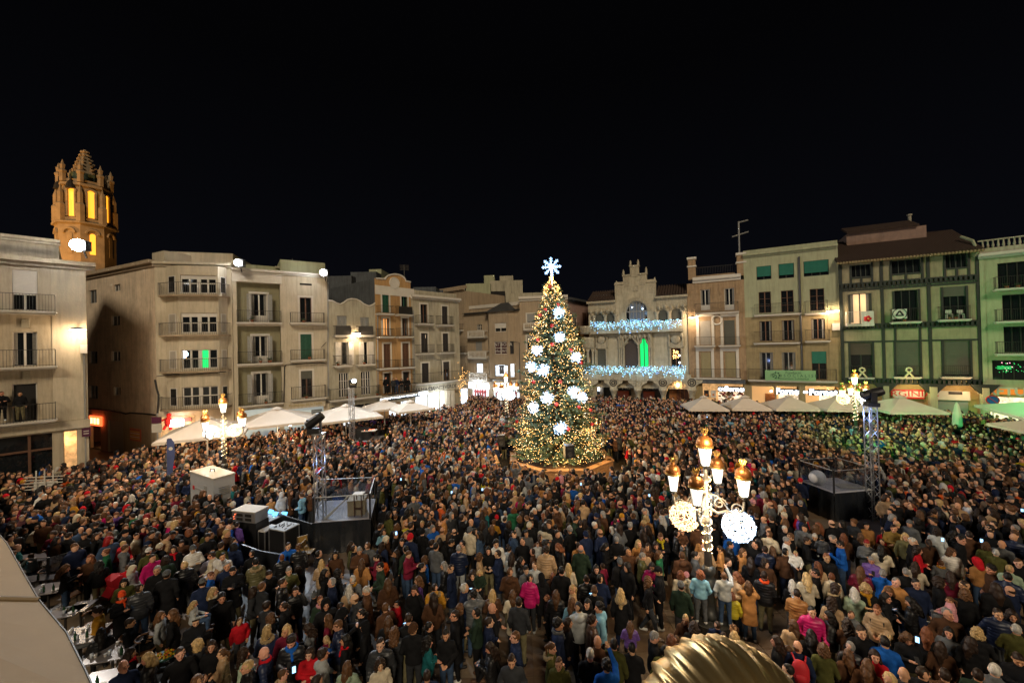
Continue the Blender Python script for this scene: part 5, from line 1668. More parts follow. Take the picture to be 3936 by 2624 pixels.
dots('pane_reflections', pts, .035, [mat('green reflection', (.1, 1, .3), .5, emit=(.05, .8, .2), estr=.5, sample=False), mat('pink reflection', (1, .4, .5), .5, emit=(1, .35, .5), estr=2.5, sample=False)], F.root, midx=(rng.random(n) < .25).astype(int))  # glowing dots painted on the glazing as green and pink reflections
F.box('green_backdrop', mat('green lit interior', (.02, .35, .08), .8, emit=(.02, .45, .12), estr=.42, var=.5, vscale=5), r_[0]+.3, r_[1]-2, .075, .085, r_[2]+.9, r_[3]-.5)  # glowing sheet before the glass stands in for the green interior light
_, vs0 = F.uv(260, 1238); _, vs1 = F.uv(260, 1200)
s_ = F.box('shop_sign', mat('orange sign', (.5, .14, .02), .5, emit=(1, .25, .03), estr=.35), F.uv(135, 1220)[0], F.L, -.3, -.15, vs0, vs1)
u, v = F.uv(290, 1220, off=-.3); text('SAFTUMA', M_LETC, s_, (u+.2, -.31, (vs0+vs1)/2), .95, bold=.03)
F.box('shop_window', M_SHOPW, F.uv(140, 1280)[0], F.L, -.05, -.003, .8, F.uv(260, 1258)[1])
F.box('pillar', M_GREENW, F.uv(80, 1260, off=-.5)[0], F.uv(128, 1260, off=-.5)[0], -.8, -.4, 0, vs1)
# round no parking sign on its post
u, v = F.uv(170, 1278, off=-1.5)
loc = F.P0+F.X*u-F.Y*1.5
t = thing('road_sign', 'round red and blue no parking sign on a pole by the orange shop', 'sign', (loc.x, loc.y, 0), F.ang)
MB().tube([(0, .03, 0), (0, .03, v+.3)], .035, 6).build('pole', M_GREYP, t)
o = MB().lathe([(.4, -.01), (.4, .01)], (0, 0, 0), 24).build('plate', mat('sign blue', (.02, .06, .3), .4), t); o.rotation_euler = (R(90), 0, 0); o.location = (0, -.01, v)
q = MB(); q.tube([(.37*math.cos(a), -.03, v+.37*math.sin(a)) for a in np.linspace(0, 2*math.pi, 25)], .04, 5); q.tube([(-.26, -.03, v+.26), (.26, -.03, v-.26)], .03, 5)
q.build('red_ring', M_RED, t)

# ================================================================= bell tower far behind the left houses
tz = 98.0
def TP(x, y): return at_depth(*sp('T0', x, y), tz)
c0 = TP(490, 900)
cx_, cyt = c0.x, tz
M_TOW = mat('tower stone', (.30, .22, .13), .9, var=.3, vscale=.5, bump=.5, bscale=3, stain=.2)
M_TOWL = mat('lit belfry', (.7, .45, .15), .9, emit=(1.0, .36, .02), estr=1.0)
tw = thing('bell_tower', 'floodlit orange stone bell tower with a ruined looking spire and pinnacles', 'tower', (cx_, cyt, 0), R(14))
def zt(y): return TP(500, y).z
Rr = (TP(840, 1100).x-TP(110, 1100).x)/2*.74
def octo(r, z0, z1, name, m, a0=R(22.5), n=8):
 return MB().lathe([(r, z0), (r, z1)], (0, 0, 0), n, a0=a0).build(name, m, tw)
octo(Rr, 0, zt(1105), 'lower_shaft', M_TOW)
octo(Rr*1.1, zt(1105), zt(1085), 'cornice', M_TOW)
octo(Rr*.93, zt(1085), zt(1030), 'parapet', M_TOW)
octo(Rr*.84, zt(1030), zt(640), 'belfry', M_TOW)
octo(Rr*.93, zt(640), zt(610), 'cornice', M_TOW)
octo(Rr*.82, zt(610), zt(560), 'parapet', M_TOW)
octo(Rr*.52, zt(560), zt(450), 'spire_base', mat('green grey stone', (.06, .09, .06), .9, var=.3))
MB().lathe([(Rr*.42, zt(450)), (Rr*.05, zt(120))], (0, 0, 0), 8, a0=R(22.5)).build('spire', M_TOW, tw)
for k in range(8):
 a = R(22.5+45*k)
 for j in range(7):      # crockets up the spire ridges
  f_ = j/7; rr = Rr*(.42-.37*f_)
  MB().ball((rr*math.cos(a)*1.08, rr*math.sin(a)*1.08, zt(450)+(zt(120)-zt(450))*f_+.3), .30, 5, 3).build('crocket', M_TOW, tw)
 # buttress with pinnacle at each corner
 bx, by = Rr*.93*math.cos(a), Rr*.93*math.sin(a)
 q = MB(); q.lathe([(.85, zt(1085)), (.85, zt(880)), (.55, zt(860)), (.55, zt(740)), (.25, zt(690)), (.04, zt(640))], (bx, by, 0), 6); q.build('buttress', M_TOW, tw)
 q = MB(); q.lathe([(.62, zt(600)), (.62, zt(500)), (.78, zt(490)), (.78, zt(470)), (.4, zt(455)), (.55, zt(400)), (.3, zt(390)), (.04, zt(340))], (Rr*.84*math.cos(a), Rr*.84*math.sin(a), 0), 6)
 q.build('pinnacle', M_TOW, tw)
for k in range(8):
 a = R(45*k)
 d_ = Rr*.84*math.cos(R(22.5))
 o = thing('belfry_window', None, None, (d_*math.cos(a), d_*math.sin(a), 0), a+R(90)); o.parent = tw; o.location = (d_*math.cos(a), d_*math.sin(a), 0)
 v0, v1 = zt(1015), zt(680)
 w_ = .66
 pts = [(-w_, v0), (w_, v0)]+[(w_*math.cos(x), v1-w_+w_*math.sin(x)) for x in np.linspace(0, math.pi, 9)]
 q = MB(); q.slab(pts, -.12, -.04); q.build('glow', M_TOWL, o)
 q = MB(); q.tube([(-w_*1.2, -.2, v0), (-w_*1.2, -.2, v1-w_)]+[(-w_*1.35*math.cos(x), -.2, v1-w_+w_*1.35*math.sin(x)) for x in np.linspace(0, math.pi, 9)]+[(w_*1.2, -.2, v1-w_), (w_*1.2, -.2, v0)], .28, 5)
 q.build('frame', M_TOW, o)
 if k in (5, 6):
  q = MB(); q.lathe([(.9, 0), (.7, 1.0), (.45, 1.6), (.1, 1.9)], (0, -.35, v0+6.5), 8); q.box(-.15, .15, -.4, -.2, v0+8, v0+9.5); q.build('bell', M_DARK, o)
 d2 = Rr*math.cos(R(22.5))
 o2 = thing('lower_window', None, None, (d2*math.cos(a), d2*math.sin(a), 0), a+R(90)); o2.parent = tw
 v0, v1 = zt(1470), zt(1215)
 pts = [(-.5, v0), (.5, v0)]+[(.5*math.cos(x), v1-.5+.5*math.sin(x)) for x in np.linspace(0, math.pi, 9)]
 q = MB(); q.slab(pts, -.12, -.03); q.build('glow', M_TOWL if k == 7 else M_TOW, o2)
 q = MB(); q.tube([(-1.1*math.cos(x), -.15, v1-1.0+1.1*math.sin(x)+.8) for x in np.linspace(0, math.pi, 11)], .3, 5); q.build('frame', M_TOW, o2)
for (dx, dy, z_, e) in ((-26, -34, 22, 62000), (20, -34, 22, 26000)):
 lamp('SPOT', 'tower_floodlight', (cx_+dx, cyt+dy, z_), e, (1, .48, .12), .4, target=(cx_, cyt, zt(800)), spot=46)
# floodlights on the roofs of the left row
def flood(x, y, Y, label, r=.42, glow=60):
 p = at_depth(x, y, Y)
 t = thing('floodlight', label, 'floodlight', p)
 MB().box(-.34, .34, -.1, .28, -.3, .3).build('housing', M_IRON, t)
 MB().tube([(0, .15, -.3), (0, .3, -.7)], .05, 5).build('bracket', M_IRON, t)
 MB().ball((0, -.2, 0), r, 14, 9).build('lens', mat('floodlight glow', (1, 1, 1), .5, emit=(.93, .97, 1.0), estr=glow, sample=False), t, smooth=True)
 return p, t
pA, _ = flood(313, 945, 24.6, 'blazing white floodlight on the roof of the far left house', .36)
pB, _ = flood(920, 1011, 32.5, 'left of the two blue white floodlights on the white houses', .25)
pC, _ = flood(1246, 1049, 36.0, 'right of the two blue white floodlights on the white houses', .27)
FLOODS = (pA, pB, pC)
lamp('SPOT', 'flood_beam', pA+Vector((.3, -.7, 0)), 4200, (1, .88, .78), .3, target=(6, 16, 0), spot=115, blend=.6)
lamp('SPOT', 'flood_beam', pB+Vector((.2, -.7, 0)), 4200, (.72, .86, 1), .3, target=(8, 22, 0), spot=110, blend=.6)
lamp('SPOT', 'flood_beam', pC+Vector((.2, -.7, 0)), 4200, (.72, .86, 1), .3, target=(12, 22, 0), spot=110, blend=.6)
# ================================================================= Christmas tree
AVOID = []     # (x, y, radius) kept free of people
M_NEED = mat('fir needles', (.08, .11, .055), .8, var=.35, vscale=2)
M_NEED2 = mat('fir needles blue', (.09, .17, .14), .8, var=.35, vscale=2)
M_BARK = mat('bark', (.10, .06, .035), .9, var=.3, bump=.8)
M_WB = mat('warm bulb', (1, .8, .5), .5)
M_WB2 = mat('warm white bulb', (1, .9, .8), .5, emit=(1, .80, .45), estr=6, sample=False)
M_CB = mat('cold bulb', (.7, .85, 1), .5)
M_BURST = mat('snowball light', (.9, .95, 1), .5, emit=(.22, .52, 1.0), estr=2.0, sample=False)
M_CORE = mat('snowball core', (.9, .95, 1), .5, emit=(.75, .88, 1.0), estr=9, sample=False)
TZ = 27.0
pb = at_depth(2151, 1800, TZ)
TX = pb.x
AVOID.append((TX, TZ, 4.1)); AVOID.append((TX-.8, TZ-1.9, 3.3)); AVOID.append((TX+.8, TZ-1.9, 3.3))
k_ = TZ/F_PX
def th(y): return at_depth(2150, y, TZ).z
prof = [(th(1790), .6), (th(1775), 2.3), (th(1720), 3.05), (th(1680), 2.75), (th(1600), 2.55), (th(1550), 2.15), (th(1500), 2.25), (th(1420), 1.95), (th(1370), 1.95), (th(1300), 1.55), (th(1230), 1.25), (th(1180), .85), (th(1140), .62), (th(1100), .5), (th(1075), .12)]
pz = np.array([p[0] for p in prof]); pr = np.array([p[1] for p in prof])
def lean(z): return -0.02*(z-1)
tree = thing('christmas_tree', 'tall fir covered in golden lights with snowflake star in the middle of the square', 'christmas tree', (TX, TZ, 0))
MB().tube([(0, 0, 0.1), (lean(6), 0, 6), (lean(12.6), 0, 12.6)], [.24, .16, .04], 8).build('trunk', M_BARK, tree)
vs, fs, mi = [], [], []
nb = 0
br = []
z = .9
while z < 12.5:
 R_ = float(np.interp(z, pz, pr))
 n = max(5, int(8+R_*4.5))
 a0 = random.random()*6
 for k in range(n):
  a = a0+2*math.pi*k/n+random.gauss(0, .12)
  L = R_*random.uniform(.72, 1.12)
  br.append((z+random.gauss(0, .07), a, L*(.80+.32*abs(math.sin(z*2.6+math.sin(a*3))))*(1.18 if random.random() < .12 else 1)))
 z += .17+.10*random.random()
fr_pts = []
for (z, a, L) in br:
 ca, sa = math.cos(a), math.sin(a)
 m = max(3, int(L/.14))
 for j in range(m):
  t = (j+.6)/m
  if t < .25: continue
  px, py, pz_ = lean(z)+ca*L*t, sa*L*t, z-.10*L*t+.14*L*t*t
  w = .20*(1.15-t*.6)
  for sgn in (-1, 1, 0, 2):
   if sgn == 0: dx, dy, dz = ca*.28, sa*.28, .05
   elif sgn == 2: dx, dy, dz = ca*.12+random.gauss(0, .05), sa*.12+random.gauss(0, .05), .17
   else:
    b_ = a+sgn*(.75+random.gauss(0, .15)); dx, dy, dz = math.cos(b_)*w*1.5, math.sin(b_)*w*1.5, random.gauss(-.02, .05)
   nx, ny = -dy, dx
   l_ = math.hypot(nx, ny)+1e-6
   nx, ny = nx/l_*.045, ny/l_*.045
   o = len(vs)
   vs += [(px-nx, py-ny, pz_), (px+dx*.5-nx*1.3, py+dy*.5-ny*1.3, pz_+dz*.6+.03), (px+dx, py+dy, pz_+dz), (px+dx*.5+nx*1.3, py+dy*.5+ny*1.3, pz_+dz*.6-.03)]
   fs.append((o, o+1, o+2, o+3)); mi.append(random.random() < .4)
 fr_pts.append((z, a, L))
me = np_mesh('crown', np.array(vs), np.array(fs), [M_NEED, M_NEED2], np.array(mi, dtype=int), smooth=False)
crown = bpy.data.objects.new('crown', me); link(crown, tree); crown['kind'] = 'stuff'
q = MB()
for (z, a, L) in br[::2]:
 q.tube([(lean(z), 0, z), (lean(z)+math.cos(a)*L*.5, math.sin(a)*L*.5, z-.04*L), (lean(z)+math.cos(a)*L*.92, math.sin(a)*L*.92, z+.03*L)], [.03, .02, .008], 3, cap=False)
q.build('branches', M_BARK, tree, kind='stuff')
# golden string lights, nearly all on the outside of the crown
N = 5600
zz = np.concatenate([rng.uniform(1.0, 12.4, int(N*.86)), rng.uniform(.9, 3.4, N-int(N*.86))])
RR = np.interp(zz, pz, pr)
keep = rng.random(N) < np.clip(RR/2.2+.25, 0, 1)
zz, RR = zz[keep], RR[keep]
aa = rng.uniform(0, 2*math.pi, len(zz))
rr = RR*(.84+.22*np.abs(np.sin(zz*2.6+np.sin(aa*3))))*rng.uniform(.72, 1.08, len(zz))
pts = np.column_stack([lean(zz)+rr*np.cos(aa), rr*np.sin(aa), zz])
dots('string_lights', pts, rng.uniform(.010, .022, len(pts)), [M_WB, M_WB2], tree, octa=True, midx=(rng.random(len(pts)) < .20).astype(int))
# dense gold collar just under the star
zz = rng.uniform(th(1130), th(1062), 130); aa = rng.uniform(0, 6.28, 130); r_ = np.interp(zz, pz, pr)*1.02
dots('string_lights', np.column_stack([lean(zz)+r_*np.cos(aa), r_*np.sin(aa), zz]), .03, M_WB, tree)
# snow ball bursts
BUR = [(778, 440), (786, 603), (636, 690), (897, 738), (597, 800), (677, 822), (880, 968), (935, 1005), (703, 1010), (610, 1072), (790, 1212)]
for i, (x, y) in enumerate(BUR):
 X, Y = sp('C3', x, y)
 p = at_depth(X, Y, TZ)
 dx = p.x-TX-lean(p.z)
 Rz = float(np.interp(p.z, pz, pr))
 dy = -math.sqrt(max(.04, (Rz*1.02)**2-dx*dx))
 p = at_depth(X, Y, TZ+dy)
 b = thing('snowball_light', None, None, (p.x-TX, p.y-TZ, p.z)); b.parent = tree
 d = rng.normal(0, 1, (80, 3)); d /= np.linalg.norm(d, axis=1)[:, None]
 rad = .40 if i in (0, 5, 6, 8, 10) else .34
 dots('spike_lights', d*rad*rng.uniform(.55, 1.15, (80, 1)), .030, M_BURST, b)
 MB().ball((0, 0, 0), .17, 10, 7).build('core', M_CORE, b, smooth=True)
 q = MB()
 for v in d[:36]: q.tube([v*.1, v*rad*1.05], .008, 3, cap=False)
 q.build('spikes', M_BURST, b, kind='stuff')
 lamp('POINT', 'burst_light', (p.x, p.y-.6, p.z), 17, (.50, .74, 1.0), .25)
M_BAUB = mat('red bauble', (.35, .006, .012), .18, spec=.8)
for (x, y) in ((720, 262), (690, 420), (735, 525), (640, 618), (735, 650), (860, 690), (930, 775), (775, 382), (790, 898), (610, 902), (655, 455), (990, 1090), (500, 1165), (1003, 1183), (845, 1217), (915, 1070), (765, 1050)):
 X, Y = sp('C3', x, y)
 p = at_depth(X, Y, TZ); Rz = float(np.interp(p.z, pz, pr)); dx = p.x-TX-lean(p.z)
 p = at_depth(X, Y, TZ-math.sqrt(max(.04, (Rz*1.05)**2-dx*dx)))
 MB().ball((p.x-TX, p.y-TZ, p.z), .13, 10, 7).build('bauble', M_BAUB, tree, smooth=True)
# snowflake star
X, Y = sp('C3', 731, 132)
p = at_depth(X, Y, TZ)
st = thing('snowflake_star', None, None, (p.x-TX, 0, p.z)); st.parent = tree
q = MB()
SR = .62
for k in range(8):
 a = k*math.pi/4+.05
 ca, sa = math.cos(a), math.sin(a)
 q.tube([(0, 0, 0), (ca*SR, 0, sa*SR)], .022, 4)
 for f_ in (.5, .75):
  for sg_ in (-1, 1):
   b_ = a+sg_*.7
   q.tube([(ca*SR*f_, 0, sa*SR*f_), (ca*SR*f_+math.cos(b_)*.16, 0, sa*SR*f_+math.sin(b_)*.16)], .016, 4)
 q.ball((ca*SR, 0, sa*SR), .045, 6, 4)
q.build('rays', M_BURST, st)
d = rng.normal(0, 1, (60, 2)); dots('star_lights', np.column_stack([d[:, 0]*.15, rng.normal(0, .06, 60), d[:, 1]*.15]), .04, M_BURST, st)
MB().tube([(0, 0, -.1), (0, 0, -1.3)], .03, 6).build('pole', M_WB2, st)
lamp('POINT', 'star_light', (p.x, TZ-.8, p.z), 14, (.5, .75, 1), .3)
for (z, r_, e) in ((2.2, 2.6, 130), (5.0, 2.1, 90), (8.2, 1.5, 60), (11.2, .8, 30)):
 for a in (-2.3, -1.57, -.8):
  lamp('POINT', 'string_light_glow', (TX+math.cos(a)*(r_+.9), TZ+math.sin(a)*(r_+.9), z), e*1.1, (1, .62, .25), .7)
lamp('POINT', 'planter_light', (TX, TZ-1.9, .9), 90, (1, .55, .18), .3)
# wooden planter
pl = thing('wooden_planter', 'low eight sided wooden planter box round the foot of the fir', 'planter', (TX, TZ, 0), R(22.5))
M_WOOD = mat('planter wood', (.36, .19, .08), .6, var=.25, vscale=4, bump=.4)
n, RO, H = 8, 3.55, .92
for k in range(n):
 a0, a1 = 2*math.pi*k/n, 2*math.pi*(k+1)/n
 p0, p1 = Vector((RO*math.cos(a0), RO*math.sin(a0))), Vector((RO*math.cos(a1), RO*math.sin(a1)))
 pn = thing('side_panel', None, None, ((p0.x+p1.x)/2, (p0.y+p1.y)/2, 0), math.atan2((p1-p0).y, (p1-p0).x)); pn.parent = pl
 L = (p1-p0).length
 for j in range(5):
  MB().box(-L/2+.04, L/2-.04, -.03, .03, .02+j*.17, .02+j*.17+.155).build('plank', M_WOOD, pn)
 MB().box(-L/2-.08, L/2+.08, -.05, .38, .88, .94).build('rim_board', M_WOOD, pn)
MB().lathe([(3.3, .02), (3.3, .55)], (0, 0, 0), 8).build('soil', mat('soil', (.05, .03, .02), .9, var=.4, vscale=3), pl)

# ================================================================= ornate five lantern street lamps
M_CAST = mat('painted cast iron', (.20, .19, .17), .45, metal=.4, var=.3, vscale=6)
M_CAST2 = mat('dark cast iron', (.05, .05, .045), .4, metal=.5, var=.3, vscale=6)
M_COPP = mat('copper dome', (.42, .17, .05), .35, metal=.75, var=.35, vscale=7)
M_GOLD = mat('gilt spikes', (.75, .5, .15), .35, metal=.9)
M_LANT = mat('lantern glass', (1, 1, 1), .5, emit=(1.0, .90, .76), estr=1.3, sample=False)
def lantern(parent, x, y, z, s=1.0):
 l = thing('lantern', None, None, (x, y, z)); l.parent = parent; l.scale = (s, s, s)
 n = 6
 MB().lathe([(.10, 0), (.115, .02), (.185, .50)], (0, 0, 0), n, a0=.3).build('glass', M_LANT, l)
 q = MB()
 for k in range(n):
  a = .3+2*math.pi*k/n
  q.tube([(.12*math.cos(a), .12*math.sin(a), 0), (.195*math.cos(a), .195*math.sin(a), .51)], .009, 4)
 q.lathe([(.13, -.03), (.13, .0)], (0, 0, 0), 12); q.lathe([(.02, -.12), (.06, -.10), (.03, -.05), (.12, -.03)], (0, 0, 0), 8)
 q.build('frame', M_CAST2, l)
 q = MB(); q.lathe([(.205, .50), (.225, .51), (.225, .56), (.205, .57)], (0, 0, 0), 18)
 q.build('collar', M_GOLD, l)
 MB().lathe([(.21, .57), (.22, .62), (.21, .70), (.17, .78), (.10, .83), (.05, .85), (.05, .87), (.07, .88), (.07, .91)], (0, 0, 0), 16).build('dome', M_COPP, l, smooth=True)
 q = MB()
 for k in range(8):
  a = 2*math.pi*k/8
  q.tube([(.05*math.cos(a), .05*math.sin(a), .90), (.10*math.cos(a), .10*math.sin(a), 1.02), (.075*math.cos(a), .075*math.sin(a), 1.08)], [.014, .012, .004], 4)
 q.ball((0, 0, 1.02), .03, 6, 4)
 q.build('crown_spikes', M_GOLD, l)
 return l
def light_ball(x, y, z, r, cold, label, parent=None, nb=300):
 b = thing('light_ball', label, 'light ball', (x, y, z), 0, 'glowing wire balls hung from the lamp posts')
 mA = mat('ball bulb cold', (.9, .95, 1), .5, emit=(.50, .74, 1.0), estr=1.7, sample=False) if cold else mat('ball bulb warm', (1, .9, .75), .5, emit=(1, .66, .32), estr=1.6, sample=False)
 mW = mat('glow wire cold', (.85, .9, 1), .5, emit=(.62, .80, 1.0), estr=.30, sample=False) if cold else mat('glow wire warm', (1, .85, .65), .5, emit=(1, .62, .30), estr=.26, sample=False)
 d = rng.normal(0, 1, (nb, 3)); d /= np.linalg.norm(d, axis=1)[:, None]
 dots('bulbs', d*r*rng.uniform(.93, 1.04, (nb, 1)), r*.038, mA, b)
 q = MB()
 for k in range(26):
  a, c = Vector(rng.normal(0, 1, 3)).normalized(), Vector(rng.normal(0, 1, 3))
  c = (c-a*c.dot(a)).normalized()
  t0 = random.random()*6
  q.tube([(a*math.cos(t0+t)+c*math.sin(t0+t))*r*.97 for t in np.linspace(0, 5.2, 22)], r*.021, 3, cap=False)
 q.build('wire_ball', mW, b, kind='stuff')
 lamp('POINT', 'ball_light', (x, y-.05, z), 75 if cold else 55, (.72, .86, 1) if cold else (1, .70, .40), r*.9)
 return b
def lamp_post(x, y, top, label, arms, light=90, balls=(), nstr=260, ped=True):
 """top = height of the topmost spike"""
 t = thing('lamp_post', label, 'street lamp', (x, y, 0), 0, 'ornate five lantern lamp posts')
 hc = top-1.1
 q = MB()
 q.lathe([(.62, 0), (.62, .12), (.56, .16), (.56, .42), (.60, .46), (.60, .5), (.30, .52)], (0, 0, 0), 16); q.build('pedestal', M_CAST2, t, smooth=False)
 q = MB(); q.lathe([(.26, .5), (.28, .62), (.20, .70), (.17, .95), (.22, 1.25), (.24, 1.5), (.17, 1.62), (.13, 1.7), (.19, 1.78), (.19, 1.9), (.11, 1.98)], (0, 0, 0), 14)
 q.build('base', M_CAST2, t, smooth=True)
 q = MB()
 q.lathe([(.10, 1.98), (.085, hc-1.7), (.14, hc-1.66), (.14, hc-1.55), (.07, hc-1.5), (.06, hc-.45), (.11, hc-.4), (.06, hc-.3), (.06, hc-.05)], (0, 0, 0), 10)
 for k in range(8):
  a = k*math.pi/4; q.tube([(.10*math.cos(a), .10*math.sin(a), 2.0), (.09*math.cos(a), .09*math.sin(a), hc-1.7)], .012, 3)
 q.build('column', M_CAST, t, smooth=True)
 lantern(t, 0, 0, hc, 1.02)
 for (ax, ay, dz, s) in arms:
  L = math.hypot(ax, ay); ux, uy = ax/L, ay/L
  zb = hc-1.05+dz
  q = MB()
  P_ = lambda f, h: (ux*L*f, uy*L*f, zb+h)
  q.tube([P_(.08, -.25), P_(.3, -.38), P_(.55, -.28), P_(.78, -.40), P_(.98, -.22), P_(1.0, .02)], [.05, .045, .04, .045, .04, .035], 6)
  q.tube([P_(.08, .15), P_(.3, .12), P_(.48, -.08), P_(.6, -.26)], .028, 5)
  for (c0_, h0, r0) in ((.36, -.10, .19), (.80, -.20, .17)):      # scrolls
   q.tube([(ux*(L*c0_+r0*(1-i/16)*math.cos(i*.62)), uy*(L*c0_+r0*(1-i/16)*math.cos(i*.62)), zb+h0+r0*(1-i/16)*math.sin(i*.62)) for i in range(15)], .022, 5)
  q.ball(P_(.55, -.34), .05, 6, 4)
  q.build('arm', M_CAST, t, smooth=True)
  lantern(t, ax, ay, zb+.18, s*.92)
 nn = nstr
 zz = np.linspace(2.3, hc-.25, nn); aa = np.linspace(0, 60, nn)+rng.normal(0, .4, nn)
 dots('string_lights', np.column_stack([.13*np.cos(aa), .13*np.sin(aa), zz]), rng.uniform(.009, .018, nn), [M_WB, M_WB2], t, midx=(rng.random(nn) < .6).astype(int))
 lamp('POINT', 'lantern_light', (0, -.3, hc-.95), light*.45, (1.0, .72, .42), .5, parent=t)
 lamp('POINT', 'lantern_light', (0, -.9, hc+.9), light*.9, (1.0, .74, .45), .4, parent=t)
 AVOID.append((x, y, .75))
 return t
# big one in front
LZ = 11.6
pL = at_depth(2729, 2429, LZ)
LX = pL.x
lt = lamp_post(LX, LZ, at_depth(2725, 1641, LZ).z, 'near ornate lamp post with five lanterns and light wound column', ((-.86, .22, .08, 1.0), (-.64, -.80, .06, 1.0), (.76, .82, .06, 1.0), (.90, -.34, .08, 1.05)), 260, nstr=330)
pW = at_depth(2631, 1982, LZ+.15); light_ball(pW.x, pW.y, pW.z, .41, False, 'warm white wire ball of lights on the near lamp post')
pW2 = at_depth(2838, 2021, LZ-.25); light_ball(pW2.x, pW2.y, pW2.z, .43, True, 'cold white wire ball of lights on the near lamp post', nb=360)
# left one
def post_at(x, ytop, Y, label, arms, light, balls):
 p = at_depth(x, ytop, Y)
 lamp_post(p.x, Y, p.z, label, arms, light, nstr=150)
 for (bx, by, r, cold, lab) in balls:
  b = at_depth(bx, by, Y-.2); light_ball(b.x, b.y, b.z, r, cold, lab, nb=220)
A5 = ((-1.0, -.1, .0, 1.05), (-.42, -.85, .0, 1.05), (.42, .85, .0, 1.05), (1.0, .2, .0, 1.05))
post_at(857, 1512, 23.3, 'lamp post by the white terrace parasols on the left', A5, 330,
  ((811, 1660, .38, True, 'cold white wire ball left of the lamp post by the parasols'), (901, 1653, .36, False, 'warm white wire ball right of the lamp post by the parasols')))
post_at(1944, 1424, 36.5, 'far lamp post in front of the clothes shop', A5, 240,
  ((1929, 1519, .42, True, 'white wire ball left on the lamp post before the clothes shop'), (1962, 1519, .42, True, 'white wire ball right on the lamp post before the clothes shop')))
post_at(3283, 1419, 29.0, 'lamp post before the timber house on the right', A5, 330,
  ((3241, 1532, .40, False, 'warm wire ball left on the lamp post before the timber house'), (3328, 1536, .40, True, 'cold wire ball right on the lamp post before the timber house')))

# ================================================================= trusses, stages, moving heads
M_ALU = mat('truss aluminium', (.55, .56, .58), .35, metal=.85)
M_SKIRT = mat('black stage cloth', (.012, .014, .017), .24, bump=1.0, bscale=2.2, spec=1.0)
M_BLK = mat('black case', (.012, .012, .013), .45)
M_DECK = mat('stage deck', (.34, .33, .36), .6, var=.2, vscale=3)
M_CLEAR = bpy.data.materials.new('clear acrylic'); M_CLEAR.use_nodes = True
nt = M_CLEAR.node_tree; nt.nodes.clear()
o_ = nt.nodes.new('ShaderNodeOutputMaterial'); g_ = nt.nodes.new('ShaderNodeBsdfGlossy'); t_n = nt.nodes.new('ShaderNodeBsdfTransparent'); mx_ = nt.nodes.new('ShaderNodeMixShader')
g_.inputs['Roughness'].default_value = .05; g_.inputs['Color'].default_value = (.8, .85, .9, 1); t_n.inputs[0].default_value = (.86, .88, .9, 1); mx_.inputs[0].default_value = .10
nt.links.new(t_n.outputs[0], mx_.inputs[1]); nt.links.new(g_.outputs[0], mx_.inputs[2]); nt.links.new(mx_.outputs[0], o_.inputs[0])
def truss(x, y, h, label, w=.29, rot=0.0, tint=None, power=0.0, target=None):
 t = thing('truss_tower', label, 'truss', (x, y, 0), rot, 'lighting truss towers')
 a = w/2
 for sx_ in (-a, a):
  for sy_ in (-a, a):
   MB().tube([(sx_, sy_, 0), (sx_, sy_, h)], .025, 6).build('chord', M_ALU, t)
 q = MB(); z = .1; n = int(h/w)
 for k in range(n):
  z0, z1 = h*k/n, h*(k+1)/n
  s_ = 1 if k % 2 else -1
  q.tube([(-a*s_, -a, z0), (a*s_, -a, z1)], .013, 4, cap=False); q.tube([(-a*s_, a, z0), (a*s_, a, z1)], .013, 4, cap=False)
  q.tube([(-a, -a*s_, z0), (-a, a*s_, z1)], .013, 4, cap=False); q.tube([(a, -a*s_, z0), (a, a*s_, z1)], .013, 4, cap=False)
 q.build('braces', M_ALU, t, kind='stuff')
 MB().box(-a-.05, a+.05, -a-.05, a+.05, h, h+.04).build('top_plate', M_ALU, t)
 AVOID.append((x, y, .45))
 return t
def moving_head(x, y, z, label, tilt, yaw, lit=None):
 t = thing('moving_light', label, 'stage light', (x, y, z), yaw)
 MB().box(-.2, .2, -.17, .17, 0, .15).build('base', M_BLK, t)
 q = MB(); q.box(-.24, -.18, -.08, .08, .15, .55); q.box(.18, .24, -.08, .08, .15, .55); q.box(-.24, .24, -.08, .08, .15, .2); q.build('yoke', M_BLK, t)
 o = MB().lathe([(.12, -.3), (.17, -.26), (.17, .22), (.15, .34)], (0, 0, 0), 14).build('head', M_BLK, t, smooth=False); o.location = (0, 0, .48); o.rotation_euler = (tilt, 0, 0)
 l = MB().lathe([(.14, .345), (.14, .352)], (0, 0, 0), 14).build('lens', lit or M_GLASS, o)
 return t
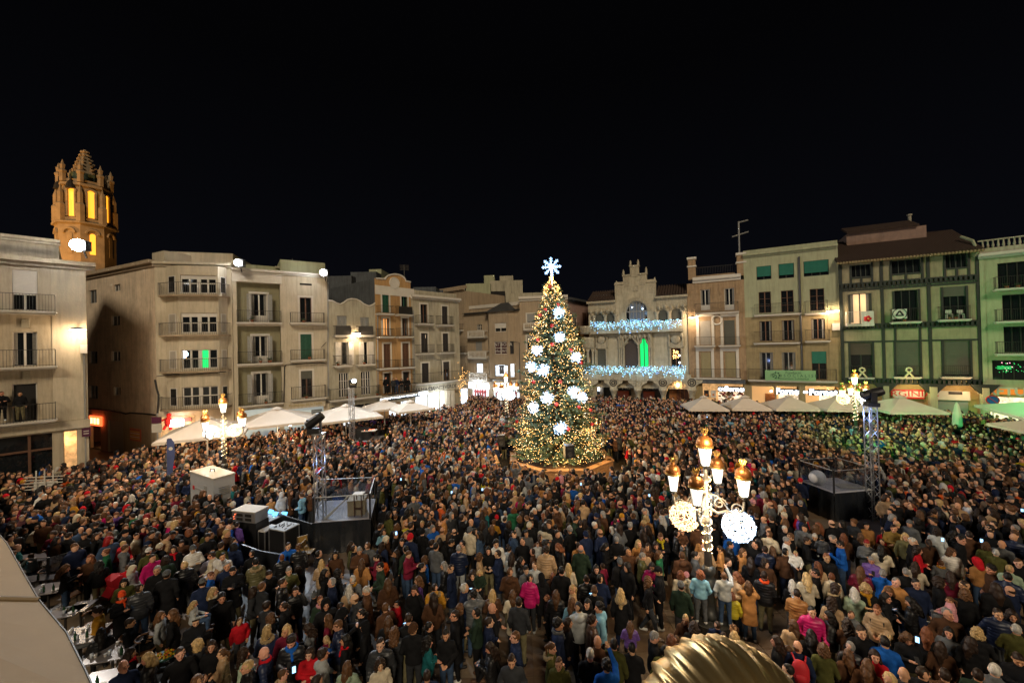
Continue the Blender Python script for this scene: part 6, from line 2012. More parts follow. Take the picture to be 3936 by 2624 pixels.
def stage(corners, h, name_label, rail=True, skirt_bot=0.0):
 """corners: plan polygon"""
 c = Vector((sum(p[0] for p in corners)/4, sum(p[1] for p in corners)/4, 0))
 t = thing('small_stage', name_label, 'stage', c, 0, 'small raised stages in the crowd')
 pl = [(p[0]-c.x, p[1]-c.y) for p in corners]
 MB().prism(pl, h-.12, h).build('deck', M_DECK, t)
 for i in range(4):
  p0, p1 = Vector(pl[i]), Vector(pl[(i+1) % 4])
  d = p1-p0; n = 22
  nrm = Vector((d.y, -d.x)).normalized()
  vs = []; fs = []
  for k in range(n+1):
   off = .06*math.sin(k*1.9)+.05*math.sin(k*.8+i)
   b = p0+d*(k/n)+nrm*(.02+abs(off)*1.6); a = p0+d*(k/n)+nrm*.01
   vs += [(a.x, a.y, h-.01), ((a.x+b.x)/2+nrm.x*off*.6, (a.y+b.y)/2+nrm.y*off*.6, h*.5), (b.x, b.y, 0.01)]
  for k in range(n):
   fs += [(k*3+1, k*3+4, k*3+3, k*3), (k*3+2, k*3+5, k*3+4, k*3+1)]
  MB().add(vs, fs).build('skirt', M_SKIRT, t, smooth=True)
 if rail:
  for i in range(4):
   p0, p1 = Vector(pl[i])*.98, Vector(pl[(i+1) % 4])*.98
   MB().tube([(p0.x, p0.y, h), (p0.x, p0.y, h+1.05)], .04, 6).build('rail_post', M_BLK, t)
   d = (p1-p0)
   a, b = p0+d*.04, p1-d*.04
   nrm = Vector((d.y, -d.x)).normalized()*.012
   MB().add([(a.x-nrm.x, a.y-nrm.y, h+.06), (b.x-nrm.x, b.y-nrm.y, h+.06), (b.x-nrm.x, b.y-nrm.y, h+1.0), (a.x-nrm.x, a.y-nrm.y, h+1.0),
 (a.x+nrm.x, a.y+nrm.y, h+.06), (b.x+nrm.x, b.y+nrm.y, h+.06), (b.x+nrm.x, b.y+nrm.y, h+1.0), (a.x+nrm.x, a.y+nrm.y, h+1.0)],
 [(0, 1, 2, 3), (7, 6, 5, 4), (0, 4, 5, 1), (1, 5, 6, 2), (2, 6, 7, 3), (3, 7, 4, 0)]).build('clear_panel', M_CLEAR, t)
   MB().tube([(a.x, a.y, h+1.02), (b.x, b.y, h+1.02)], .018, 5).build('handrail', M_ALU, t)
 AVOID.append((c.x, c.y, max((Vector(p)).length for p in pl)+.1))
 return t, c
# middle stage
f0, f1 = at_height(1203, 2008, 1.3), at_height(1425, 1992, 1.3)
b1, b0 = at_height(1432, 1915, 1.3), at_height(1232, 1925, 1.3)
t, c = stage([(f0.x, f0.y), (f1.x, f1.y), (b1.x+.15, b1.y), (b0.x-.1, b0.y)], 1.3, 'small clear railed stage with black skirt left of centre')
bar = thing('bar_stool', 'tall narrow wooden stand on the left of centre stage', 'stand', (f1.x-.62, f1.y+.35, 1.305))
for sx_ in (-.15, .15):
 for sy_ in (-.13, .13): MB().box(sx_-.018, sx_+.018, sy_-.018, sy_+.018, 0, .92).build('leg', M_BROWN, bar)
MB().box(-.22, .22, -.18, .18, .92, .96).build('top', M_PAINT, bar); MB().box(-.14, .14, -.12, .12, .3, .33).build('shelf', M_BROWN, bar)
bx = thing('wooden_box', 'pale wooden box standing on the left of centre stage', 'box', (f0.x+1.5, f0.y+.9, 1.305), .2)
MB().box(-.35, .35, -.3, .3, 0, .6).build('body', mat('pale wood', (.42, .34, .22), .6), bx); MB().box(-.37, .37, -.32, .32, .6, .64).build('lid', mat('pale wood', (.4, .3, .2), .6), bx)
o = MB().tube([(f0.x+.35, f0.y+.3, 1.31), (f0.x+1.05, f0.y+.6, 1.95), (f0.x+1.2, f0.y+.65, 2.12)], [.07, .03, .05], 6).build('long_pole', M_TRIM); tag(o, 'slanting pole leaning on the left of centre stage', 'pole')
tr1x, tr1y = f0.x+.15, f0.y+.35
truss(tr1x, tr1y, at_depth(1210, 1668, tr1y).z, 'silver truss tower standing at the left of centre stage', .34, .1)
AVOID.append((tr1x, tr1y, .5))
p = at_depth(1208, 1665, tr1y)
mh = moving_head(p.x, p.y, p.z, 'black moving stage light tilted up on the left of centre truss', R(0), .2)
mh.scale = (1.2, 1.2, 1.1)
[c_ for c_ in mh.children if c_.name.startswith('head')][0].rotation_euler = (0, R(52), 0)
# right stage
cl, cf, cr_ = at_height(3071, 1845, 1.3), at_height(3206, 1895, 1.3), at_height(3362, 1882, 1.3)
cb = Vector((cl.x+cr_.x-cf.x, cl.y+cr_.y-cf.y, 1.3))
t, c = stage([(cf.x, cf.y), (cr_.x, cr_.y), (cb.x, cb.y), (cl.x, cl.y)], 1.3, 'small clear railed stage with black skirt and white ball on the right')
pb2 = at_height(3158, 1868, 1.32)
o = MB().ball((pb2.x, pb2.y+.25, 1.305+.35), .35, 20, 14).build('white_ball', mat('white ball', (.55, .55, .56), .35, var=.1), smooth=True); tag(o, 'large white ball lying on the right stage deck', 'ball')
MB().box(-.55, .55, -.3, .3, 0, .03).build('grille_board', M_BLIND, thing('floor_panel', 'grey slatted panel lying on the right stage deck', 'panel', (cr_.x-.75, cr_.y+.5, 1.304), -.15))
tr2 = at_depth(3355, 1885, cr_.y-.25)
truss(tr2.x, tr2.y, at_depth(3353, 1562, tr2.y).z, 'silver truss tower at the right stage below the timber house', .34, -.1)
p = at_depth(3350, 1560, tr2.y)
mh = moving_head(p.x, p.y, p.z, 'black moving stage light on top of the right stage truss', R(70), R(70)); mh.scale = (1.3, 1.3, 1.2)
lamp('POINT', 'truss_light', (tr2.x-.45, tr2.y-.35, at_depth(3353, 1600, tr2.y).z), 30, (.35, .5, 1), .1)
lamp('POINT', 'truss_light', (tr1x-.5, tr1y-.1, 3.6), 18, (.35, .5, 1), .1)
# far left stage with sound rig
SY = 31.0
p0 = at_depth(1346, 1665, SY); p1 = at_depth(1447, 1662, SY)
t, c = stage([(p0.x, SY), (p1.x, SY), (p1.x, SY+2), (p0.x, SY+2)], 1.25, 'far small stage with sound gear beside the long white parasol', rail=False)
rg = thing('sound_rack', 'stack of black sound gear on the far small stage', 'sound gear', (p0.x+.8, SY+.7, 1.255))
for k in range(3): MB().box(-.5, .5, -.3, .3, k*.32+.004, k*.32+.31).build('case', M_BLK, rg)
tb = thing('control_table', 'lit table with small coloured controls on the far small stage', 'table', (p1.x-.75, SY+.6, 1.255))
MB().box(-.55, .55, -.3, .3, .7, .76).build('table_top', M_TRIM, tb)
for sx_ in (-.5, .5):
 for sy_ in (-.26, .26): MB().box(sx_-.02, sx_+.02, sy_-.02, sy_+.02, 0, .7).build('leg', M_BLK, tb)
dots('control_lights', np.column_stack([rng.uniform(-.45, .45, 14), rng.uniform(-.25, .2, 14), np.full(14, .79)]), .035, mat('red led', (1, .2, .1), .5, emit=(1, .15, .05), estr=3, sample=False), tb)
tr3 = at_depth(1352, 1600, SY+.2)
truss(tr3.x, tr3.y, at_depth(1350, 1492, tr3.y).z, 'slender truss tower at the far small stage', .30)
p = at_depth(1356, 1490, tr3.y); mh = moving_head(p.x, p.y, p.z, 'moving stage light with a lit lens on the far truss', R(85), R(35), mat('moving lens glow', (.8, .9, 1), .5, emit=(.75, .88, 1), estr=14)); mh.scale = (1.2, 1.2, 1.1)
# green wash on the right hand houses from the stage lights
lamp('SPOT', 'green_wash', Vector((tr2.x-9, tr2.y+3, 5.3)), 8500, (.02, 1.0, .22), .3, target=tuple(R4F.P0+R4F.X*1.0+Vector((0, 0, 7.5))), spot=34, blend=1.0)
lamp('SPOT', 'green_wash', Vector((tr2.x+1, tr2.y+3, 5.9)), 1500, (.02, 1.0, .25), .3, target=(31, 31, 0), spot=70, blend=1.0)

# ================================================================= loudspeakers by the tree
for (x0, x1, y0, y1, Y, lab) in ((2168, 2206, 1708, 1758, 22.2, 'black loudspeaker on a stand right in front of the fir'), (1910, 1941, 1670, 1714, 28.5, 'black loudspeaker on a stand left of the fir'), (2357, 2392, 1684, 1728, 28.5, 'dark loudspeaker on a stand right of the fir')):
 a, b = at_depth(x0, y1, Y), at_depth(x1, y0, Y)
 t = thing('loudspeaker', lab, 'loudspeaker', ((a.x+b.x)/2, Y, 0), .1 if x0 != 2357 else -.25, 'loudspeakers round the fir')
 w = (b.x-a.x)/2*.92
 MB().box(-w, w, -.22, .26, a.z, b.z).build('cabinet', M_BLK, t)
 o = MB().lathe([(w*.55, 0), (w*.5, .012), (w*.15, -.01)], (0, 0, 0), 14).build('speaker_cone', M_IRONG, t); o.rotation_euler = (R(90), 0, 0); o.location = (0, -.225, a.z+(b.z-a.z)*.33)
 o = MB().box(-w*.5, w*.5, -.235, -.222, a.z+(b.z-a.z)*.68, a.z+(b.z-a.z)*.85).build('horn', M_IRONG, t)
 MB().tube([(0, 0, .5), (0, 0, a.z)], .02, 6).build('pole', M_IRONG, t)
 for k in range(3):
  an = k*2.1+.4; MB().tube([(0, 0, .75), (.5*math.cos(an), .5*math.sin(an), .02)], .014, 5).build('leg', M_IRONG, t)
 AVOID.append((t.location.x, Y, .35))

# ================================================================= parasols
M_CANV = mat('parasol canvas', (.66, .57, .47), .8, var=.06, vscale=1.5, bump=.15)
M_CANVW = mat('parasol canvas dull', (.46, .42, .36), .8, var=.08, vscale=1.2)
def parasol(cx, cy, hw, hd, rim, apex, rot, label, m=None, valance=.18, posts=1, lettering=True):
 t = thing('parasol', label, 'parasol', (cx, cy, 0), rot, 'large square terrace parasols')
 m = m or M_CANV
 cor = [(-hw, -hd), (hw, -hd), (hw, hd), (-hw, hd)]
 for i in range(4):
  a, b = cor[i], cor[(i+1) % 4]
  n = 10
  vs, fs = [], []
  for j in range(n+1):
   f = j/n       # 0 at rim .. 1 at apex
   for k in range(n+1):
    g_ = k/n
    x_ = (a[0]+(b[0]-a[0])*g_)*(1-f); y_ = (a[1]+(b[1]-a[1])*g_)*(1-f)
    sag = -.10*math.sin(math.pi*g_)*math.sin(math.pi*min(1, f*1.0))*(1-f)
    vs.append((x_, y_, rim+(apex-rim)*f**1.02+sag))
  for j in range(n):
   for k in range(n):
    o = j*(n+1)+k; fs.append((o, o+1, o+n+2, o+n+1))
  MB().add(vs, fs).build('canopy_panel', m, t, smooth=True)
  # valance
  n = 12; vs, fs = [], []
  for k in range(n+1):
   g_ = k/n; x_ = (a[0]+(b[0]-a[0])*g_)*1.003; y_ = (a[1]+(b[1]-a[1])*g_)*1.003
   w_ = valance*(.85+.15*abs(math.sin(k*1.6)))
   vs += [(x_, y_, rim-.004), (x_*1.004, y_*1.004, rim-w_)]
  for k in range(n): fs.append((2*k+1, 2*k+3, 2*k+2, 2*k))
  MB().add(vs, fs).build('valance', m, t)
  MB().tube([(a[0]*.985, a[1]*.985, rim-.03), (0, 0, apex-.08)], .018, 4).build('rib', M_TRIM, t)
 MB().lathe([(.42, apex-.06), (.3, apex+.02), (.02, apex+.13)], (0, 0, 0), 8).build('cap', m, t)
 MB().tube([(0, 0, 0), (0, 0, apex-.05)], .045, 8).build('pole', M_TRIM, t)
 MB().box(-.4, .4, -.4, .4, 0.01, .1).build('foot', M_IRONG, t)
 AVOID.append((cx, cy, .5))
 return t
for (xa, ya, hw, Y, lab) in ((2706, 1524, 1.70, 38.0, 'first white square parasol from the palace, before the rusty house'), (2864, 1523, 1.70, 38.0, 'second white square parasol, between the rusty house and the pale house'),
 (3034, 1521, 1.85, 36.8, 'third white square parasol, below the green banner'), (3222, 1521, 1.8, 35.2, 'fourth white square parasol, behind the right lamp post'),
 (3461, 1524, 1.95, 32.6, 'fifth white square parasol, before the red and white shop sign')):
 p = at_depth(xa, ya, Y)
 ap = p.z
 parasol(p.x, p.y, hw, hw, ap-.95, ap, -.20, lab, m=M_CANV)
# big left parasols
for (xa, ya, hw, hd, Y, drop, rot, lab) in ((795, 1604, 2.3, 2.3, 27.0, .95, .5, 'big white parasol behind the left lamp post'), (1064, 1568, 2.45, 2.4, 31.0, .9, .5, 'second big white parasol left of the truss tower'),
         (1328, 1557, 2.5, 2.4, 33.3, .85, .55, 'third big white parasol over the far stage')):
 p = at_depth(xa, ya, Y); parasol(p.x, p.y, hw, hd, p.z-drop, p.z, rot, lab)
for (xa, ya, hw, Y, lab) in ((1477, 1537, 1.6, 37, 'small square parasol below the ochre house'), (1577, 1541, 1.6, 36, 'small square parasol below the pharmacy')):
 p = at_depth(xa, ya, Y); parasol(p.x, p.y, hw, hw, p.z-.62, p.z, .6, lab)
for (x, y, Y, e) in ((1115, 1632, 31.5, 120), (900, 1642, 28, 80), (700, 1668, 25.5, 60)):     # lamps under the left parasols
 p = at_depth(x, y, Y)
 t = thing('terrace_lamp', 'bright lamp bulb hanging under the %s big left parasol' % {1115: 'second', 900: 'space right of the first', 700: 'first'}[x], 'lamp', p)
 MB().ball((0, 0, 0), .10, 8, 6).build('bulb', mat('lamp glow', (1, 1, 1), .5), t); MB().tube([(0, 0, .08), (0, 0, .7)], .01, 4).build('cord', M_WIRE, t)
 lamp('POINT', 'terrace_light', p+Vector((0, 0, -.2)), e, (1, .72, .45), .1)
# closed parasol on the right
p = at_depth(3677, 1545, 30)
t = thing('closed_parasol', 'closed pale parasol standing before the timber house', 'parasol', (p.x, 30, 0))
MB().lathe([(.05, p.z-2.0), (.30, p.z-1.75), (.26, p.z-1.0), (.13, p.z-.25), (.03, p.z)], (0, 0, 0), 9).build('folded_canopy', M_CANV, t); MB().tube([(0, 0, 0), (0, 0, p.z-1.6)], .04, 6).build('pole', M_TRIM, t)
# green lit parasol at the right edge
p = at_depth(4075, 1535, 25.5)
parasol(p.x+.2, p.y, 2.9, 2.9, p.z-.9, p.z, -.5, 'pale parasol tinted green at the right edge', m=M_CANV)
p2 = at_depth(4100, 1595, 22.0)
parasol(p2.x+.3, p2.y-.6, 2.6, 2.4, p2.z-.85, p2.z+.05, -.25, 'nearer pale parasol washed in green at the right edge', m=M_CANV)
lamp('SPOT', 'green_wash', Vector((p.x-6, p.y-9, 8.0)), 9000, (.03, 1.0, .28), .2, target=(p.x-1.0, p.y-1.5, 3.2), spot=34, blend=.8)
# near beige canopy bottom left
p = at_height(-330, 2330, 3.05)
ct = [at_height(20, 2080, 2.62), at_height(140, 2305, 2.62), at_height(395, 2700, 2.62)]
cc = thing('parasol', 'big beige canopy filling the bottom left corner', 'parasol', (0, 0, 0), 0, 'large square terrace parasols')
ap = at_height(-560, 2280, 3.5)
outl = [at_height(-500, 1700, 2.7), at_height(-60, 1990, 2.68), at_height(25, 2085, 2.62), at_height(95, 2210, 2.50), at_height(150, 2305, 2.52), at_height(255, 2430, 2.42), at_height(325, 2570, 2.42), at_height(380, 2690, 2.5), at_height(380, 3000, 2.6)]
for i in range(len(outl)-1):
 a, b = outl[i], outl[i+1]
 n = 8; vs = []; fs = []
 for j in range(n+1):
  f = j/n
  pa, pb_ = a.lerp(ap, f), b.lerp(ap, f)
  s_ = -.05*math.sin(math.pi*f)
  vs += [tuple(pa+Vector((0, 0, s_*.3))), tuple(pa.lerp(pb_, .5)+Vector((0, 0, s_))), tuple(pb_+Vector((0, 0, s_*.3)))]
 for j in range(n):
  for k in range(2): o = j*3+k; fs.append((o, o+1, o+4, o+3))
 MB().add(vs, fs).build('canopy_panel', mat('beige canopy', (.34, .235, .12), .75, var=.06, vscale=1.2, bump=.1), cc, smooth=True)
sm = MB()
for i in (4,):
 sm.tube([outl[i]+Vector((0, 0, .03)), outl[i].lerp(ap, .5)+Vector((0, 0, .0)), ap], .05, 6)
sm.build('seam', mat('beige seam', (.22, .16, .09), .7), cc)
q = MB(); q.tube([o_+Vector((0, 0, .0)) for o_ in outl[1:]], .02, 5); q.build('hem', M_IRONG, cc)
MB().tube([(ap.x, ap.y, 0), tuple(ap)], .06, 8).build('pole', M_TRIM, cc)

# ================================================================= generator box, mixing desk, barriers
a, b, c_, d = at_height(731, 1809, 2.2), at_height(819, 1838, 2.2), at_height(902, 1815, 2.2), at_height(816, 1788, 2.2)
gp = [(a.x, a.y), (b.x, b.y), (c_.x, c_.y), (d.x, d.y)]
gc = Vector((sum(p[0] for p in gp)/4, sum(p[1] for p in gp)/4, 0))
gt = thing('generator', 'white generator cabinet standing in the crowd below the left lamp post', 'generator', gc)
gl = [(p[0]-gc.x, p[1]-gc.y) for p in gp]
M_GEN = mat('generator white', (.40, .41, .42), .5, var=.08)
MB().prism(gl, .1, 2.12).build('body', M_GEN, gt); MB().prism([(x*1.04, y*1.04) for x, y in gl], 2.122, 2.2).build('lid', mat('generator lid', (.42, .38, .31), .6, var=.1), gt)
MB().tube([(-.12, 0, 2.2), (-.1, 0, 2.34), (.1, 0, 2.34), (.12, 0, 2.2)], .02, 5).build('lifting_eye', M_IRON, gt)
def on_face(p0, p1, t0, t1, z0, z1, th, name, m):
 P0, P1 = Vector(p0), Vector(p1); d = P1-P0; nrm = Vector((d.y, -d.x)).normalized()
 A, B = P0+d*t0, P0+d*t1
 o_ = nrm*th
 return MB().add([(A.x, A.y, z0), (B.x, B.y, z0), (B.x, B.y, z1), (A.x, A.y, z1), (A.x+o_.x, A.y+o_.y, z0), (B.x+o_.x, B.y+o_.y, z0), (B.x+o_.x, B.y+o_.y, z1), (A.x+o_.x, A.y+o_.y, z1)],
     [(4, 5, 6, 7), (0, 1, 5, 4), (1, 2, 6, 5), (2, 3, 7, 6), (3, 0, 4, 7)]).build(name, m, gt)
for k in range(5): on_face(gl[1], gl[2], .25, .72, 1.25+k*.09, 1.30+k*.09, .03, 'vent_slat', M_GREYP)
on_face(gl[0], gl[1], .12, .19, 1.3, 1.5, .02, 'logo', M_RED); on_face(gl[0], gl[1], .22, .55, 1.36, 1.44, .02, 'lettering', M_GREYP)
on_face(gl[0], gl[1], .62, .72, .9, 1.7, .02, 'door_seam', M_GREYP); on_face(gl[1], gl[2], .05, .16, 1.0, 1.25, .02, 'control_panel', M_GREYP)
AVOID.append((gc.x, gc.y, 1.75))
# sound desk
def at_case(x0, x1, y, h, dep, label, name='flight_case', rot=-.35, top=None):
 a, b = at_height(x0, y, h), at_height(x1, y, h)
 w = abs(b.x-a.x)
 t = thing(name, label, 'flight case', ((a.x+b.x)/2, (a.y+b.y)/2+dep/2, 0), rot, 'cases and desks of the sound corner')
 MB().box(-w/2, w/2, -dep/2, dep/2, .02, h-.05).build('body', M_BLK, t)
 q = MB()
 for sx_ in (-w/2, w/2):
  for sy_ in (-dep/2, dep/2): q.box(sx_-.02, sx_+.02, sy_-.02, sy_+.02, .03, h-.049)
 q.build('edge_strips', M_ALU, t, kind='stuff')
 MB().box(-w/2-.01, w/2+.01, -dep/2-.01, dep/2+.01, h-.048, h).build('lid', top or M_GREYP, t)
 AVOID.append((t.location.x, t.location.y, max(w, dep)/2+.1))
 return t, w, h
t, w, h = at_case(1035, 1112, 2035, 1.15, .7, 'tall black flight case with silver edges and a tray top by the sound desk')
dots('knobs', np.column_stack([rng.uniform(-w/2+.1, w/2-.1, 30), rng.uniform(-.25, .25, 30), np.full(30, h+.01)]), .03, M_IRON, t)
for k in range(4): MB().lathe([(.035, 0), (.035, .15), (.015, .2)], (-w/2+.2+k*.22, .15, h+.001), 8).build('bottle', M_PAINT, t) if False else None
t, w, h = at_case(998, 1030, 2040, 1.0, .6, 'small case with a white paper tray left of the tall flight case', top=M_PAINT)
t, w, h = at_case(940, 1060, 1996, 1.05, .9, 'mixing desk with glowing blue screens in the sound corner', 'mixing_desk')
for k in range(4):
 sc = MB().box(-.13, .13, -.02, .02, 0, .16).build('screen', mat('blue screen', (.1, .3, .5), .4, emit=(.12, .5, .95), estr=1.6), t); sc.location = (-w/2+.3+k*.42, .05+.12*(k % 2), h+.02); sc.rotation_euler = (R(-35), 0, .1*(k-1.5))
for k in range(24): pass
dots('faders', np.column_stack([rng.uniform(-w/2+.1, w/2-.1, 60), rng.uniform(-.4, -.1, 60), np.full(60, h+.01)]), .022, M_PAINT, t)
dots('desk_lights', np.column_stack([rng.uniform(-w/2+.1, w/2-.1, 16), rng.uniform(-.4, .3, 16), np.full(16, h+.03)]), .022, mat('green led', (.2, 1, .6), .5, emit=(.2, 1, .7), estr=4, sample=False), t)
lamp('POINT', 'screen_glow', (t.location.x, t.location.y-.1, h+.5), 5, (.3, .6, 1), .2)
a = at_height(945, 1963, 1.75)
rk = thing('amplifier_rack', 'silver amplifier rack with red leds on top of a case in the sound corner', 'sound gear', (a.x, a.y+.3, 0), -.25)
MB().box(-.62, .62, -.32, .32, .02, 1.28).build('case', M_BLK, rk); MB().box(-.60, .60, -.34, .3, 1.285, 1.72).build('amplifier', M_ALU, rk); MB().box(-.62, .62, -.36, .32, 1.722, 1.76).build('lid', M_TRIM, rk)
for sx_ in (-.2, .25):
 for k in range(2): MB().box(sx_-.16, sx_+.16, -.355, -.341, 1.36+k*.17, 1.47+k*.17).build('display', M_IRON, rk)
dots('leds', [(-.5, -.36, 1.4), (-.5, -.36, 1.5), (-.44, -.36, 1.6)], .02, mat('red led', (1, .2, .1), .5), rk)
AVOID.append((rk.location.x, rk.location.y, .8))
def barrier(pts, label, h=1.15, m=None):
 o_ = thing('crowd_barrier', label, 'barrier', (0, 0, 0), 0, 'black cloth covered barriers')
 for a, b in zip(pts[:-1], pts[1:]):
  d = (b-a); n = Vector((-d.y, d.x)).normalized()*.03
  MB().add([(a.x-n.x, a.y-n.y, .02), (b.x-n.x, b.y-n.y, .02), (b.x-n.x, b.y-n.y, h), (a.x-n.x, a.y-n.y, h), (a.x+n.x, a.y+n.y, .02), (b.x+n.x, b.y+n.y, .02), (b.x+n.x, b.y+n.y, h), (a.x+n.x, a.y+n.y, h)],
 [(0, 1, 2, 3), (7, 6, 5, 4), (0, 4, 5, 1), (1, 5, 6, 2), (2, 6, 7, 3), (3, 7, 4, 0)]).build('panel', m or M_SKIRT, o_)
  for k in range(int(d.length/.7)+1): AVOID.append((a.x+d.x*k*.7/d.length, a.y+d.y*k*.7/d.length, .32))
 return o_
G = lambda x, y, h=1.15: Vector(at_height(x, y, h)[:2])
barrier([G(1028, 1955), G(1110, 1985), G(1200, 2012)], 'black cloth barrier behind the sound desk running to the stage')
barrier([G(930, 2090), G(1000, 2115), G(1075, 2128)], 'black cloth barrier before the sound desk')
# stacked chairs behind the tall case
a = at_height(1165, 2060, .9)
for k in range(2):
 t = thing('folding_chair', 'folding chair left beside the stage skirt, %s one' % ('nearer' if k else 'farther'), 'chair', (a.x+.35*k, a.y-.3*k, 0), .6+k)
 MB().box(-.2, .2, -.2, .2, .42, .45).build('seat', mat('ochre wood', (.3, .18, .05), .5), t); MB().box(-.2, .2, .17, .2, .6, .85).build('backrest', mat('ochre wood', (.3, .18, .05), .5), t)
 for sx_ in (-.18, .18): MB().tube([(sx_, -.18, 0), (sx_, .18, .85)], .014, 5).build('leg', M_IRON, t); MB().tube([(sx_, .18, 0), (sx_, -.12, .43)], .014, 5).build('leg', M_IRON, t)
 AVOID.append((t.location.x, t.location.y, .35))

# ================================================================= terrace furniture bottom left
M_TTOP = mat('grey table top', (.20, .18, .18), .2, var=.1)
def cafe_table(x, y, label, rot=.25, w=.75, d=.65, items=6, lit=False):
 p = at_height(x, y, .75)
 t = thing('cafe_table', label, 'table', (p.x, p.y, 0), rot, 'tables on the cafe terrace')
 MB().box(-w/2, w/2, -d/2, d/2, .725, .75).build('table_top', M_TTOP, t); MB().tube([(0, 0, .03), (0, 0, .724)], .03, 8).build('leg', M_IRON, t); MB().box(-.22, .22, -.22, .22, 0.02, .045).build('foot', M_IRON, t)
 done = set()
 PL = {(-1, -1): 'front left', (0, -1): 'front middle', (1, -1): 'front right', (-1, 1): 'back left', (0, 1): 'back middle', (1, 1): 'back right'}
 for (gx, gy), pl_ in PL.items():
  for kk in range(2):
   if len(done) >= items: break
   kind = ('drinking_glass', 'drinking_glass', 'plate', 'cup', 'bottle')[(gx*3+gy+kk*2+int(x)) % 5]
   if (kind, gx, gy) in done: continue
   done.add((kind, gx, gy))
   x_, y_ = gx*w*.31+random.uniform(-.07, .07), gy*d*.24+random.uniform(-.06, .06)
   wx = p.x+x_*math.cos(rot)-y_*math.sin(rot); wy = p.y+x_*math.sin(rot)+y_*math.cos(rot)
   lb = {'drinking_glass': 'drinking glass', 'plate': 'white plate', 'cup': 'white cup', 'bottle': 'green bottle'}[kind]+' at the '+pl_+' of the '+label
   lb = ' '.join(lb.split()[:16])
   if kind == 'plate': o = MB().lathe([(.05, 0), (.10, .015), (.10, .02)], (0, 0, 0), 12).build('plate', M_PAINT)
   elif kind == 'cup': o = MB().lathe([(.03, 0), (.04, .07)], (0, 0, 0), 10).build('cup', M_PAINT)
   elif kind == 'bottle': o = MB().lathe([(.032, 0), (.032, .14), (.012, .19), (.012, .23)], (0, 0, 0), 10).build('bottle', mat('green glass', (.02, .08, .03), .1), smooth=True)
   else: o = MB().lathe([(.03, 0), (.036, .12)], (0, 0, 0), 10).build('drinking_glass', mat('wet glass', (.55, .6, .65), .08, spec=1.0), smooth=True)
   o.location = (wx, wy, .752); tag(o, lb, kind.replace('_', ' '), 'things on the terrace tables')
 AVOID.append((p.x, p.y, .5))
 return t
def cafe_chair(x, y, rot, label):
 p = at_height(x, y, .45)
 t = thing('cafe_chair', label, 'chair', (p.x, p.y, 0), rot, 'chairs on the cafe terrace')
 mw = mat('chair wood', (.22, .10, .035), .45)
 MB().box(-.2, .2, -.2, .2, .43, .46).build('seat', mw, t)
 q = MB(); q.tube([(-.2*math.cos(a), .2*math.sin(a), .8-.12*math.cos(a)**2*0) for a in np.linspace(0, math.pi, 9)], .022, 6); q.build('backrest', mw, t, smooth=True)
 for a in (.15, 1.57, 2.99): MB().tube([(-.2*math.cos(a), .2*math.sin(a), .45), (-.2*math.cos(a), .2*math.sin(a), .8)], .014, 5).build('back_post', M_IRON, t)
 for sx_ in (-.18, .18):
  for sy_ in (-.18, .18): MB().tube([(sx_, sy_, 0.02), (sx_, sy_, .43)], .014, 5).build('leg', M_IRON, t)
 return t
def TP_(tile, x, y): return sp(tile, x, y)
for (tl, x, y, lab, w, d, it) in (('A2', 240, 540, 'first terrace table behind the glass screen', 1.3, .75, 3), ('A2', 420, 940, 'wooden terrace table by the woman in black', .95, .75, 7), ('A', 170, 300, 'pale terrace table beside the canopy edge', .8, .6, 6),
 ('A', 370, 600, 'terrace table crowded with glasses below the seated man', 1.0, .8, 12), ('A', 780, 800, 'terrace table with menus beside the seated boy', .95, .8, 9), ('A', 700, 1170, 'white terrace table at the bottom beside the white haired man', 1.0, .7, 4),
 ('A', 370, 230, 'white lit table top behind the seated man', .55, .6, 2), ('L1', 60, 520, 'far left terrace table at the picture edge', 1.2, .8, 5), ('A2', 320, 800, 'long terrace table behind the lower glass screen', 1.1, .5, 4)):
 cafe_table(*sp(tl, x, y), lab, w=w, d=d, items=it)
for i, (tl, x, y, r_, lab) in enumerate((('A2', 400, 830, 2.6, 'round backed chair at the wooden terrace table'), ('A2', 760, 900, 1.2, 'orange wooden chair beside the woman in black'), ('A', 250, 80, 1.1, 'wooden chair beside the pale terrace table'),
 ('A', 1200, 800, 1.9, 'bentwood chair behind the tray of sweets'), ('A', 1000, 780, 2.9, 'bentwood chair right of the menu table'), ('A', 520, 470, .6, 'dark chair of the seated man in mustard'))):
 cafe_chair(*sp(tl, x, y), r_, lab)
def screen(pts, label):
 o_ = thing('glass_screen', label, 'windbreak', (0, 0, 0), 0, 'glass windbreaks of the terrace')
 for a, b in zip(pts[:-1], pts[1:]):
  d = (b-a); n = Vector((-d.y, d.x)).normalized()*.012
  for (z0, z1, nm, m) in ((.05, .62, 'lower_panel', mat('frosted panel', (.26, .25, .25), .35)), (.63, 1.3, 'clear_panel', M_CLEAR)):
   MB().add([(a.x-n.x, a.y-n.y, z0), (b.x-n.x, b.y-n.y, z0), (b.x-n.x, b.y-n.y, z1), (a.x-n.x, a.y-n.y, z1), (a.x+n.x, a.y+n.y, z0), (b.x+n.x, b.y+n.y, z0), (b.x+n.x, b.y+n.y, z1), (a.x+n.x, a.y+n.y, z1)],
 [(0, 1, 2, 3), (7, 6, 5, 4), (0, 4, 5, 1), (1, 5, 6, 2), (2, 6, 7, 3), (3, 7, 4, 0)]).build(nm, m, o_)
  MB().tube([(a.x, a.y, 1.32), (b.x, b.y, 1.32)], .015, 5).build('top_rail', M_ALU, o_)
 for a in pts: MB().box(a.x-.03, a.x+.03, a.y-.03, a.y+.03, 0, 1.34).build('post', M_IRONG, o_)
screen([G(70, 2150, 1.3), G(185, 2145, 1.3), G(325, 2107, 1.3)], 'frosted glass windbreak behind the terrace tables')
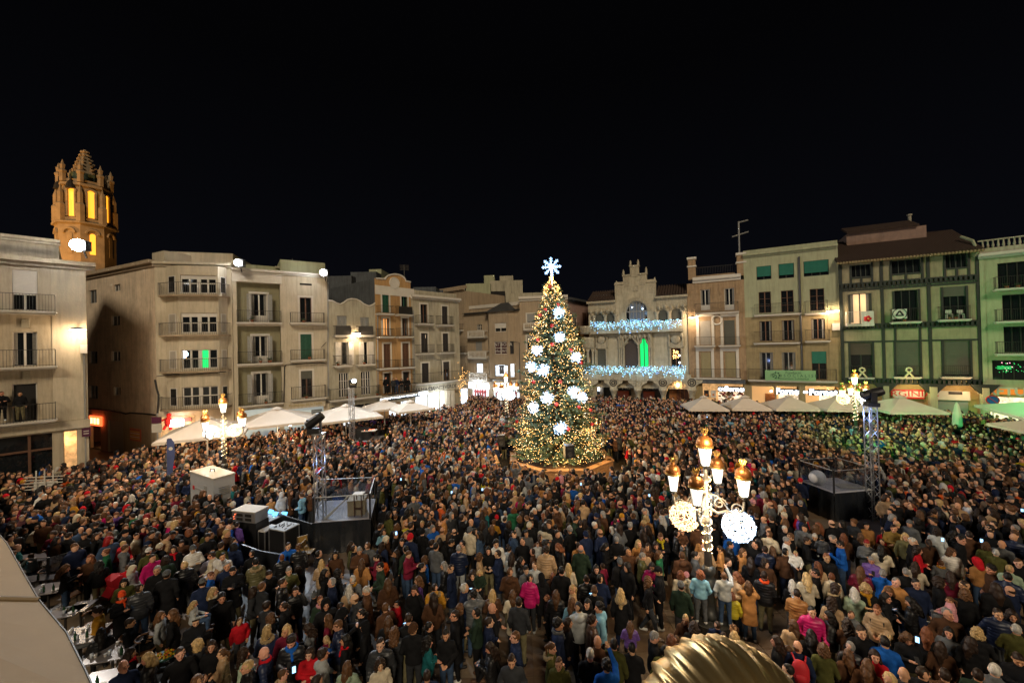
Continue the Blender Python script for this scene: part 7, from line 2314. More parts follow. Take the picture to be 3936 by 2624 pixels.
# tray of sweets
p = at_height(*sp('A', 1440, 850), .8)
t = thing('sweets_tray', 'tray of orange and yellow sweets between the women at the bottom left', 'tray', (p.x, p.y, .72), .25)
MB().lathe([(.26, 0), (.30, .05)], (0, 0, 0), 16, sy=.7).build('tray', mat('teal tray', (.05, .2, .16), .4), t)
d = rng.uniform(-1, 1, (70, 2)); d = d[(d**2).sum(1) < 1]
dots('sweets', np.column_stack([d[:, 0]*.25, d[:, 1]*.17, np.full(len(d), .07)]), .035, [mat('orange sweet', (.7, .16, .01), .5), mat('yellow sweet', (.7, .5, .02), .5)], t, midx=rng.integers(0, 2, len(d)))
# strollers
def stroller(x, y, h, rot, label, m):
 p = at_height(x, y, h)
 t = thing('stroller', label, 'stroller', (p.x, p.y, 0), rot)
 q = MB(); q.slab([(-.2, .45), (.25, .4), (.4, .62), (.34, 1.0), (.1, 1.1), (-.1, 1.02), (-.02, .75)], -.22, .22); q.build('hood', m, t)
 MB().box(-.35, .2, -.2, .2, .35, .5).build('seat', M_BLK, t)
 for sx_ in (-.35, .35):
  for sy_ in (-.24, .24):
   o = MB().lathe([(.12, -.02), (.13, 0), (.12, .02)], (0, 0, 0), 12).build('wheel', M_BLK, t); o.rotation_euler = (R(90), 0, 0); o.location = (sx_, sy_, .14)
 for sy_ in (-.2, .2): MB().tube([(-.35, sy_, .14), (.1, sy_, .5), (.5, sy_, .98)], .014, 5).build('frame', M_IRONG, t); MB().tube([(.35, sy_, .14), (-.1, sy_, .55)], .014, 5).build('frame', M_IRONG, t)
 MB().tube([(.5, -.2, .98), (.5, .2, .98)], .018, 5).build('handle', M_IRONG, t)
 AVOID.append((p.x, p.y, .35))
stroller(*sp('A2', 1240, 900), .8, 1.2, 'red hooded stroller beside the woman with long dark hair', mat('stroller red', (.5, .01, .02), .7))
stroller(*sp('B2', 290, 930), .7, .4, 'grey stroller between the people left of the barriers', mat('stroller grey', (.16, .13, .15), .7))
stroller(*sp('F2', 1100, 760), .8, .9, 'dark stroller with pale cover beside the woman in red', mat('stroller dark', (.05, .06, .06), .7))

# ================================================================= the big gilt dome at the bottom right
gc = at_depth(2802, 2866, 3.6)
gd = thing('gilded_dome', 'big shiny gold dome with raised folds cut off by the bottom edge', 'gilded dome', gc)
top = at_depth(2790, 2462, 3.6)
RX = .80; RZ = .70
n, m = 220, 90
vs = np.zeros(((m+1), n, 3))
phi = np.linspace(0.001, math.pi*.62, m+1)[:, None]; thh = np.linspace(0, 2*math.pi, n, endpoint=False)[None]
r_ = np.ones((m+1, n))
ribs = [(.22, .03, .10), (.42, .035, .14), (.60, .025, .16), (.80, .035, .12), (.98, .02, .12), (1.22, .03, .16), (1.40, .022, .18), (1.72, .03, .05), (1.98, .032, .02), (2.10, .022, -.04), (2.22, .032, .04), (2.36, .022, -.05), (2.50, .03, .02), (2.68, .03, -.08), (2.86, .022, 0), (3.2, .03, 0), (4.2, .03, 0), (5.2, .03, 0)]
for (t0, w_, sw) in ribs:
 tt = t0+sw*(phi-.8)
 dd = (thh-tt+math.pi) % (2*math.pi)-math.pi
 r_ += .045*np.exp(-(dd/w_)**2)*np.clip((phi-.12)/.3, 0, 1) - .018*np.exp(-((dd-.06)/.05)**2)*np.clip((phi-.2)/.3, 0, 1)
vs[:, :, 0] = RX*r_*np.sin(phi)*np.cos(thh); vs[:, :, 1] = RX*r_*np.sin(phi)*np.sin(thh); vs[:, :, 2] = RZ*np.cos(phi)*(1+(r_-1)*.6)
ii = np.arange(m)[:, None]*n+np.arange(n)[None]; jj = np.arange(m)[:, None]*n+(np.arange(n)[None]+1) % n
f = np.stack([ii, ii+n, jj+n, jj], -1).reshape(-1, 4)
me = np_mesh('shell', vs.reshape(-1, 3), f, mat('gold leaf', (.55, .40, .18), .33, metal=.85, var=.25, vscale=2.5, bump=.25, bscale=5))
o = bpy.data.objects.new('shell', me); link(o, gd); o.rotation_euler = (R(72), 0, R(8))
MB().lathe([(.75, -RZ*.45), (.5, -1.2), (.4, -gc.z+0.02)], (0, 0, 0), 20).build('stand', M_BROWN, gd)
# tall thin blue banner flag left
p = at_depth(638, 1735, 23)
t = thing('feather_flag', 'tall blue feather flag with a pale emblem before the corner block', 'flag', (p.x, 23, 0), .3)
zt_ = at_depth(638, 1685, 23).z
MB().tube([(0, 0, 0), (0, 0, zt_-.3), (.12, 0, zt_), (.3, 0, zt_-.05)], .015, 5).build('pole', M_IRONG, t)
q = MB(); q.slab([(.02, .9), (.22, .95), (.42, zt_-.9), (.40, zt_-.25), (.24, zt_), (.05, zt_-.02)], -.006, .006); q.build('flag_cloth', mat('flag blue', (.06, .08, .2), .8, var=.2), t)
MB().lathe([(.10, -.0), (.10, .014)], (0, 0, 0), 12).build('emblem', M_TRIM, t)
[c_ for c_ in t.children if c_.name.startswith('emblem')][0].rotation_euler = (R(90), 0, 0); [c_ for c_ in t.children if c_.name.startswith('emblem')][0].location = (.23, -.002, zt_-.6)
# sign post by the shop corner
p = at_depth(605, 1620, 28.5)
t = thing('street_sign', 'two part street sign on a post before the lit corner shop', 'sign', (p.x, 28.5, 0))
MB().tube([(0, 0, 0), (0, 0, p.z+.6)], .05, 6).build('post', M_GREYP, t); MB().box(-.35, .35, -.08, -.05, p.z-.1, p.z+.35).build('plate', mat('purple sign', (.09, .015, .05), .5), t); MB().box(-.35, .35, -.08, -.05, p.z-.75, p.z-.15).build('plate', M_TRIM, t)
# menu stand with white boards at the far left terrace
p = at_depth(165, 1735, 21)
t = thing('menu_stand', 'white slatted stand beside the far left shop front', 'stand', (p.x, 21, 0), .1)
for k in range(5): MB().box(-.9, .9, -.03, .03, 1.5+k*.16, 1.53+k*.16).build('slat', M_TRIM, t)
for sx_ in (-.3, .1, .5): MB().box(sx_-.03, sx_+.03, -.05, -.032, .02, 2.5).build('upright', M_TRIM, t)
MB().box(-.5, .6, .04, .08, 1.0, 1.9).build('board', M_PAINT, t)
lamp('POINT', 'shop_light', H1.P0+H1.X*(H1.L-1.0)-H1.Y*(-1.0)+Vector((0, 0, 2.9)), 40, (1, .6, .3), .1)
lamp('POINT', 'alley_fill', F2s.P0+F2s.X*(F2s.L*.6)-F2s.Y*2.8+Vector((0, 0, 5.0)), 330, (1, .55, .26), .2)  # unseen fill lamp added to lift the dark alley wall
lamp('POINT', 'shop_light', F2.P0+F2.X*(F2.L*.35)-F2.Y*1.2+Vector((0, 0, 3.0)), 90, (1, .62, .35), .2)
lamp('POINT', 'shop_light', F9.P0+F9.X*(F9.L*.3)-F9.Y*1.8+Vector((0, 0, 3.0)), 160, (.85, .92, 1), .4)
lamp('POINT', 'shop_light', F7.P0+F7.X*(F7.L*.4)-F7.Y*1.6+Vector((0, 0, 2.8)), 140, (.8, .9, 1), .4)
# ================================================================= people: continuous bodies grown from distance fields
class Field:
 def __init__(s, xs, ys, zs):
  s.xs, s.ys, s.zs = xs, ys, zs
  s.d = np.full((len(xs), len(ys), len(zs)), 9.0, dtype=np.float32)
 def _win(s, lo, hi, pad):
  r = []
  for ax, a, b in ((s.xs, lo[0], hi[0]), (s.ys, lo[1], hi[1]), (s.zs, lo[2], hi[2])):
   i0 = max(0, np.searchsorted(ax, a-pad)-1); i1 = min(len(ax), np.searchsorted(ax, b+pad)+1)
   r.append((i0, i1))
  (a, b), (c, d), (e, f) = r
  X = s.xs[a:b, None, None]; Y = s.ys[None, c:d, None]; Z = s.zs[None, None, e:f]
  return (slice(a, b), slice(c, d), slice(e, f)), X, Y, Z
 def _mix(s, sl, d, k):
  o = s.d[sl]
  if k <= 0: s.d[sl] = np.minimum(o, d); return
  h = np.maximum(k-np.abs(o-d), 0)/k
  s.d[sl] = np.minimum(o, d)-h*h*k*.25
 def cap(s, a, b, ra, rb, k=.02, ridge=0.0, sy=1.0):
  a, b = np.array(a, float), np.array(b, float)
  R_ = max(ra, rb)+abs(ridge)
  pad = k+.09
  lo = np.minimum(a, b)-R_; hi = np.maximum(a, b)+R_
  sl, X, Y, Z = s._win(lo, hi, pad)
  ab = b-a; L2 = max((ab**2).sum(), 1e-9)
  t = np.clip(((X-a[0])*ab[0]+(Y-a[1])*ab[1]+(Z-a[2])*ab[2])/L2, 0, 1)
  dx = X-a[0]-ab[0]*t; dy = (Y-a[1]-ab[1]*t)/sy; dz = Z-a[2]-ab[2]*t
  r = ra+(rb-ra)*t
  if ridge: r = r+ridge*(np.abs(np.sin(t*math.sqrt(L2)*math.pi/.075))-.6)
  s._mix(sl, (np.sqrt(dx*dx+dy*dy+dz*dz)-r)*min(1, sy), k)
 def ell(s, c, r, k=.02, ridge=0.0):
  c, r = np.array(c, float), np.array(r, float)
  pad = k+.09
  sl, X, Y, Z = s._win(c-r-abs(ridge), c+r+abs(ridge), pad)
  q = np.sqrt(((X-c[0])/r[0])**2+((Y-c[1])/r[1])**2+((Z-c[2])/r[2])**2)
  m = r.min()
  add = ridge*(np.abs(np.sin(Z*math.pi/.075))-.6) if ridge else 0
  s._mix(sl, (q-1)*m*1.15-add, k)
 def cut(s, f):       # keep where f(X,Y,Z) <= 0
  X = s.xs[:, None, None]; Y = s.ys[None, :, None]; Z = s.zs[None, None, :]
  s.d = np.maximum(s.d, f(X, Y, Z).astype(np.float32)+np.zeros_like(s.d))
 def noise(s, amp, f=9.0, ph=0.0):
  X = s.xs[:, None, None]; Y = s.ys[None, :, None]; Z = s.zs[None, None, :]
  n = np.sin(X*f*2.3+ph+1.7*np.sin(Z*f*1.1+ph))*np.sin(Z*f*1.9+1.1+2*np.sin(Y*f+ph))+.6*np.sin(Y*f*4.1+ph*2)*np.sin(X*f*3.7)*np.sin(Z*f*4.3)
  s.d = s.d+(amp*n).astype(np.float32)
 def mesh(s):
  d = s.d; S_ = (d < 0)
  nx, ny, nz = d.shape
  acc = np.zeros((nx-1, ny-1, nz-1, 3)); cnt = np.zeros((nx-1, ny-1, nz-1))
  XX = [s.xs, s.ys, s.zs]
  faces = []
  for ax in range(3):
   sl0 = [slice(None)]*3; sl1 = [slice(None)]*3
   sl0[ax] = slice(0, -1); sl1[ax] = slice(1, None)
   c = S_[tuple(sl0)] != S_[tuple(sl1)]
   idx = np.argwhere(c)
   if len(idx) == 0: continue
   d0 = d[tuple(sl0)][c]; d1 = d[tuple(sl1)][c]
   t = d0/(d0-d1)
   P = np.zeros((len(idx), 3))
   for k in range(3):
    P[:, k] = XX[k][idx[:, k]]
    if k == ax: P[:, k] += (XX[k][idx[:, k]+1]-XX[k][idx[:, k]])*t
   o1, o2 = [(1, 2), (2, 0), (0, 1)][ax]
   ok = (idx[:, o1] > 0) & (idx[:, o2] > 0) & (idx[:, o1] < d.shape[o1]-1) & (idx[:, o2] < d.shape[o2]-1)
   idx, P, ins = idx[ok], P[ok], d0[ok] < 0
   quad = []
   for (a, b) in ((0, 0), (-1, 0), (-1, -1), (0, -1)):
    j = idx.copy(); j[:, o1] += a; j[:, o2] += b
    np.add.at(acc, (j[:, 0], j[:, 1], j[:, 2]), P)
    np.add.at(cnt, (j[:, 0], j[:, 1], j[:, 2]), 1)
    quad.append(j)
   quad = np.stack(quad, 1)
   quad[~ins] = quad[~ins][:, ::-1]
   faces.append(quad)
  F_ = np.concatenate(faces)
  ids = -np.ones(cnt.shape, dtype=np.int64)
  used = cnt > 0
  ids[used] = np.arange(used.sum())
  V = acc[used]/cnt[used][:, None]
  return V, ids[F_[..., 0], F_[..., 1], F_[..., 2]]
def axis(lo, hi, step, fine=None):
 if fine is None: return np.arange(lo, hi+step, step)
 a, b, fs = fine
 return np.unique(np.round(np.concatenate([np.arange(lo, a, step), np.arange(a, b, fs), np.arange(b, hi+step, step)]), 5))

# ---- poses: elbow / wrist of each arm, legs, head yaw and tilt (degrees)
def pose(**k):
 p = dict(le=(-.25, .03, 1.12), lw=(-.245, -.06, .89), re=(.25, .03, 1.12), rw=(.245, -.06, .89),
 lk=(-.10, -.015, .50), la=(-.12, .03, .09), rk=(.10, -.015, .50), ra=(.12, .03, .09), yaw=0, tilt=0, seat=False, lhip=(-.09, 0, .9), rhip=(.09, 0, .9))
 p.update(k); return p
POSES = {
 'stand': pose(), 'look': pose(yaw=32, le=(-.26, .05, 1.13), lw=(-.20, -.10, .93)),
 'look2': pose(yaw=-32, re=(.26, .05, 1.13), rw=(.20, -.12, .95)),
 'clasp': pose(le=(-.26, .04, 1.13), lw=(-.07, -.23, 1.03), re=(.26, .04, 1.13), rw=(.07, -.23, 1.03), tilt=12),
 'phone': pose(le=(-.23, -.03, 1.13), lw=(-.06, -.30, 1.25), re=(.23, -.03, 1.13), rw=(.06, -.30, 1.25), tilt=22),
 'fold': pose(le=(-.26, -.04, 1.14), lw=(.06, -.21, 1.17), re=(.26, -.04, 1.14), rw=(-.06, -.24, 1.13), tilt=4, yaw=-12),
 'raise': pose(re=(.27, -.14, 1.50), rw=(.14, -.26, 1.76), le=(-.24, -.10, 1.45), lw=(-.08, -.28, 1.72), tilt=-8),
 'hold': pose(le=(-.22, -.22, 1.46), lw=(-.14, -.40, 1.66), yaw=-10),
 'snap': pose(le=(-.24, -.16, 1.26), lw=(-.07, -.26, 1.50), re=(.24, -.16, 1.26), rw=(.07, -.26, 1.50)),
 'ear': pose(re=(.27, -.12, 1.20), rw=(.12, -.08, 1.50), le=(-.26, .04, 1.12), lw=(-.12, -.20, 1.0), yaw=-15),
 'sit': pose(le=(-.25, -.03, 1.14), lw=(-.08, -.32, 1.03), re=(.25, -.03, 1.14), rw=(.10, -.32, 1.06), lk=(-.13, -.43, .90), la=(-.12, -.42, .47), rk=(.13, -.43, .90), ra=(.12, -.42, .47), tilt=10, seat=True),
 'walk': pose(lk=(-.10, -.17, .51), la=(-.11, -.22, .09), rk=(.10, .02, .50), ra=(.11, .26, .13), le=(-.25, .10, 1.14), lw=(-.25, .05, .93), re=(.25, -.05, 1.13), rw=(.24, -.22, .98)),
}
HC = (0, -.012, 1.615)     # head centre
def head_m(p):
 return Matrix.Translation(HC) @ Matrix.Rotation(R(p['yaw']), 4, 'Z') @ Matrix.Rotation(R(p['tilt']), 4, 'X')
def H(M, x, y, z):
 v = M @ Vector((x, y, z)); return (v.x, v.y, v.z)
def hand(F, w, e, s=1):
 w, e = Vector(w), Vector(e)
 d = (w-e).normalized()
 side = d.cross(Vector((0, 0, 1)));  side = side.normalized() if side.length > .1 else Vector((0, 1, 0))
 if abs(d.z) > .8: side = Vector((0, 1, 0))
 p = w+d*.045
 F.cap(w, p, .026, .034, .02)
 for k, (o_, L) in enumerate(((-.028, .062), (-.009, .074), (.010, .070), (.028, .054))):
  b = p+side*o_+d*.02
  F.cap(b, b+d*L*.55+Vector((0, 0, -.004)), .0105, .010, .004)
  F.cap(b+d*L*.55, b+d*L*.95+d.cross(side)*.012*s, .010, .008, .004)
 F.cap(w+d*.02-side*.02*s, w+d*.055-side*.058*s, .013, .010, .008)
def grid(h, fine=None, lo=(-.47, -.62, -.02), hi=(.47, .36, 1.98)):
 if fine:
  return (axis(lo[0], hi[0], h, (-.10, .10, fine)), axis(lo[1], hi[1], h, (-.14, .12, fine)), axis(lo[2], hi[2], h, (1.46, 1.76, fine)))
 return tuple(axis(lo[i], hi[i], h) for i in range(3))
def add_head(F, p, simple=False):
 M = head_m(p)
 F.ell(H(M, 0, .006, .025), (.078, .098, .112), .02)
 F.ell(H(M, 0, -.028, -.040), (.058, .070, .085), .03)
 F.ell(H(M, 0, -.062, -.098), (.030, .026, .024), .02)
 if not simple:
  F.cap(H(M, 0, -.092, .012), H(M, 0, -.116, -.024), .009, .014, .010)
  F.cap(H(M, -.036, -.080, .030), H(M, .036, -.080, .030), .013, .013, .012)
  F.cap(H(M, -.018, -.092, -.058), H(M, .018, -.092, -.058), .009, .009, .008)
  for s in (-1, 1):
   F.ell(H(M, .079*s, .012, -.008), (.012, .022, .032), .008)
   F.ell(H(M, .042*s, -.070, -.020), (.022, .02, .02), .015)
 F.cap((0, .012, 1.40), H(M, 0, .02, -.07), .058, .052, .03)
def add_trunk(F, p, g=0.0, ridge=0.0, k=.05):
 F.ell((0, .0, 1.27), (.175+g, .112+g, .20+g*.5), k, ridge)
 F.ell((0, .0, 1.07), (.155+g, .112+g, .18), k, ridge)
 F.cap((-.15, .005, 1.385), (.15, .005, 1.385), .062+g*.7, .062+g*.7, k)
 F.ell((0, .012, .93), (.168+g, .120+g, .12), k, ridge)
def add_arms(F, p, g=0.0, ridge=0.0, end=1.0):
 for s, e, w in ((-1, p['le'], p['lw']), (1, p['re'], p['rw'])):
  F.cap((s*.178, .005, 1.375), e, .054+g, .044+g, .035, ridge)
  e_, w_ = Vector(e), Vector(w)
  F.cap(e, e_.lerp(w_, end), .044+g, .032+g*.8, .03, ridge)
def add_legs(F, p, g=0.0, feet=True):
 for hp, kn, an in ((p['lhip'], p['lk'], p['la']), (p['rhip'], p['rk'], p['ra'])):
  F.cap(hp, kn, .086+g, .058+g, .04); F.cap(kn, an, .056+g, .040+g, .03)
  if feet and not g:
   F.cap((an[0], an[1]+.02, an[2]-.045), (an[0]*1.1, an[1]-.15, an[2]-.052), .038, .034, .02)
def body_mesh(pn, h=.0125, fine=.0075):
 p = POSES[pn]
 F = Field(*grid(h, fine))
 add_head(F, p); add_trunk(F, p); add_arms(F, p); add_legs(F, p)
 hand(F, p['lw'], p['le'], 1); hand(F, p['rw'], p['re'], -1)
 return F.mesh(), p
def paint_face(V, p):
 """vertex colours: skin 1, eyes / brows dark, lips red"""
 M = head_m(p).inverted()
 Mn = np.array(M)
 L = V @ Mn[:3, :3].T+Mn[:3, 3]
 c = np.ones((len(V), 4), dtype=np.float32)
 f = L[:, 1] < -.055
 for s in (-1, 1):
  e = f & (np.abs(L[:, 0]-s*.031) < .015) & (np.abs(L[:, 2]-.006) < .0075)
  c[e, :3] = (.10, .08, .07)
  b = f & (np.abs(L[:, 0]-s*.033) < .022) & (np.abs(L[:, 2]-.031) < .0065)
  c[b, :3] = (.30, .22, .18)
 l_ = f & (np.abs(L[:, 0]) < .024) & (np.abs(L[:, 2]+.058) < .0085)
 c[l_, :3] = (.80, .42, .40)
 ck = f & (np.abs(np.abs(L[:, 0])-.045) < .018) & (np.abs(L[:, 2]+.022) < .02)
 c[ck, :3] = (1.0, .84, .80)
 return c
def coat_field(pn, kind, g0, h):
 p = POSES[pn]
 F = Field(*grid(h))
 puff = kind == 'p'
 g = {'j': .014, 'h': .020, 'p': .030, 'c': .020, 'v': .026}[kind]+g0
 ridge = .016 if puff or kind == 'v' else 0.0
 add_trunk(F, p, g, ridge, .06)
 hem = {'j': .86, 'h': .84, 'p': .80, 'c': .52, 'v': .84}[kind]
 if p['seat']: hem = .84
 F.cap((0, .012, 1.0), (0, .012, hem-.12), .150+g, (.215 if kind == 'c' else .175)+g*.6, .06, ridge*.8, sy=.78)
 if kind != 'v': add_arms(F, p, g*.85, ridge*.6, .97)
 else:
  add_arms(F, p, .008, 0, .97)
 F.cap((0, .018, 1.40), (0, .01, 1.475), .082+g*.5, .078+g*.5, .02)          # collar
 if kind == 'h': F.ell((0, .115, 1.42), (.115, .06, .085), .04)
 if kind in 'jhcv': F.noise(.006, 8.0, len(pn)*1.7)
 else: F.noise(.004, 8.0, 2.0)
 # front opening groove
 F.cut(lambda X, Y, Z: (hem-Z))
 if not p['tilt'] < -5:
  F.cut(lambda X, Y, Z: -(np.sqrt(X**2+((Y-.0)/1.0)**2+((Z-1.55)/1.4)**2)-.062))
 return F
def legs_field(pn, h):
 p = POSES[pn]
 F = Field(*grid(h))
 F.ell((0, .012, .93), (.165, .118, .12), .05)
 add_legs(F, p, .014, False)
 F.noise(.004, 9.0, 1.0)
 zc = min(p['la'][2], p['ra'][2])
 F.cut(lambda X, Y, Z: (zc-.03-Z))
 return F
def shoes_field(pn, h):
 p = POSES[pn]
 F = Field(*grid(h, lo=(-.3, -.7, -.02), hi=(.3, .45, .62)))
 for an in (p['la'], p['ra']):
  F.cap((an[0], an[1]+.025, an[2]-.04), (an[0]*1.1, an[1]-.155, an[2]-.05), .046, .040, .02)
  F.cap(an, (an[0], an[1]+.01, an[2]-.03), .045, .045, .02)
 zc = min(p['la'][2], p['ra'][2])
 F.cut(lambda X, Y, Z: (zc-.088-Z))
 return F
def hair_field(style, h):
 """in head coordinates"""
 F = Field(axis(-.24, .24, h), axis(-.2, .27, h), axis(-.5, .30, h))
 keep = lambda X, Y, Z: -(Y+.95*Z-.0*X+.012)
 if style == 's':
  F.ell((0, .014, .028), (.083, .103, .115), .0); F.noise(.005, 16, 1); F.cut(keep)
 elif style == 't':      # thin hair round a bald crown
  F.ell((0, .012, .025), (.083, .104, .112), .0); F.cut(keep); F.cut(lambda X, Y, Z: Z-.035)
 elif style == 'q':      # tall quiff / mop
  F.ell((0, .010, .045), (.095, .115, .125), .0); F.noise(.012, 20, 2); F.cut(keep)
 elif style in 'lr':
  F.ell((0, .012, .032), (.090, .112, .120), .0); F.cut(keep)
  for s in (-1, 1):
   F.cap((s*.062, .015, .03), (s*.088, .020, -.10), .036, .040, .03); F.cap((s*.088, .02, -.10), (s*.085, .03, -.28 if style == 'l' else -.14), .040, .030, .03)
  F.cap((0, .06, .0), (0, .10, -.16), .085, .085, .04)
  if style == 'l': F.cap((0, .10, -.14), (0, .115, -.34), .090, .055, .04)
  F.noise(.007, 17, 3)
  F.cut(lambda X, Y, Z: -(np.sqrt((X/.060)**2+((Y+.10)/.085)**2+((Z+.02)/.095)**2)-1)*.07)
 elif style in 'ca':     # curls
  F.ell((0, .018, .030), (.112, .125, .132), .0)
  for s in (-1, 1): F.ell((s*.085, .02, -.05), (.055, .06, .08 if style == 'c' else .12), .03)
  F.ell((0, .075, -.06), (.10, .06, .09), .03)
  if style == 'a': F.ell((0, .09, -.17), (.12, .06, .12), .03)
  F.noise(.014, 26, 4)
  F.cut(lambda X, Y, Z: -(np.sqrt((X/.060)**2+((Y+.11)/.085)**2+((Z+.015)/.09)**2)-1)*.07)
 elif style == 'n':      # tied back
  F.ell((0, .012, .028), (.083, .105, .114), .0); F.cut(keep)
  F.cap((0, .11, .03), (0, .15, -.03), .030, .036, .02); F.cap((0, .15, -.03), (0, .125, -.22), .036, .018, .02); F.noise(.004, 18, 2)
 elif style == 'b':      # bun
  F.ell((0, .012, .028), (.083, .105, .114), .0); F.cut(keep)
  F.ell((0, .10, .085), (.045, .045, .045), .02); F.noise(.004, 18, 2)
 elif style == 'h':      # knitted hat with a rolled rim
  F.ell((0, .010, .040), (.093, .113, .130), .0); F.cut(lambda X, Y, Z: -(Z+.30*Y-.012))
  for k in range(16):
   a, b = k*math.pi/8, (k+1)*math.pi/8
   P = lambda t: (.088*math.cos(t), .010+.106*math.sin(t), .024-.30*(.106*math.sin(t)))
   F.cap(P(a), P(b), .016, .016, .01)
 elif style == 'g':      # pom pom
  F.ell((0, 0, .0), (.042, .042, .042), .0); F.noise(.006, 30, 1)
 elif style == 'p':      # cap
  F.ell((0, .010, .036), (.090, .110, .112), .0); F.cut(lambda X, Y, Z: -(Z+.10*Y-.030))
  F.cap((-.045, -.10, .035), (.045, -.10, .035), .012, .012, .01); F.cap((-.04, -.145, .028), (.04, -.145, .028), .012, .012, .03); F.cap((0, -.09, .04), (0, -.15, .03), .02, .014, .03)
 elif style == 'H':      # hood up
  F.ell((0, .018, .020), (.112, .128, .150), .0); F.cap((0, .04, -.05), (0, .05, -.17), .105, .10, .04); F.noise(.004, 12, 2)
  F.cut(lambda X, Y, Z: -(np.sqrt((X/.068)**2+((Y+.15)/.13)**2+((Z+.015)/.10)**2)-1)*.08)
 elif style == 'f':      # fur trimmed hood lying on the shoulders
  for k in range(20):
   a, b = k*math.pi/10, (k+1)*math.pi/10
   P = lambda t: (.135*math.cos(t), .075+.10*math.sin(t), -.175-.02*math.sin(t))
   F.cap(P(a), P(b), .036, .036, .02)
  F.noise(.010, 30, 2)
 elif style == 'x':      # scarf
  for k in range(20):
   a, b = k*math.pi/10, (k+1)*math.pi/10
   P = lambda t: (.085*math.cos(t), .020+.085*math.sin(t), -.145)
   F.cap(P(a), P(b), .036, .036, .02)
  F.cap((.03, -.06, -.16), (.05, -.12, -.34), .034, .030, .03)
  F.noise(.006, 22, 2)
 return F
# ---- materials that take the person's own colours
def person_mat(name, rough, kind, bump=0.25, bscale=60, attr=None, sheen=0.0, var=.25):
 m = bpy.data.materials.new(name); m.use_nodes = True
 nt = m.node_tree; b = nt.nodes['Principled BSDF']
 b.inputs['Roughness'].default_value = rough
 b.inputs['Specular IOR Level'].default_value = {'skin': .35, 'hair': .3, 'x': .3, 'shoes': .4}.get(kind, .35 if name.startswith('puffer') else .10)
 if attr:
  a = nt.nodes.new('ShaderNodeAttribute'); a.attribute_type = 'INSTANCER'; a.attribute_name = attr; src = a.outputs['Color']
 else:
  a = nt.nodes.new('ShaderNodeObjectInfo'); src = a.outputs['Color']
 tc = nt.nodes.new('ShaderNodeTexCoord')
 n = nt.nodes.new('ShaderNodeTexNoise'); n.inputs['Scale'].default_value = 9 if kind != 'hair' else 30
 n.inputs['Detail'].default_value = 6
 mp = nt.nodes.new('ShaderNodeMapping'); mp.inputs['Scale'].default_value = (1, 1, .25) if kind == 'hair' else (1, 1, 1)
 nt.links.new(tc.outputs['Object'], mp.inputs[0]); nt.links.new(mp.outputs[0], n.inputs['Vector'])
 mr = nt.nodes.new('ShaderNodeMapRange'); mr.inputs[1].default_value = .3; mr.inputs[2].default_value = .7; mr.inputs[3].default_value = 1-var; mr.inputs[4].default_value = 1+var
 nt.links.new(n.outputs['Fac'], mr.inputs[0])
 mx = nt.nodes.new('ShaderNodeMix'); mx.data_type = 'RGBA'; mx.blend_type = 'MULTIPLY'; mx.inputs[0].default_value = 1
 nt.links.new(src, mx.inputs[6]); nt.links.new(mr.outputs[0], mx.inputs[7])
 last = mx.outputs[2]
 if kind == 'skin':
  vc = nt.nodes.new('ShaderNodeAttribute'); vc.attribute_name = 'face'
  m2 = nt.nodes.new('ShaderNodeMix'); m2.data_type = 'RGBA'; m2.blend_type = 'MULTIPLY'; m2.inputs[0].default_value = 1
  nt.links.new(last, m2.inputs[6]); nt.links.new(vc.outputs['Color'], m2.inputs[7]); last = m2.outputs[2]
 nt.links.new(last, b.inputs['Base Color'])
 if bump:
  n3 = nt.nodes.new('ShaderNodeTexNoise'); n3.inputs['Scale'].default_value = bscale; nt.links.new(mp.outputs[0], n3.inputs['Vector'])
  bp = nt.nodes.new('ShaderNodeBump'); bp.inputs['Strength'].default_value = bump; bp.inputs['Distance'].default_value = .01
  nt.links.new(n3.outputs['Fac'], bp.inputs['Height']); nt.links.new(bp.outputs[0], b.inputs['Normal'])
 return m
MP = {'skin': person_mat('skin', .55, 'skin', .05, 50, var=.06), 'hair': person_mat('hair', .5, 'hair', .7, 60, var=.45), 'coat': person_mat('coat cloth', .82, 'coat', .35, 55, var=.18),
 'legs': person_mat('trouser cloth', .85, 'legs', .3, 60), 'shoes': person_mat('shoe leather', .5, 'shoes', 0), 'knit': person_mat('knitted cloth', .95, 'knit', .8, 90), 'puffer': person_mat('puffer cloth', .42, 'coat', .2, 30, var=.12)}
_pm = {}
def body_me(pn):
 if ('b', pn) not in _pm:
  (V, F_), p = body_mesh(pn)
  me = np_mesh('body_'+pn, V, F_, MP['skin'])
  ca = me.color_attributes.new('face', 'FLOAT_COLOR', 'POINT')
  ca.data.foreach_set('color', paint_face(V, p).ravel())
  _pm[('b', pn)] = me
 return _pm[('b', pn)]
def coat_me(pn, kind):
 if ('c', pn, kind) not in _pm:
  V, F_ = coat_field(pn, kind, 0, .017).mesh()
  _pm[('c', pn, kind)] = np_mesh('coat', V, F_, MP['puffer'] if kind in 'pv' else MP['coat'])
 return _pm[('c', pn, kind)]
def legs_me(pn):
 if ('l', pn) not in _pm:
  V, F_ = legs_field(pn, .018).mesh(); _pm[('l', pn)] = np_mesh('trousers', V, F_, MP['legs'])
 return _pm[('l', pn)]
def shoes_me(pn):
 if ('s', pn) not in _pm:
  V, F_ = shoes_field(pn, .014).mesh(); _pm[('s', pn)] = np_mesh('shoes', V, F_, MP['shoes'])
 return _pm[('s', pn)]
def hair_me(st):
 if ('h', st) not in _pm:
  V, F_ = hair_field(st, .0095).mesh(); _pm[('h', st)] = np_mesh('hair', V, F_, MP['knit'] if st in 'hgpHfx' else MP['hair'])
 return _pm[('h', st)]

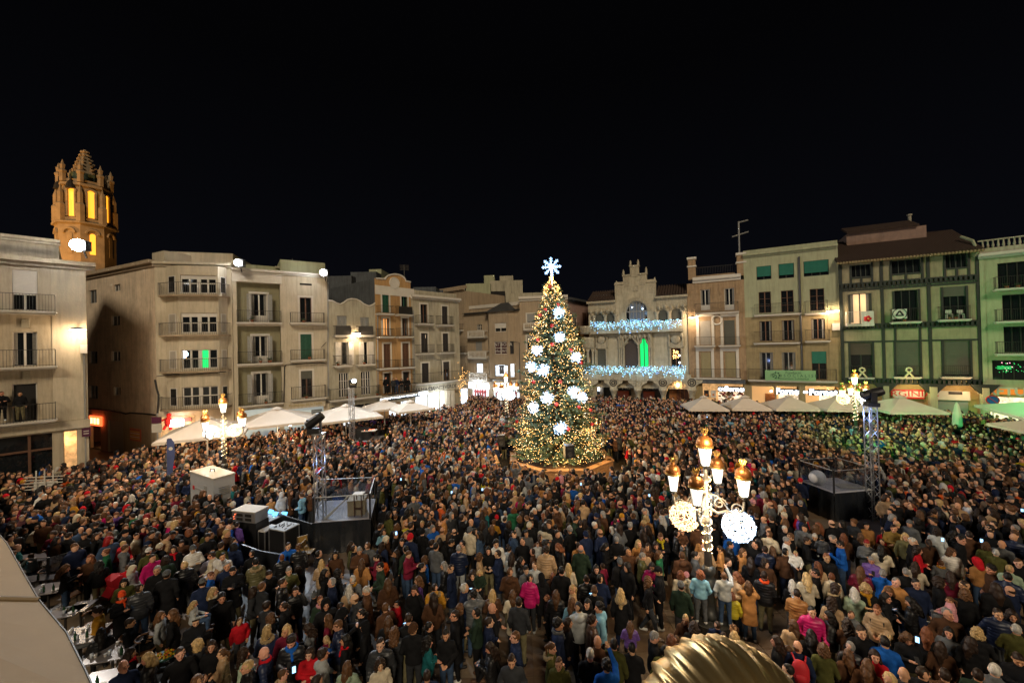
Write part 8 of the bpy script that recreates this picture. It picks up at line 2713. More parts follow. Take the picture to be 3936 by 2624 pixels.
PAL_ = {'blk': (.009, .009, .010), 'nav': (.012, .019, .048), 'cha': (.030, .032, .036), 'gry': (.10, .105, .11), 'lgr': (.38, .40, .40), 'wht': (.62, .60, .56), 'crm': (.52, .45, .33),
  'bge': (.38, .25, .14), 'tan': (.38, .18, .06), 'brn': (.075, .035, .018), 'red': (.48, .012, .02), 'mag': (.42, .01, .11), 'pnk': (.50, .22, .24), 'pur': (.12, .06, .24), 'blu': (.012, .10, .42),
  'lbl': (.18, .36, .46), 'tea': (.012, .11, .12), 'grn': (.02, .12, .055), 'lgn': (.30, .38, .27), 'olv': (.065, .065, .018), 'dgr': (.02, .035, .022), 'ylw': (.45, .36, .02), 'org': (.60, .10, .02),
  'mus': (.42, .20, .02), 'mar': (.15, .012, .03), 'cam': (.12, .11, .05), 'jea': (.04, .07, .13), 'kha': (.17, .15, .08), 'ora': (.75, .08, .02), 'och': (.24, .15, .04)}
PNAME = {'blk': 'black', 'nav': 'navy', 'cha': 'charcoal', 'gry': 'grey', 'lgr': 'light grey', 'wht': 'white', 'crm': 'cream', 'bge': 'beige', 'tan': 'tan', 'brn': 'dark brown', 'red': 'red', 'mag': 'magenta',
 'pnk': 'pink', 'pur': 'purple', 'blu': 'bright blue', 'lbl': 'pale blue', 'tea': 'teal', 'grn': 'green', 'lgn': 'pale green', 'olv': 'olive', 'dgr': 'dark green', 'ylw': 'yellow', 'org': 'orange',
 'mus': 'mustard', 'mar': 'maroon', 'cam': 'camouflage', 'jea': 'denim', 'kha': 'khaki', 'ora': 'bright orange', 'och': 'ochre'}
HAIRC = {'k': ((.008, .006, .005), 'black'), 'd': (( .022, .011, .006), 'dark brown'), 'b': ((.09, .040, .015), 'brown'), 'g': ((.20, .19, .18), 'grey'), 'w': ((.48, .45, .40), 'white'), 'y': ((.42, .28, .12), 'blond'),
 'o': ((.15, .05, .02), 'reddish'), 'r': ((.28, .01, .01), 'bright red')}
KNAME = {'j': 'jacket', 'p': 'puffer jacket', 'c': 'long coat', 'h': 'hooded top', 'v': 'padded vest'}
HNAME = {'s': 'short {} hair', 'l': 'long {} hair', 'r': '{} bob', 'c': 'curly {} hair', 'a': 'long curly {} hair', 'n': '{} ponytail', 'b': '{} hair bun', 't': 'thin {} hair', '0': 'bald head', 'q': 'thick {} hair', 'h': '{} hat', 'p': '{} cap', 'H': 'raised {} hood'}
SKINS = [(.62, .32, .19), (.55, .28, .16), (.68, .39, .25), (.38, .19, .10)]
DIR = {'f': 0, 'b': 180, 'l': -90, 'r': 90, 'fl': -40, 'fr': 40, 'bl': -135, 'br': 135}
def rgba(c): return (c[0], c[1], c[2], 1.0)

# ---- the people that the photograph lets one tell apart, nearest first
# tile: x y dir kind hair coat legs options
PEOPLE = {
'A': """895,110 fr w hR blk.c blk phone scarf:ora|1130,20 b m sd cha.p jea|1400,370 r w lb lgr.j kha s.85|1560,350 l w lb blk.c blk|1830,220 r k ly lgr.j jea up1.62|1860,430 f m sd blk.j blk phone|2080,60 r w ry blk.c blk scarf:crm|2190,140 f m qk blk.c blk
1890,760 bl w cy cha.j blk|2040,760 f w ld blk.j blk|1665,850 f m sd blk.j blk|2170,880 l w nb bge.v blk|1240,930 l w ry blk.p blk clasp|920,1030 f m tw nav.j blk|1010,860 r w ld blk.j blk scarf:red sit|860,540 r m sd blk.j blk sit|650,600 b w lk blk.p blk sit|400,380 l m qd mus.j blk sit|1985,1170 r k sb nav.j blk|1870,1230 b m sb brn.j blk""",
'B': """240,440 f k sb red.j blk|640,400 r w cb blk.c blk|600,560 b w ry nav.p blk fur|840,560 f w ly mar.j blk|815,250 l w nd blk.h blk|960,50 f w ld blk.p blk ear|1200,110 r k hG blk.j blk pom|1280,170 f w so dgr.j blk scarf:pnk|1420,210 f m HK blk.j blk|1520,260 r w sd gry.j blk
1690,170 l m tb cha.h blk|1880,50 l m sw brn.c mus|2280,220 l k sk red.j blk snap|1530,360 r m HK blk.c blk|1390,450 l w lb mar.j blk|1820,340 l w nk blk.j blk|1170,510 l w ad gry.h blk|1500,500 l m sb nav.p blk|1150,670 l k sb crm.h blk|1370,650 b k ny mar.j blk bp:blu|910,700 f m qd blk.p blk scarf:blu phone:b|1600,680 l w lk blk.j blk scarf:red|1860,510 l w HK blk.c blk|2160,450 b w lb blk.j blk|2250,590 b w ab cha.p blk
560,860 l m 0 nav.p blk scarf:red|1140,860 f w ld red.j blk|1310,880 r m qd lgr.h blk|290,870 r w ad lgn.j blk|350,1030 l m sy blk.p blk|2060,740 f m sd cha.p blk|2050,1000 f w ad crm.j blk|1630,1040 b w lb lgn.h blk|790,1140 r w sb bge.j blk fur""",
'C': """310,40 f w ld blk.c blk ear bag:gry|575,10 b k sd mus.p jea fur s.88|960,20 r m sw nav.c blk|1070,100 b m qk gry.p blk snap phone:u|1320,90 b w ly brn.p blk|1580,100 b w lb crm.c blk|1660,200 b m sd cha.j kha|2030,140 l k so blk.j blk|2140,100 b w lb blk.p blk|900,280 r w cb blk.j blk|840,370 l m sd blk.c blk|1120,340 l m sk dgr.j blk|1310,280 r m 0 blk.j blk fold|1270,460 r m sd nav.c blk walk
490,520 r w nk blk.j blk|230,440 b m sd blk.j blk|300,530 b m hB blk.j blk|480,720 r w ak tea.j blk|720,610 f w bk blk.j jea clasp|1290,790 l w ld blk.p blk|1620,650 l m sb nav.j jea|1570,950 f m sd cha.j blk|2170,480 r m qk nav.c gry scarf:gry|2290,470 r w ld blk.j blk|2080,790 r w nb olv.j blk fur|2180,990 f w sb olv.j blk scarf:olv""",
'D': """340,30 l w ny bge.j blk|620,50 b m sb blk.j blk|960,80 b w ly blk.c blk fur|420,270 b m sk lgr.h blk|530,220 f w lk blk.j blk|690,270 l m qk lbl.h blk|590,440 r m qd brn.v blk|340,200 b w lb lbl.j blk|1080,500 b k lb pur.p dgr up1.6|1090,800 b m sk blk.j blk|1400,650 r m sg blk.j blk|1780,430 f w sy brn.j blk scarf:brn|1900,530 b w cd blk.j blk|1600,690 b w lo brn.j blk|1710,670 b k sb nav.j blk
1540,840 b m sk olv.j blk|715,750 b m 0 brn.j blk|820,740 b m sk olv.j blk|585,860 b m sw blk.j blk|780,1030 b m qk blu.j blk hold|2250,570 b k sd blk.j blk|1740,-10 b m pG dgr.j blk""",
'E': """410,340 b k co ylw.p blk|480,70 l w lo bge.j blk|640,200 b w rb tan.c jea snap strap|860,60 b m sd blk.p blk scarf:ora|1250,180 b w lw blk.j blk|1460,80 b w ly crm.j blk|1320,320 b m sd tan.v mar|1570,30 l m sk blk.j blk|1880,240 r w ad blk.j blk fur|1810,430 b w ad bge.j blk|2130,290 b w rw lgn.h blk|2260,250 f m cy blk.j blk scarf:mus
1560,560 f m sk mag.p blk|1530,670 l k qk red.h blk|1790,650 l w lk blk.p blk|1290,770 b w lb bge.h blk|1960,720 b w ad brn.j blk|2220,850 f m sd blk.j blk|2070,600 f k sb gry.j blk|1500,900 b w lk blk.j blk|1290,1050 b m tb nav.j blk bp:red|1190,1090 l k lb bge.j blk|1670,1080 b w cb olv.j blk|2060,1060 b w sg cha.p blk|2180,1240 b w lb brn.j blk
250,820 b k sd nav.j blk|430,790 l k nb bge.j blk|450,920 b w ry brn.j blk|1080,1000 l w ld blk.j blk|1800,80 b w so crm.h blk|2200,-10 b w lb mar.p blk""",
'F': """390,30 b m sg blu.j jea|570,150 f m sg tan.j blk|850,170 f m sk nav.c blk|1170,150 r m cd blk.j blk|1330,60 b w ld mar.j blk|1530,200 l m sd tan.j blk|400,360 r w rk blk.j blk|480,280 f w lb blk.j blk|310,530 f w so bge.p blk clasp bp:blk|780,430 l w lk blk.p blk|1330,400 l k nb pnk.p gry up1.5|1290,590 f m sg brn.j blk|1530,320 b w cb blk.j blk|2100,70 b m sk nav.p blk|2010,590 f m sd nav.p blk|2160,620 f w cd blk.j blk|1710,860 b w cy blk.j blk
2250,820 b m sw olv.c blk|650,880 f w ab blk.j blk|1000,850 b w lo blk.j blk|410,990 b m sk blu.j blk|580,1000 b k by blk.p blk|1360,880 f w lk gry.j blk|1570,970 b w ld blk.c blk|1200,1060 b w ld brn.j blk|280,1180 f w ld red.j blk|30,1250 b w lb brn.j blk|700,1450 b m 0 cha.j blk|980,1440 b m sd blk.j blk|1190,1450 b m sd brn.j blk|1750,1450 b m sd dgr.j blk|1910,1390 b m sw gry.j blk|2270,1220 f m sd blk.j blk phone|500,1510 b m sy bge.j blk""",
'A2': """330,130 l m sw brn.c blk|535,-20 f m sd nav.c blk|50,230 r w sd olv.j blk|870,170 b m sg blu.j blk|1040,160 b m pK wht.h blk|760,220 b w lo tan.j blk|790,320 b w sd bge.p blk|990,330 b w sy gry.j blk|1350,150 b m pK nav.c blk|1450,150 b w HW lgr.j blk|1650,140 l w hP tea.j jea|1840,220 f m sd blk.p blk|1820,320 f w sd blk.j blk scarf:mus|1950,100 f m sd blk.j blk|2250,80 b m sd blu.h blk|2050,90 f w ld brn.j blk|2060,290 f w lk olv.j blk
2200,320 l k hG gry.j blk pom|2290,380 l w ry brn.j blk|1360,260 b m pG brn.c jea|1170,490 l w bo grn.j blk|960,570 f w lo brn.j blk|1080,650 b w ak blk.j kha|985,660 f k sb brn.j blk|640,700 r w lb blk.j jea|1720,480 b m pW olv.j jea|1450,690 b k sb red.j blk|1400,880 f w lk olv.c blk|1830,720 f m sg blk.c blk|1950,780 b m pG blk.c blk|2180,660 b m sy blk.p blk|2040,450 f w ld blk.j blk scarf:red|2290,450 f m hG wht.v blk|240,560 f m sd blk.j blk sit
140,270 b w sk blk.j blk|470,490 r w sd red.j blk sit|1300,80 b w lb mar.j blk|1090,110 l w sd blk.j blk scarf:wht|1850,40 b w sb lgr.p blk|830,60 f w sd gry.j blk|1010,40 r w sk blk.j blk|1460,60 b w HL lgr.j blk""",
'B2': """70,50 b w sb tan.j blk|390,80 f w sb red.j blk|410,190 f m 0 gry.j blk clasp|560,150 f w cd mus.j blk|280,160 b m sk nav.j blk|560,300 r w bb pnk.j blk|720,370 b w nb nav.j blk|790,210 b m sg blk.j blk|940,180 b m sk blk.c blk|330,400 b w nb blk.j blk|260,440 b k hG blk.j blk|430,580 b w ly crm.h blk|520,720 f m sk wht.h blk|460,810 l w HW bge.j blk|590,840 f m sg nav.j blk|650,890 f m sk blk.c blk
370,960 r w so blu.j blk|260,1060 b m pG nav.j blk|940,540 l m bk blk.j blk|900,680 b w sd blk.j blk|950,790 b m sk cam.p blk fur|1370,580 f m sd blu.j blk|1290,730 b w so blk.p blk|1510,600 b m qb blk.p blk|1640,560 l w ly lgr.j blk|1770,680 r m sk blk.j blk|1800,800 b w ly bge.p blk|1840,930 r w lk blk.j blk|1960,680 f w lk brn.j blk|1380,900 f m sg olv.v blk clasp|1290,1060 r m sd blk.p blk
1940,1050 l m sg nav.c blk|2010,940 r w ck cha.j blk|1920,790 b k sk red.j blk|2200,590 r w ld olv.p blk|2310,620 f m sg brn.c blk|2200,1020 b w sw gry.j blk scarf:mus|2160,1130 b w lw bge.j blk|2320,800 b w lb tan.c blk|390,700 l m sd crm.j blk|120,90 b w sy bge.j blk""",
'C2b': """400,150 f m sd nav.j blk|500,280 f w ld blk.j blk|430,360 r w lb blk.j blk|690,390 b m sk blk.j bge|580,190 r w sk blk.j blk|725,190 r w cw crm.j blk|940,210 f w bo blk.j blk|950,330 r m sk blk.c gry|1100,330 f m sb nav.c blk phone|1070,260 b w sk mar.j blk|1220,400 b w sd red.j blk|1290,500 r m sk blk.j blk|1370,190 b m sg cam.j blk|1440,520 l m sk bge.j blk|1390,580 b m sg nav.p lgr|1550,420 b w ly nav.p blk fur
1620,310 r w cw lgn.j blk|1720,200 b m sd nav.j blk|1890,220 b m sd nav.p lgr|1940,70 b m sd blu.j blk|1760,60 f k sb org.j blk up1.3|1660,80 b w ck blu.j blk|1860,520 f m qk wht.j blk|1770,600 f w lk blk.j blk|1670,680 r w cb bge.j blk|1900,650 l m sd nav.c blk|2200,230 l m sd gry.c blk ear|2210,480 f m sd blk.j blk|1570,920 f w cd blk.j blk|1660,890 f k cy dgr.c blk up1.35
1200,800 l w rg blk.p blk|1290,840 l m sd nav.c blk|950,720 r w cb blu.j blk|910,820 r m sk blk.j blk|870,990 l w rb pur.j blk|2050,880 b m sb brn.h blk|2070,680 b w ld lgr.j blk|2190,740 r w lk blk.p blk|1720,460 b k sb nav.j blk|380,810 l m sk dgr.j blk|330,690 l w nk mar.j blk|390,720 b k hN org.j blk|190,560 b m sb gry.j blk|20,560 r w sd blk.j blk|1480,20 b w lb crm.p blk|570,10 b m sb olv.v blk|2140,160 r w lb brn.j blk|2300,830 f w sk gry.j blk""",
'D2': """390,300 f k ld blu.p blk|540,130 f w lk org.j blk|390,520 f k sb lgr.j blk up1.2|490,520 r m qk blk.j blk|540,380 r w lk blk.j blk|660,390 f w ld brn.j blk|690,210 r w ad nav.j blk|750,420 l m sk wht.h blk|660,560 l w ro blk.c blk|500,600 b m qd bge.p jea|330,620 l w sd brn.j blk|310,820 f w sb lgr.j blk|430,960 b w HK blk.c blk|300,960 b w sk mag.p blk|590,930 b k lo brn.j blk|700,870 b m sk blk.j blk|790,820 b w ly crm.j blk
920,60 b m sk blk.j blk|1020,110 b w sk lbl.j blk snap|1230,210 b m tg gry.c blk|1000,340 l w sk brn.c blk|950,590 b m tg dgr.c blk|1270,550 r w rk blk.c blk phone|1150,840 f w lk blk.j blk|1180,970 b m sk nav.j blk|1040,980 b w bd blk.p blk|1450,700 r k sk blk.j blk|1560,610 f w nk brn.j blk|1740,680 r m sg olv.p blk|1820,1000 r w ab blk.j blk|1870,810 f w lk mag.p blk|1960,870 l m pK blk.j blk phone|1980,420 f m sb blk.j blk scarf:ylw
2000,290 f w lk red.p blk|1850,310 f w lb gry.j blk scarf:gry|1790,210 f w ad blk.j blk|1660,300 f w sw brn.j blk|1540,420 b w lk gry.p blk|1390,430 b w lb brn.j blk|1700,510 f w ly tan.j blk|1820,560 f w ld brn.j blk|1900,540 f w ld blk.j blk|1770,610 f w lb bge.j blk|1960,650 r w lb grn.j blk|2190,390 r m sk blk.p blk|2270,690 b m sb brn.h blk|2240,920 b w co crm.j blk|1500,120 b w lb blk.j blk bp:red|1680,70 b m sb blk.j blk|2010,-10 b m tg nav.c blk|1340,50 b w ld crm.j blk""",
'E2': """80,500 f k sb brn.j blk up1.3|190,520 b w sd gry.j blk|340,600 b w ro tan.j blk|240,800 r m sk gry.j blk|360,700 b m tg bge.j blk|530,490 l m sb wht.h blk|570,720 l w nd tan.j blk|690,660 r w sk blk.p blk|860,760 r w lb tan.h blk|960,880 b w ld blk.j blk|1150,900 f w ad brn.j blk|1130,700 b m sd nav.p blk|1060,680 f m sk blk.j blk|1210,740 b w lb blk.p blk|1410,760 b m sk brn.j blk|1540,770 f k sy wht.j blk up1.3|1420,610 r m sg wht.j blk|1480,560 l m sb blk.j blk|1680,610 r m sd blk.j blk ear
1790,560 f w sw blk.j blk|1880,580 b k sk cha.p blk up1.45|2020,590 r m sg blk.j blk|2120,660 l m sk blu.j jea|2160,560 b w lo brn.j blk|1930,830 f m so blk.j blk|1540,450 l m sb red.h blk|1200,530 b m sb crm.h blk|1270,230 b w lb crm.h blk|1140,110 f w cb blk.j blk|1060,140 r m sk nav.j blk|1080,210 r m sk mar.j blk|1390,80 r m sd dgr.p blk|1350,180 l w sd blk.j blk bp:blk|1790,170 f k lk ora.j blk up1.5|1870,200 b m sb pur.j blk|2120,160 b k sb mus.j blk up1.6|2090,350 f w lk lbl.j blk|1880,310 b m sd wht.j blk
1850,450 b w lk lgn.j blk|1960,420 b w ld blk.j blk|2330,230 b m sb red.v blk|1830,930 b w lo bge.j blk|120,1040 b k hP crm.j blk""",
'F2': """440,220 b w lb bge.c blk|640,240 b w lb brn.c blk|920,90 r m td tan.p blk|870,220 l m sd gry.j blk|1140,250 f m sk lbl.j blk raise|1160,380 l m sd nav.c blk|920,370 l m sd dgr.c blk|650,450 f m sd och.j blk|820,560 f w ry cam.j blk|920,630 r m sw blk.j blk|540,620 f k sk brn.j blk|320,640 f w nr gry.p blk|240,560 b w rb blk.j blk|510,720 b w lk crm.h blk|970,720 r w ad red.j blk|950,940 b w ld crm.j blk|380,860 f w sg pur.p blk phone|830,1020 b w sg blk.j blk|1220,490 b w cd lgr.c blk|1440,530 r w lk blk.j blk|1530,600 r m sk blk.j blk
1420,760 f w ab wht.v blk|1280,900 b k sb gry.j blk scarf:mus|1650,540 b m sd brn.j blk|1660,220 b m sd grn.p blk|1230,90 b w sy blk.c kha fur|1870,680 b w cb olv.j blk|2060,660 b m 0 gry.j blk|2220,570 b m 0 nav.p blk|1990,770 b w sw olv.c blk|2280,900 f m sb blk.j blk|1960,1000 l m qk brn.j blk|2170,980 b w sy lgn.j blk|2070,320 b w sk blk.j blk|1920,450 l m sk nav.j blk|2080,400 b m sb blk.c blk|2290,450 f w lk blk.j blk|2230,200 r m sd mar.j blk|1980,200 f w HM mus.p blk|2170,100 f w lb brn.j blk|1780,50 l w sd brn.p blk phone|700,0 f w sb blk.j blk"""}
HATC = {'R': 'ora', 'G': 'gry', 'K': 'blk', 'B': 'brn', 'W': 'wht', 'P': 'pnk', 'L': 'lbl', 'N': 'nav', 'M': 'mus'}
ppl = []
for tile, s_ in PEOPLE.items():
 for ent in s_.replace('\n', '|').split('|'):
  f_ = ent.split()
  if not f_: continue
  x, y = f_[0].split(','); X, Y = sp(tile, float(x), float(y))
  d = dict(X=X, Y=Y, dir=f_[1], kind=f_[2], hair=f_[3], coat=f_[4][:3], ct=f_[4][4], legs=f_[5], opt=f_[6:])
  hh = {'m': 1.77, 'w': 1.66, 'k': 1.28}[d['kind']]*random.uniform(.97, 1.03)
  for o in d['opt']:
   if o[0] == 's' and o[1:2] in '.0123456789' and o[1:2]: hh = 1.77*float(o[1:])
  lift = 0.0
  hc = hh*.915
  if 'sit' in d['opt']: lift = -.42*hh/1.75
  for o in d['opt']:
   if o.startswith('up'): lift = float(o[2:])*.86-hc*.0-.0; hh = 1.05; hc = hh*.915; lift = float(o[2:])-.55
  p = at_height(X, Y, hc+lift)
  d.update(h=hh, lift=lift, x=p.x, y=p.y, hz=hc+lift)
  ppl.append(d)
# keep people from standing inside one another
P = np.array([(d['x'], d['y']) for d in ppl])
fix = np.array([d['lift'] > .1 for d in ppl])
A_ = np.array([(a[0], a[1], a[2]) for a in AVOID])
P0_ = P.copy()
for it in range(30):
 D = P[:, None]-P[None]; dist = np.linalg.norm(D, axis=2)+np.eye(len(P))*9
 push = np.where((dist < .40)[..., None] & ~fix[:, None, None] & ~fix[None, :, None], D/dist[..., None]*(.40-dist)[..., None]*.5, 0).sum(1)
 P += push*.6
 for a in A_:
  v = P-a[:2]; r = np.linalg.norm(v, axis=1)
  m = (r < a[2]*.8) & ~fix
  P[m] += v[m]/r[m][:, None]*(a[2]*.8-r[m])[:, None]*.5
 P += (P0_-P)*.08
for d, q_ in zip(ppl, P): d['x'], d['y'] = float(q_[0]), float(q_[1])
ppl.sort(key=lambda d: d['y'])
# children at shoulder height sit on the nearest grown-up
print('traced people', len(ppl))

LANDM = [((LX, LZ), 'the near lamp post'), ((gc.x, gc.y), 'the gold dome'), ((t.location.x, t.location.y), None)]
def facing(d):
 return {'f': 'facing the camera', 'b': 'seen from behind', 'l': 'facing left', 'r': 'facing right'}[d['dir'][0]]
def person_label(d, extra=''):
 who = {'m': 'man', 'w': 'woman', 'k': 'child'}[d['kind']]
 hs = HNAME[d['hair'][0]]
 if d['hair'][0] in 'hpH': hs = hs.format(PNAME[HATC[d['hair'][1]]])
 elif d['hair'][0] != '0': hs = hs.format(HAIRC[d['hair'][1]][1])
 s = f"{who} with {hs} in {PNAME[d['coat']]} {KNAME[d['ct']]}"
 for o in d['opt']:
  if o.startswith('scarf:'): s += f" and {PNAME[o[6:]]} scarf"
  if o.startswith('bp:'): s += f" with {PNAME[o[3:]]} backpack"
  if o == 'raise': s += ', arms raised'
  if o == 'sit': s += ', seated'
  if o == 'ear': s += ', hand at ear'
  if o == 'fur': s += ', fur collar'
  if o.startswith('up'): s += ', lifted up'
 return s
def build_person(d, label, group='people in the crowd'):
 pn = 'stand'
 o_ = d['opt']
 if 'sit' in o_ or any(k.startswith('up') for k in o_): pn = 'sit'
 elif 'raise' in o_: pn = 'raise'
 elif 'ear' in o_: pn = 'ear'
 elif 'hold' in o_: pn = 'hold'
 elif 'snap' in o_: pn = 'snap'
 elif any(k.startswith('phone') for k in o_): pn = 'phone'
 elif 'clasp' in o_: pn = 'clasp'
 elif 'fold' in o_: pn = 'fold'
 elif 'walk' in o_: pn = 'walk'
 else: pn = random.choice(('stand', 'stand', 'look', 'look2', 'clasp', 'fold', 'walk', 'phone') if d['kind'] != 'k' else ('stand', 'look', 'look2'))
 d['pose'] = pn
 s = d['h']/1.75
 t = thing('person', label, 'person', (d['x'], d['y'], d['lift']+.022), R(DIR[d['dir']]+random.uniform(-14, 14)), group)
 # the yaw is measured against the line of sight
 t.rotation_euler[2] += math.atan2(-d['x'], d['y'])*.85
 wv = {'m': 1.03, 'w': .96, 'k': .95}[d['kind']]*random.uniform(.96, 1.07)
 t.scale = (s*wv, s*wv, s)
 if d['kind'] == 'k': t.scale = (s*1.12, s*1.12, s)
 sk = random.choice(SKINS[:3] if random.random() < .9 else SKINS)
 sk = tuple(c*random.uniform(.92, 1.08) for c in sk)
 def part(name, me, col, M=None):
  o = bpy.data.objects.new(name, me); link(o, t); o.color = rgba(col)
  if M is not None: o.matrix_local = M
  return o
 b = part('body', body_me(pn), sk)
 jit = random.uniform(.85, 1.25)
 cc_ = tuple(c*jit for c in PAL_[d['coat']])
 ct = d['ct']
 if pn == 'sit' and ct == 'c': ct = 'j'
 part('coat', coat_me(pn, ct), cc_)
 lg = d['legs']
 if lg == 'blk': lg = random.choice(('blk', 'blk', 'cha', 'jea', 'nav', 'kha', 'blk', 'gry'))
 part('trousers', legs_me(pn), PAL_[lg])
 part('shoes', shoes_me(pn), PAL_[random.choice(('blk', 'blk', 'brn', 'lgr', 'wht'))])
 M = head_m(POSES[pn])
 hs, hc_ = d['hair'][0], d['hair'][1:] or 'b'
 if hs in 'hpH':
  nm = {'h': 'hat', 'p': 'cap', 'H': 'hood'}[hs]
  part('hair', hair_me('r' if d['kind'] == 'w' and hs == 'h' else 's'), HAIRC['d'][0], M)
  part(nm, hair_me(hs), PAL_[HATC[hc_]], M)
  if 'pom' in o_: part('pompom', hair_me('g'), PAL_[HATC[hc_]], M @ Matrix.Translation((0, .02, .2)))
 elif hs != '0':
  c = HAIRC[hc_][0]; jj = random.uniform(.8, 1.25)
  part('hair', hair_me(hs), tuple(k*jj for k in c), M)
 M0 = Matrix.Translation(HC)
 for o in o_:
  if o == 'fur': part('fur_collar', hair_me('f'), (.30, .22, .12), M0)
  if o.startswith('scarf:'): part('scarf', hair_me('x'), PAL_[o[6:]], M0)
 return t
labels = {}
def uniq(base, d, everyone):
 """add where the person stands until the label is theirs alone"""
 cands = [base, base+', '+facing(d)]
 near_ = sorted((e for e in everyone if e is not d), key=lambda e: (e['x']-d['x'])**2+(e['y']-d['y'])**2)[:7]
 for e in near_:
  dx, dy = e['X']-d['X'], e['Y']-d['Y']
  rel = ('left of' if dx > 0 else 'right of') if abs(dx) > abs(dy) else ('behind' if dy > 0 else 'in front of')
  who = {'m': 'man', 'w': 'woman', 'k': 'child'}[e['kind']]
  cands.append(f"{base}, {rel} {who} in {PNAME[e['coat']]}")
 for c in cands:
  w = c.split()
  if len(w) > 16: continue
  if c not in labels: labels[c] = 1; return c
 return ' '.join(base.split()[:12])+', row %d' % 0
# count base labels first so that repeats all get a place
from collections import Counter
bases = [person_label(d) for d in ppl]
cnt = Counter(bases)
NP = 0
made = []
for d, b_ in zip(ppl, bases):
 if NP >= 312: break
 if cnt[b_] > 1: labels.setdefault(b_, 1)
 lab = uniq(b_, d, ppl)
 made.append((d, build_person(d, lab))); NP += 1
# children lifted up: an adult right under each
# the two boys standing on the lamp post's pedestal
for (tl, x, y, dr, hair, coat, legs, lab, zf, ps) in (('E2', 260, 960, 'b', 'co', 'lbl', 'gry', 'curly haired boy in pale blue shirt standing on the near lamp post pedestal', .50, 'stand'),
 ('E', 280, 60, 'b', 'sb', 'lgr', 'jea', 'boy in grey sweater and blue jeans holding on to the near lamp post', .50, 'hold')):
 X, Y = sp(tl, x, y)
 h = 1.45
 p = at_height(X, Y, zf+h*.915)
 d = dict(X=X, Y=Y, dir=dr, kind='k', hair=hair, coat=coat, ct='j', legs=legs, opt=['hold'] if ps == 'hold' else [], h=h, lift=zf, x=p.x, y=p.y)
 v = Vector((p.x-LX, p.y-LZ)); v = v.normalized()*.42 if v.length > .01 else Vector((0, -.42))
 if tl == 'E2': v = Vector((-.36, -.26))
 else: v = Vector((.26, -.38))
 d['x'], d['y'] = LX+v.x, LZ+v.y
 build_person(d, lab)
# people on the balconies
def balcony_person(F, x, y, tile, slab_y, lab, coat='blk', hair='sd', dr='f', kind='m'):
 u, v = F.uv(x, y, tile, -.4); vs_ = F.uv(x, slab_y, tile, -.8)[1]
 p = F.P0+F.X*u-F.Y*.4
 d = dict(X=0, Y=0, dir=dr, kind=kind, hair=hair, coat=coat, ct='j', legs='blk', opt=[], h=1.74 if kind == 'm' else 1.64, lift=vs_, x=p.x, y=p.y)
 build_person(d, lab, 'people watching from balconies')
balcony_person(H1, 12, 1200, 'T1', 1343, 'man in dark jacket leaning at the left end of the far left balcony')
balcony_person(H1, 135, 1200, 'T1', 1343, 'man with a phone in the open door of the far left balcony', 'blk', 'sd')
for i, (x, y, c, h_, k) in enumerate(((610, 1205, 'blk', 'sd', 'm'), (682, 1225, 'cha', 'lb', 'w'), (714, 1192, 'nav', 'sk', 'm'), (766, 1225, 'blk', 'ld', 'w'), (828, 1190, 'blk', 'sb', 'm'))):
 balcony_person(F6, x, y, 'T4', 1350, ('leftmost', 'second', 'middle', 'fourth', 'rightmost')[i]+' of five people watching from the balcony of the ochre house', c, h_, 'f', k)
# phones and bags that people hold, things of their own
M_PHONE = mat('phone case', (.02, .02, .022), .3)
M_SCR = mat('phone screen', (.3, .5, .8), .3, emit=(.30, .60, 1.0), estr=1.5)
ct_ = 0
for d, t in made:
 ph = [o for o in d['opt'] if o.startswith('phone')]
 if d['pose'] in ('phone', 'raise', 'snap') and (ph or random.random() < .55) and ct_ < 24:
  z_ = {'raise': 1.80, 'snap': 1.56}.get(d['pose'], 1.30)
  y_ = -.34
  Mt = Matrix.LocRotScale(t.location, t.rotation_euler, t.scale)
  o = thing('phone', None, 'phone', Mt @ Vector((.05, y_, z_+.03)), t.rotation_euler[2], 'phones held up or in the hand')
  MB().box(-.038, .038, -.004, .004, -.075, .075).build('case', M_PHONE, o)
  s_ = MB().box(-.034, .034, .0045, .006, -.070, .070).build('screen', M_SCR, o)
  o.rotation_euler[0] = R(-25 if d['pose'] == 'raise' else -50)
  o['label'] = ' '.join(('phone held by '+t['label']).split()[:16]); ct_ += 1
for (x, y, w_) in ((1150, 1715, 'behind the sound desk truss, left one'), (1288, 1716, 'behind the left of centre stage, right one'), (1541, 1841, 'left of centre below the far speakers'), (1854, 1880, 'below the fir toward the left'), (1736, 1891, 'left of the one below the fir'),
 (2496, 1903, 'left of the warm light ball'), (2233, 1859, 'right below the wooden planter'), (1523, 2048, 'beside the black skirt of the left of centre stage'), (3623, 2073, 'held by the man right of the woman in red'), (3773, 2077, 'beside the bald man at right'), (3929, 1960, 'at the very right edge of the crowd'),
 (3526, 2457, 'held high by the curly woman at lower right'), (1130, 2572, 'blue, at the bottom left of centre'), (1843, 1647, 'far left of the fir near the speaker'), (2718, 1602, 'far off before the first right parasol')):
 p = at_height(x, y, 1.62)
 o = thing('phone', 'glowing phone screen '+w_, 'phone', p, math.atan2(-p.x, p.y), 'phones held up or in the hand'); o.rotation_euler[0] = R(-40)
 MB().box(-.038, .038, .001, .009, -.065, .065).build('case', M_PHONE, o); MB().box(-.033, .033, -.002, 0, -.058, .058).build('screen', M_SCR, o)
def carried(name, label, cat, d, t, off, f):
 Mt = Matrix.LocRotScale(t.location, t.rotation_euler, t.scale)
 o = thing(name, label, cat, Mt @ Vector(off), t.rotation_euler[2])
 f(o); o.scale = t.scale
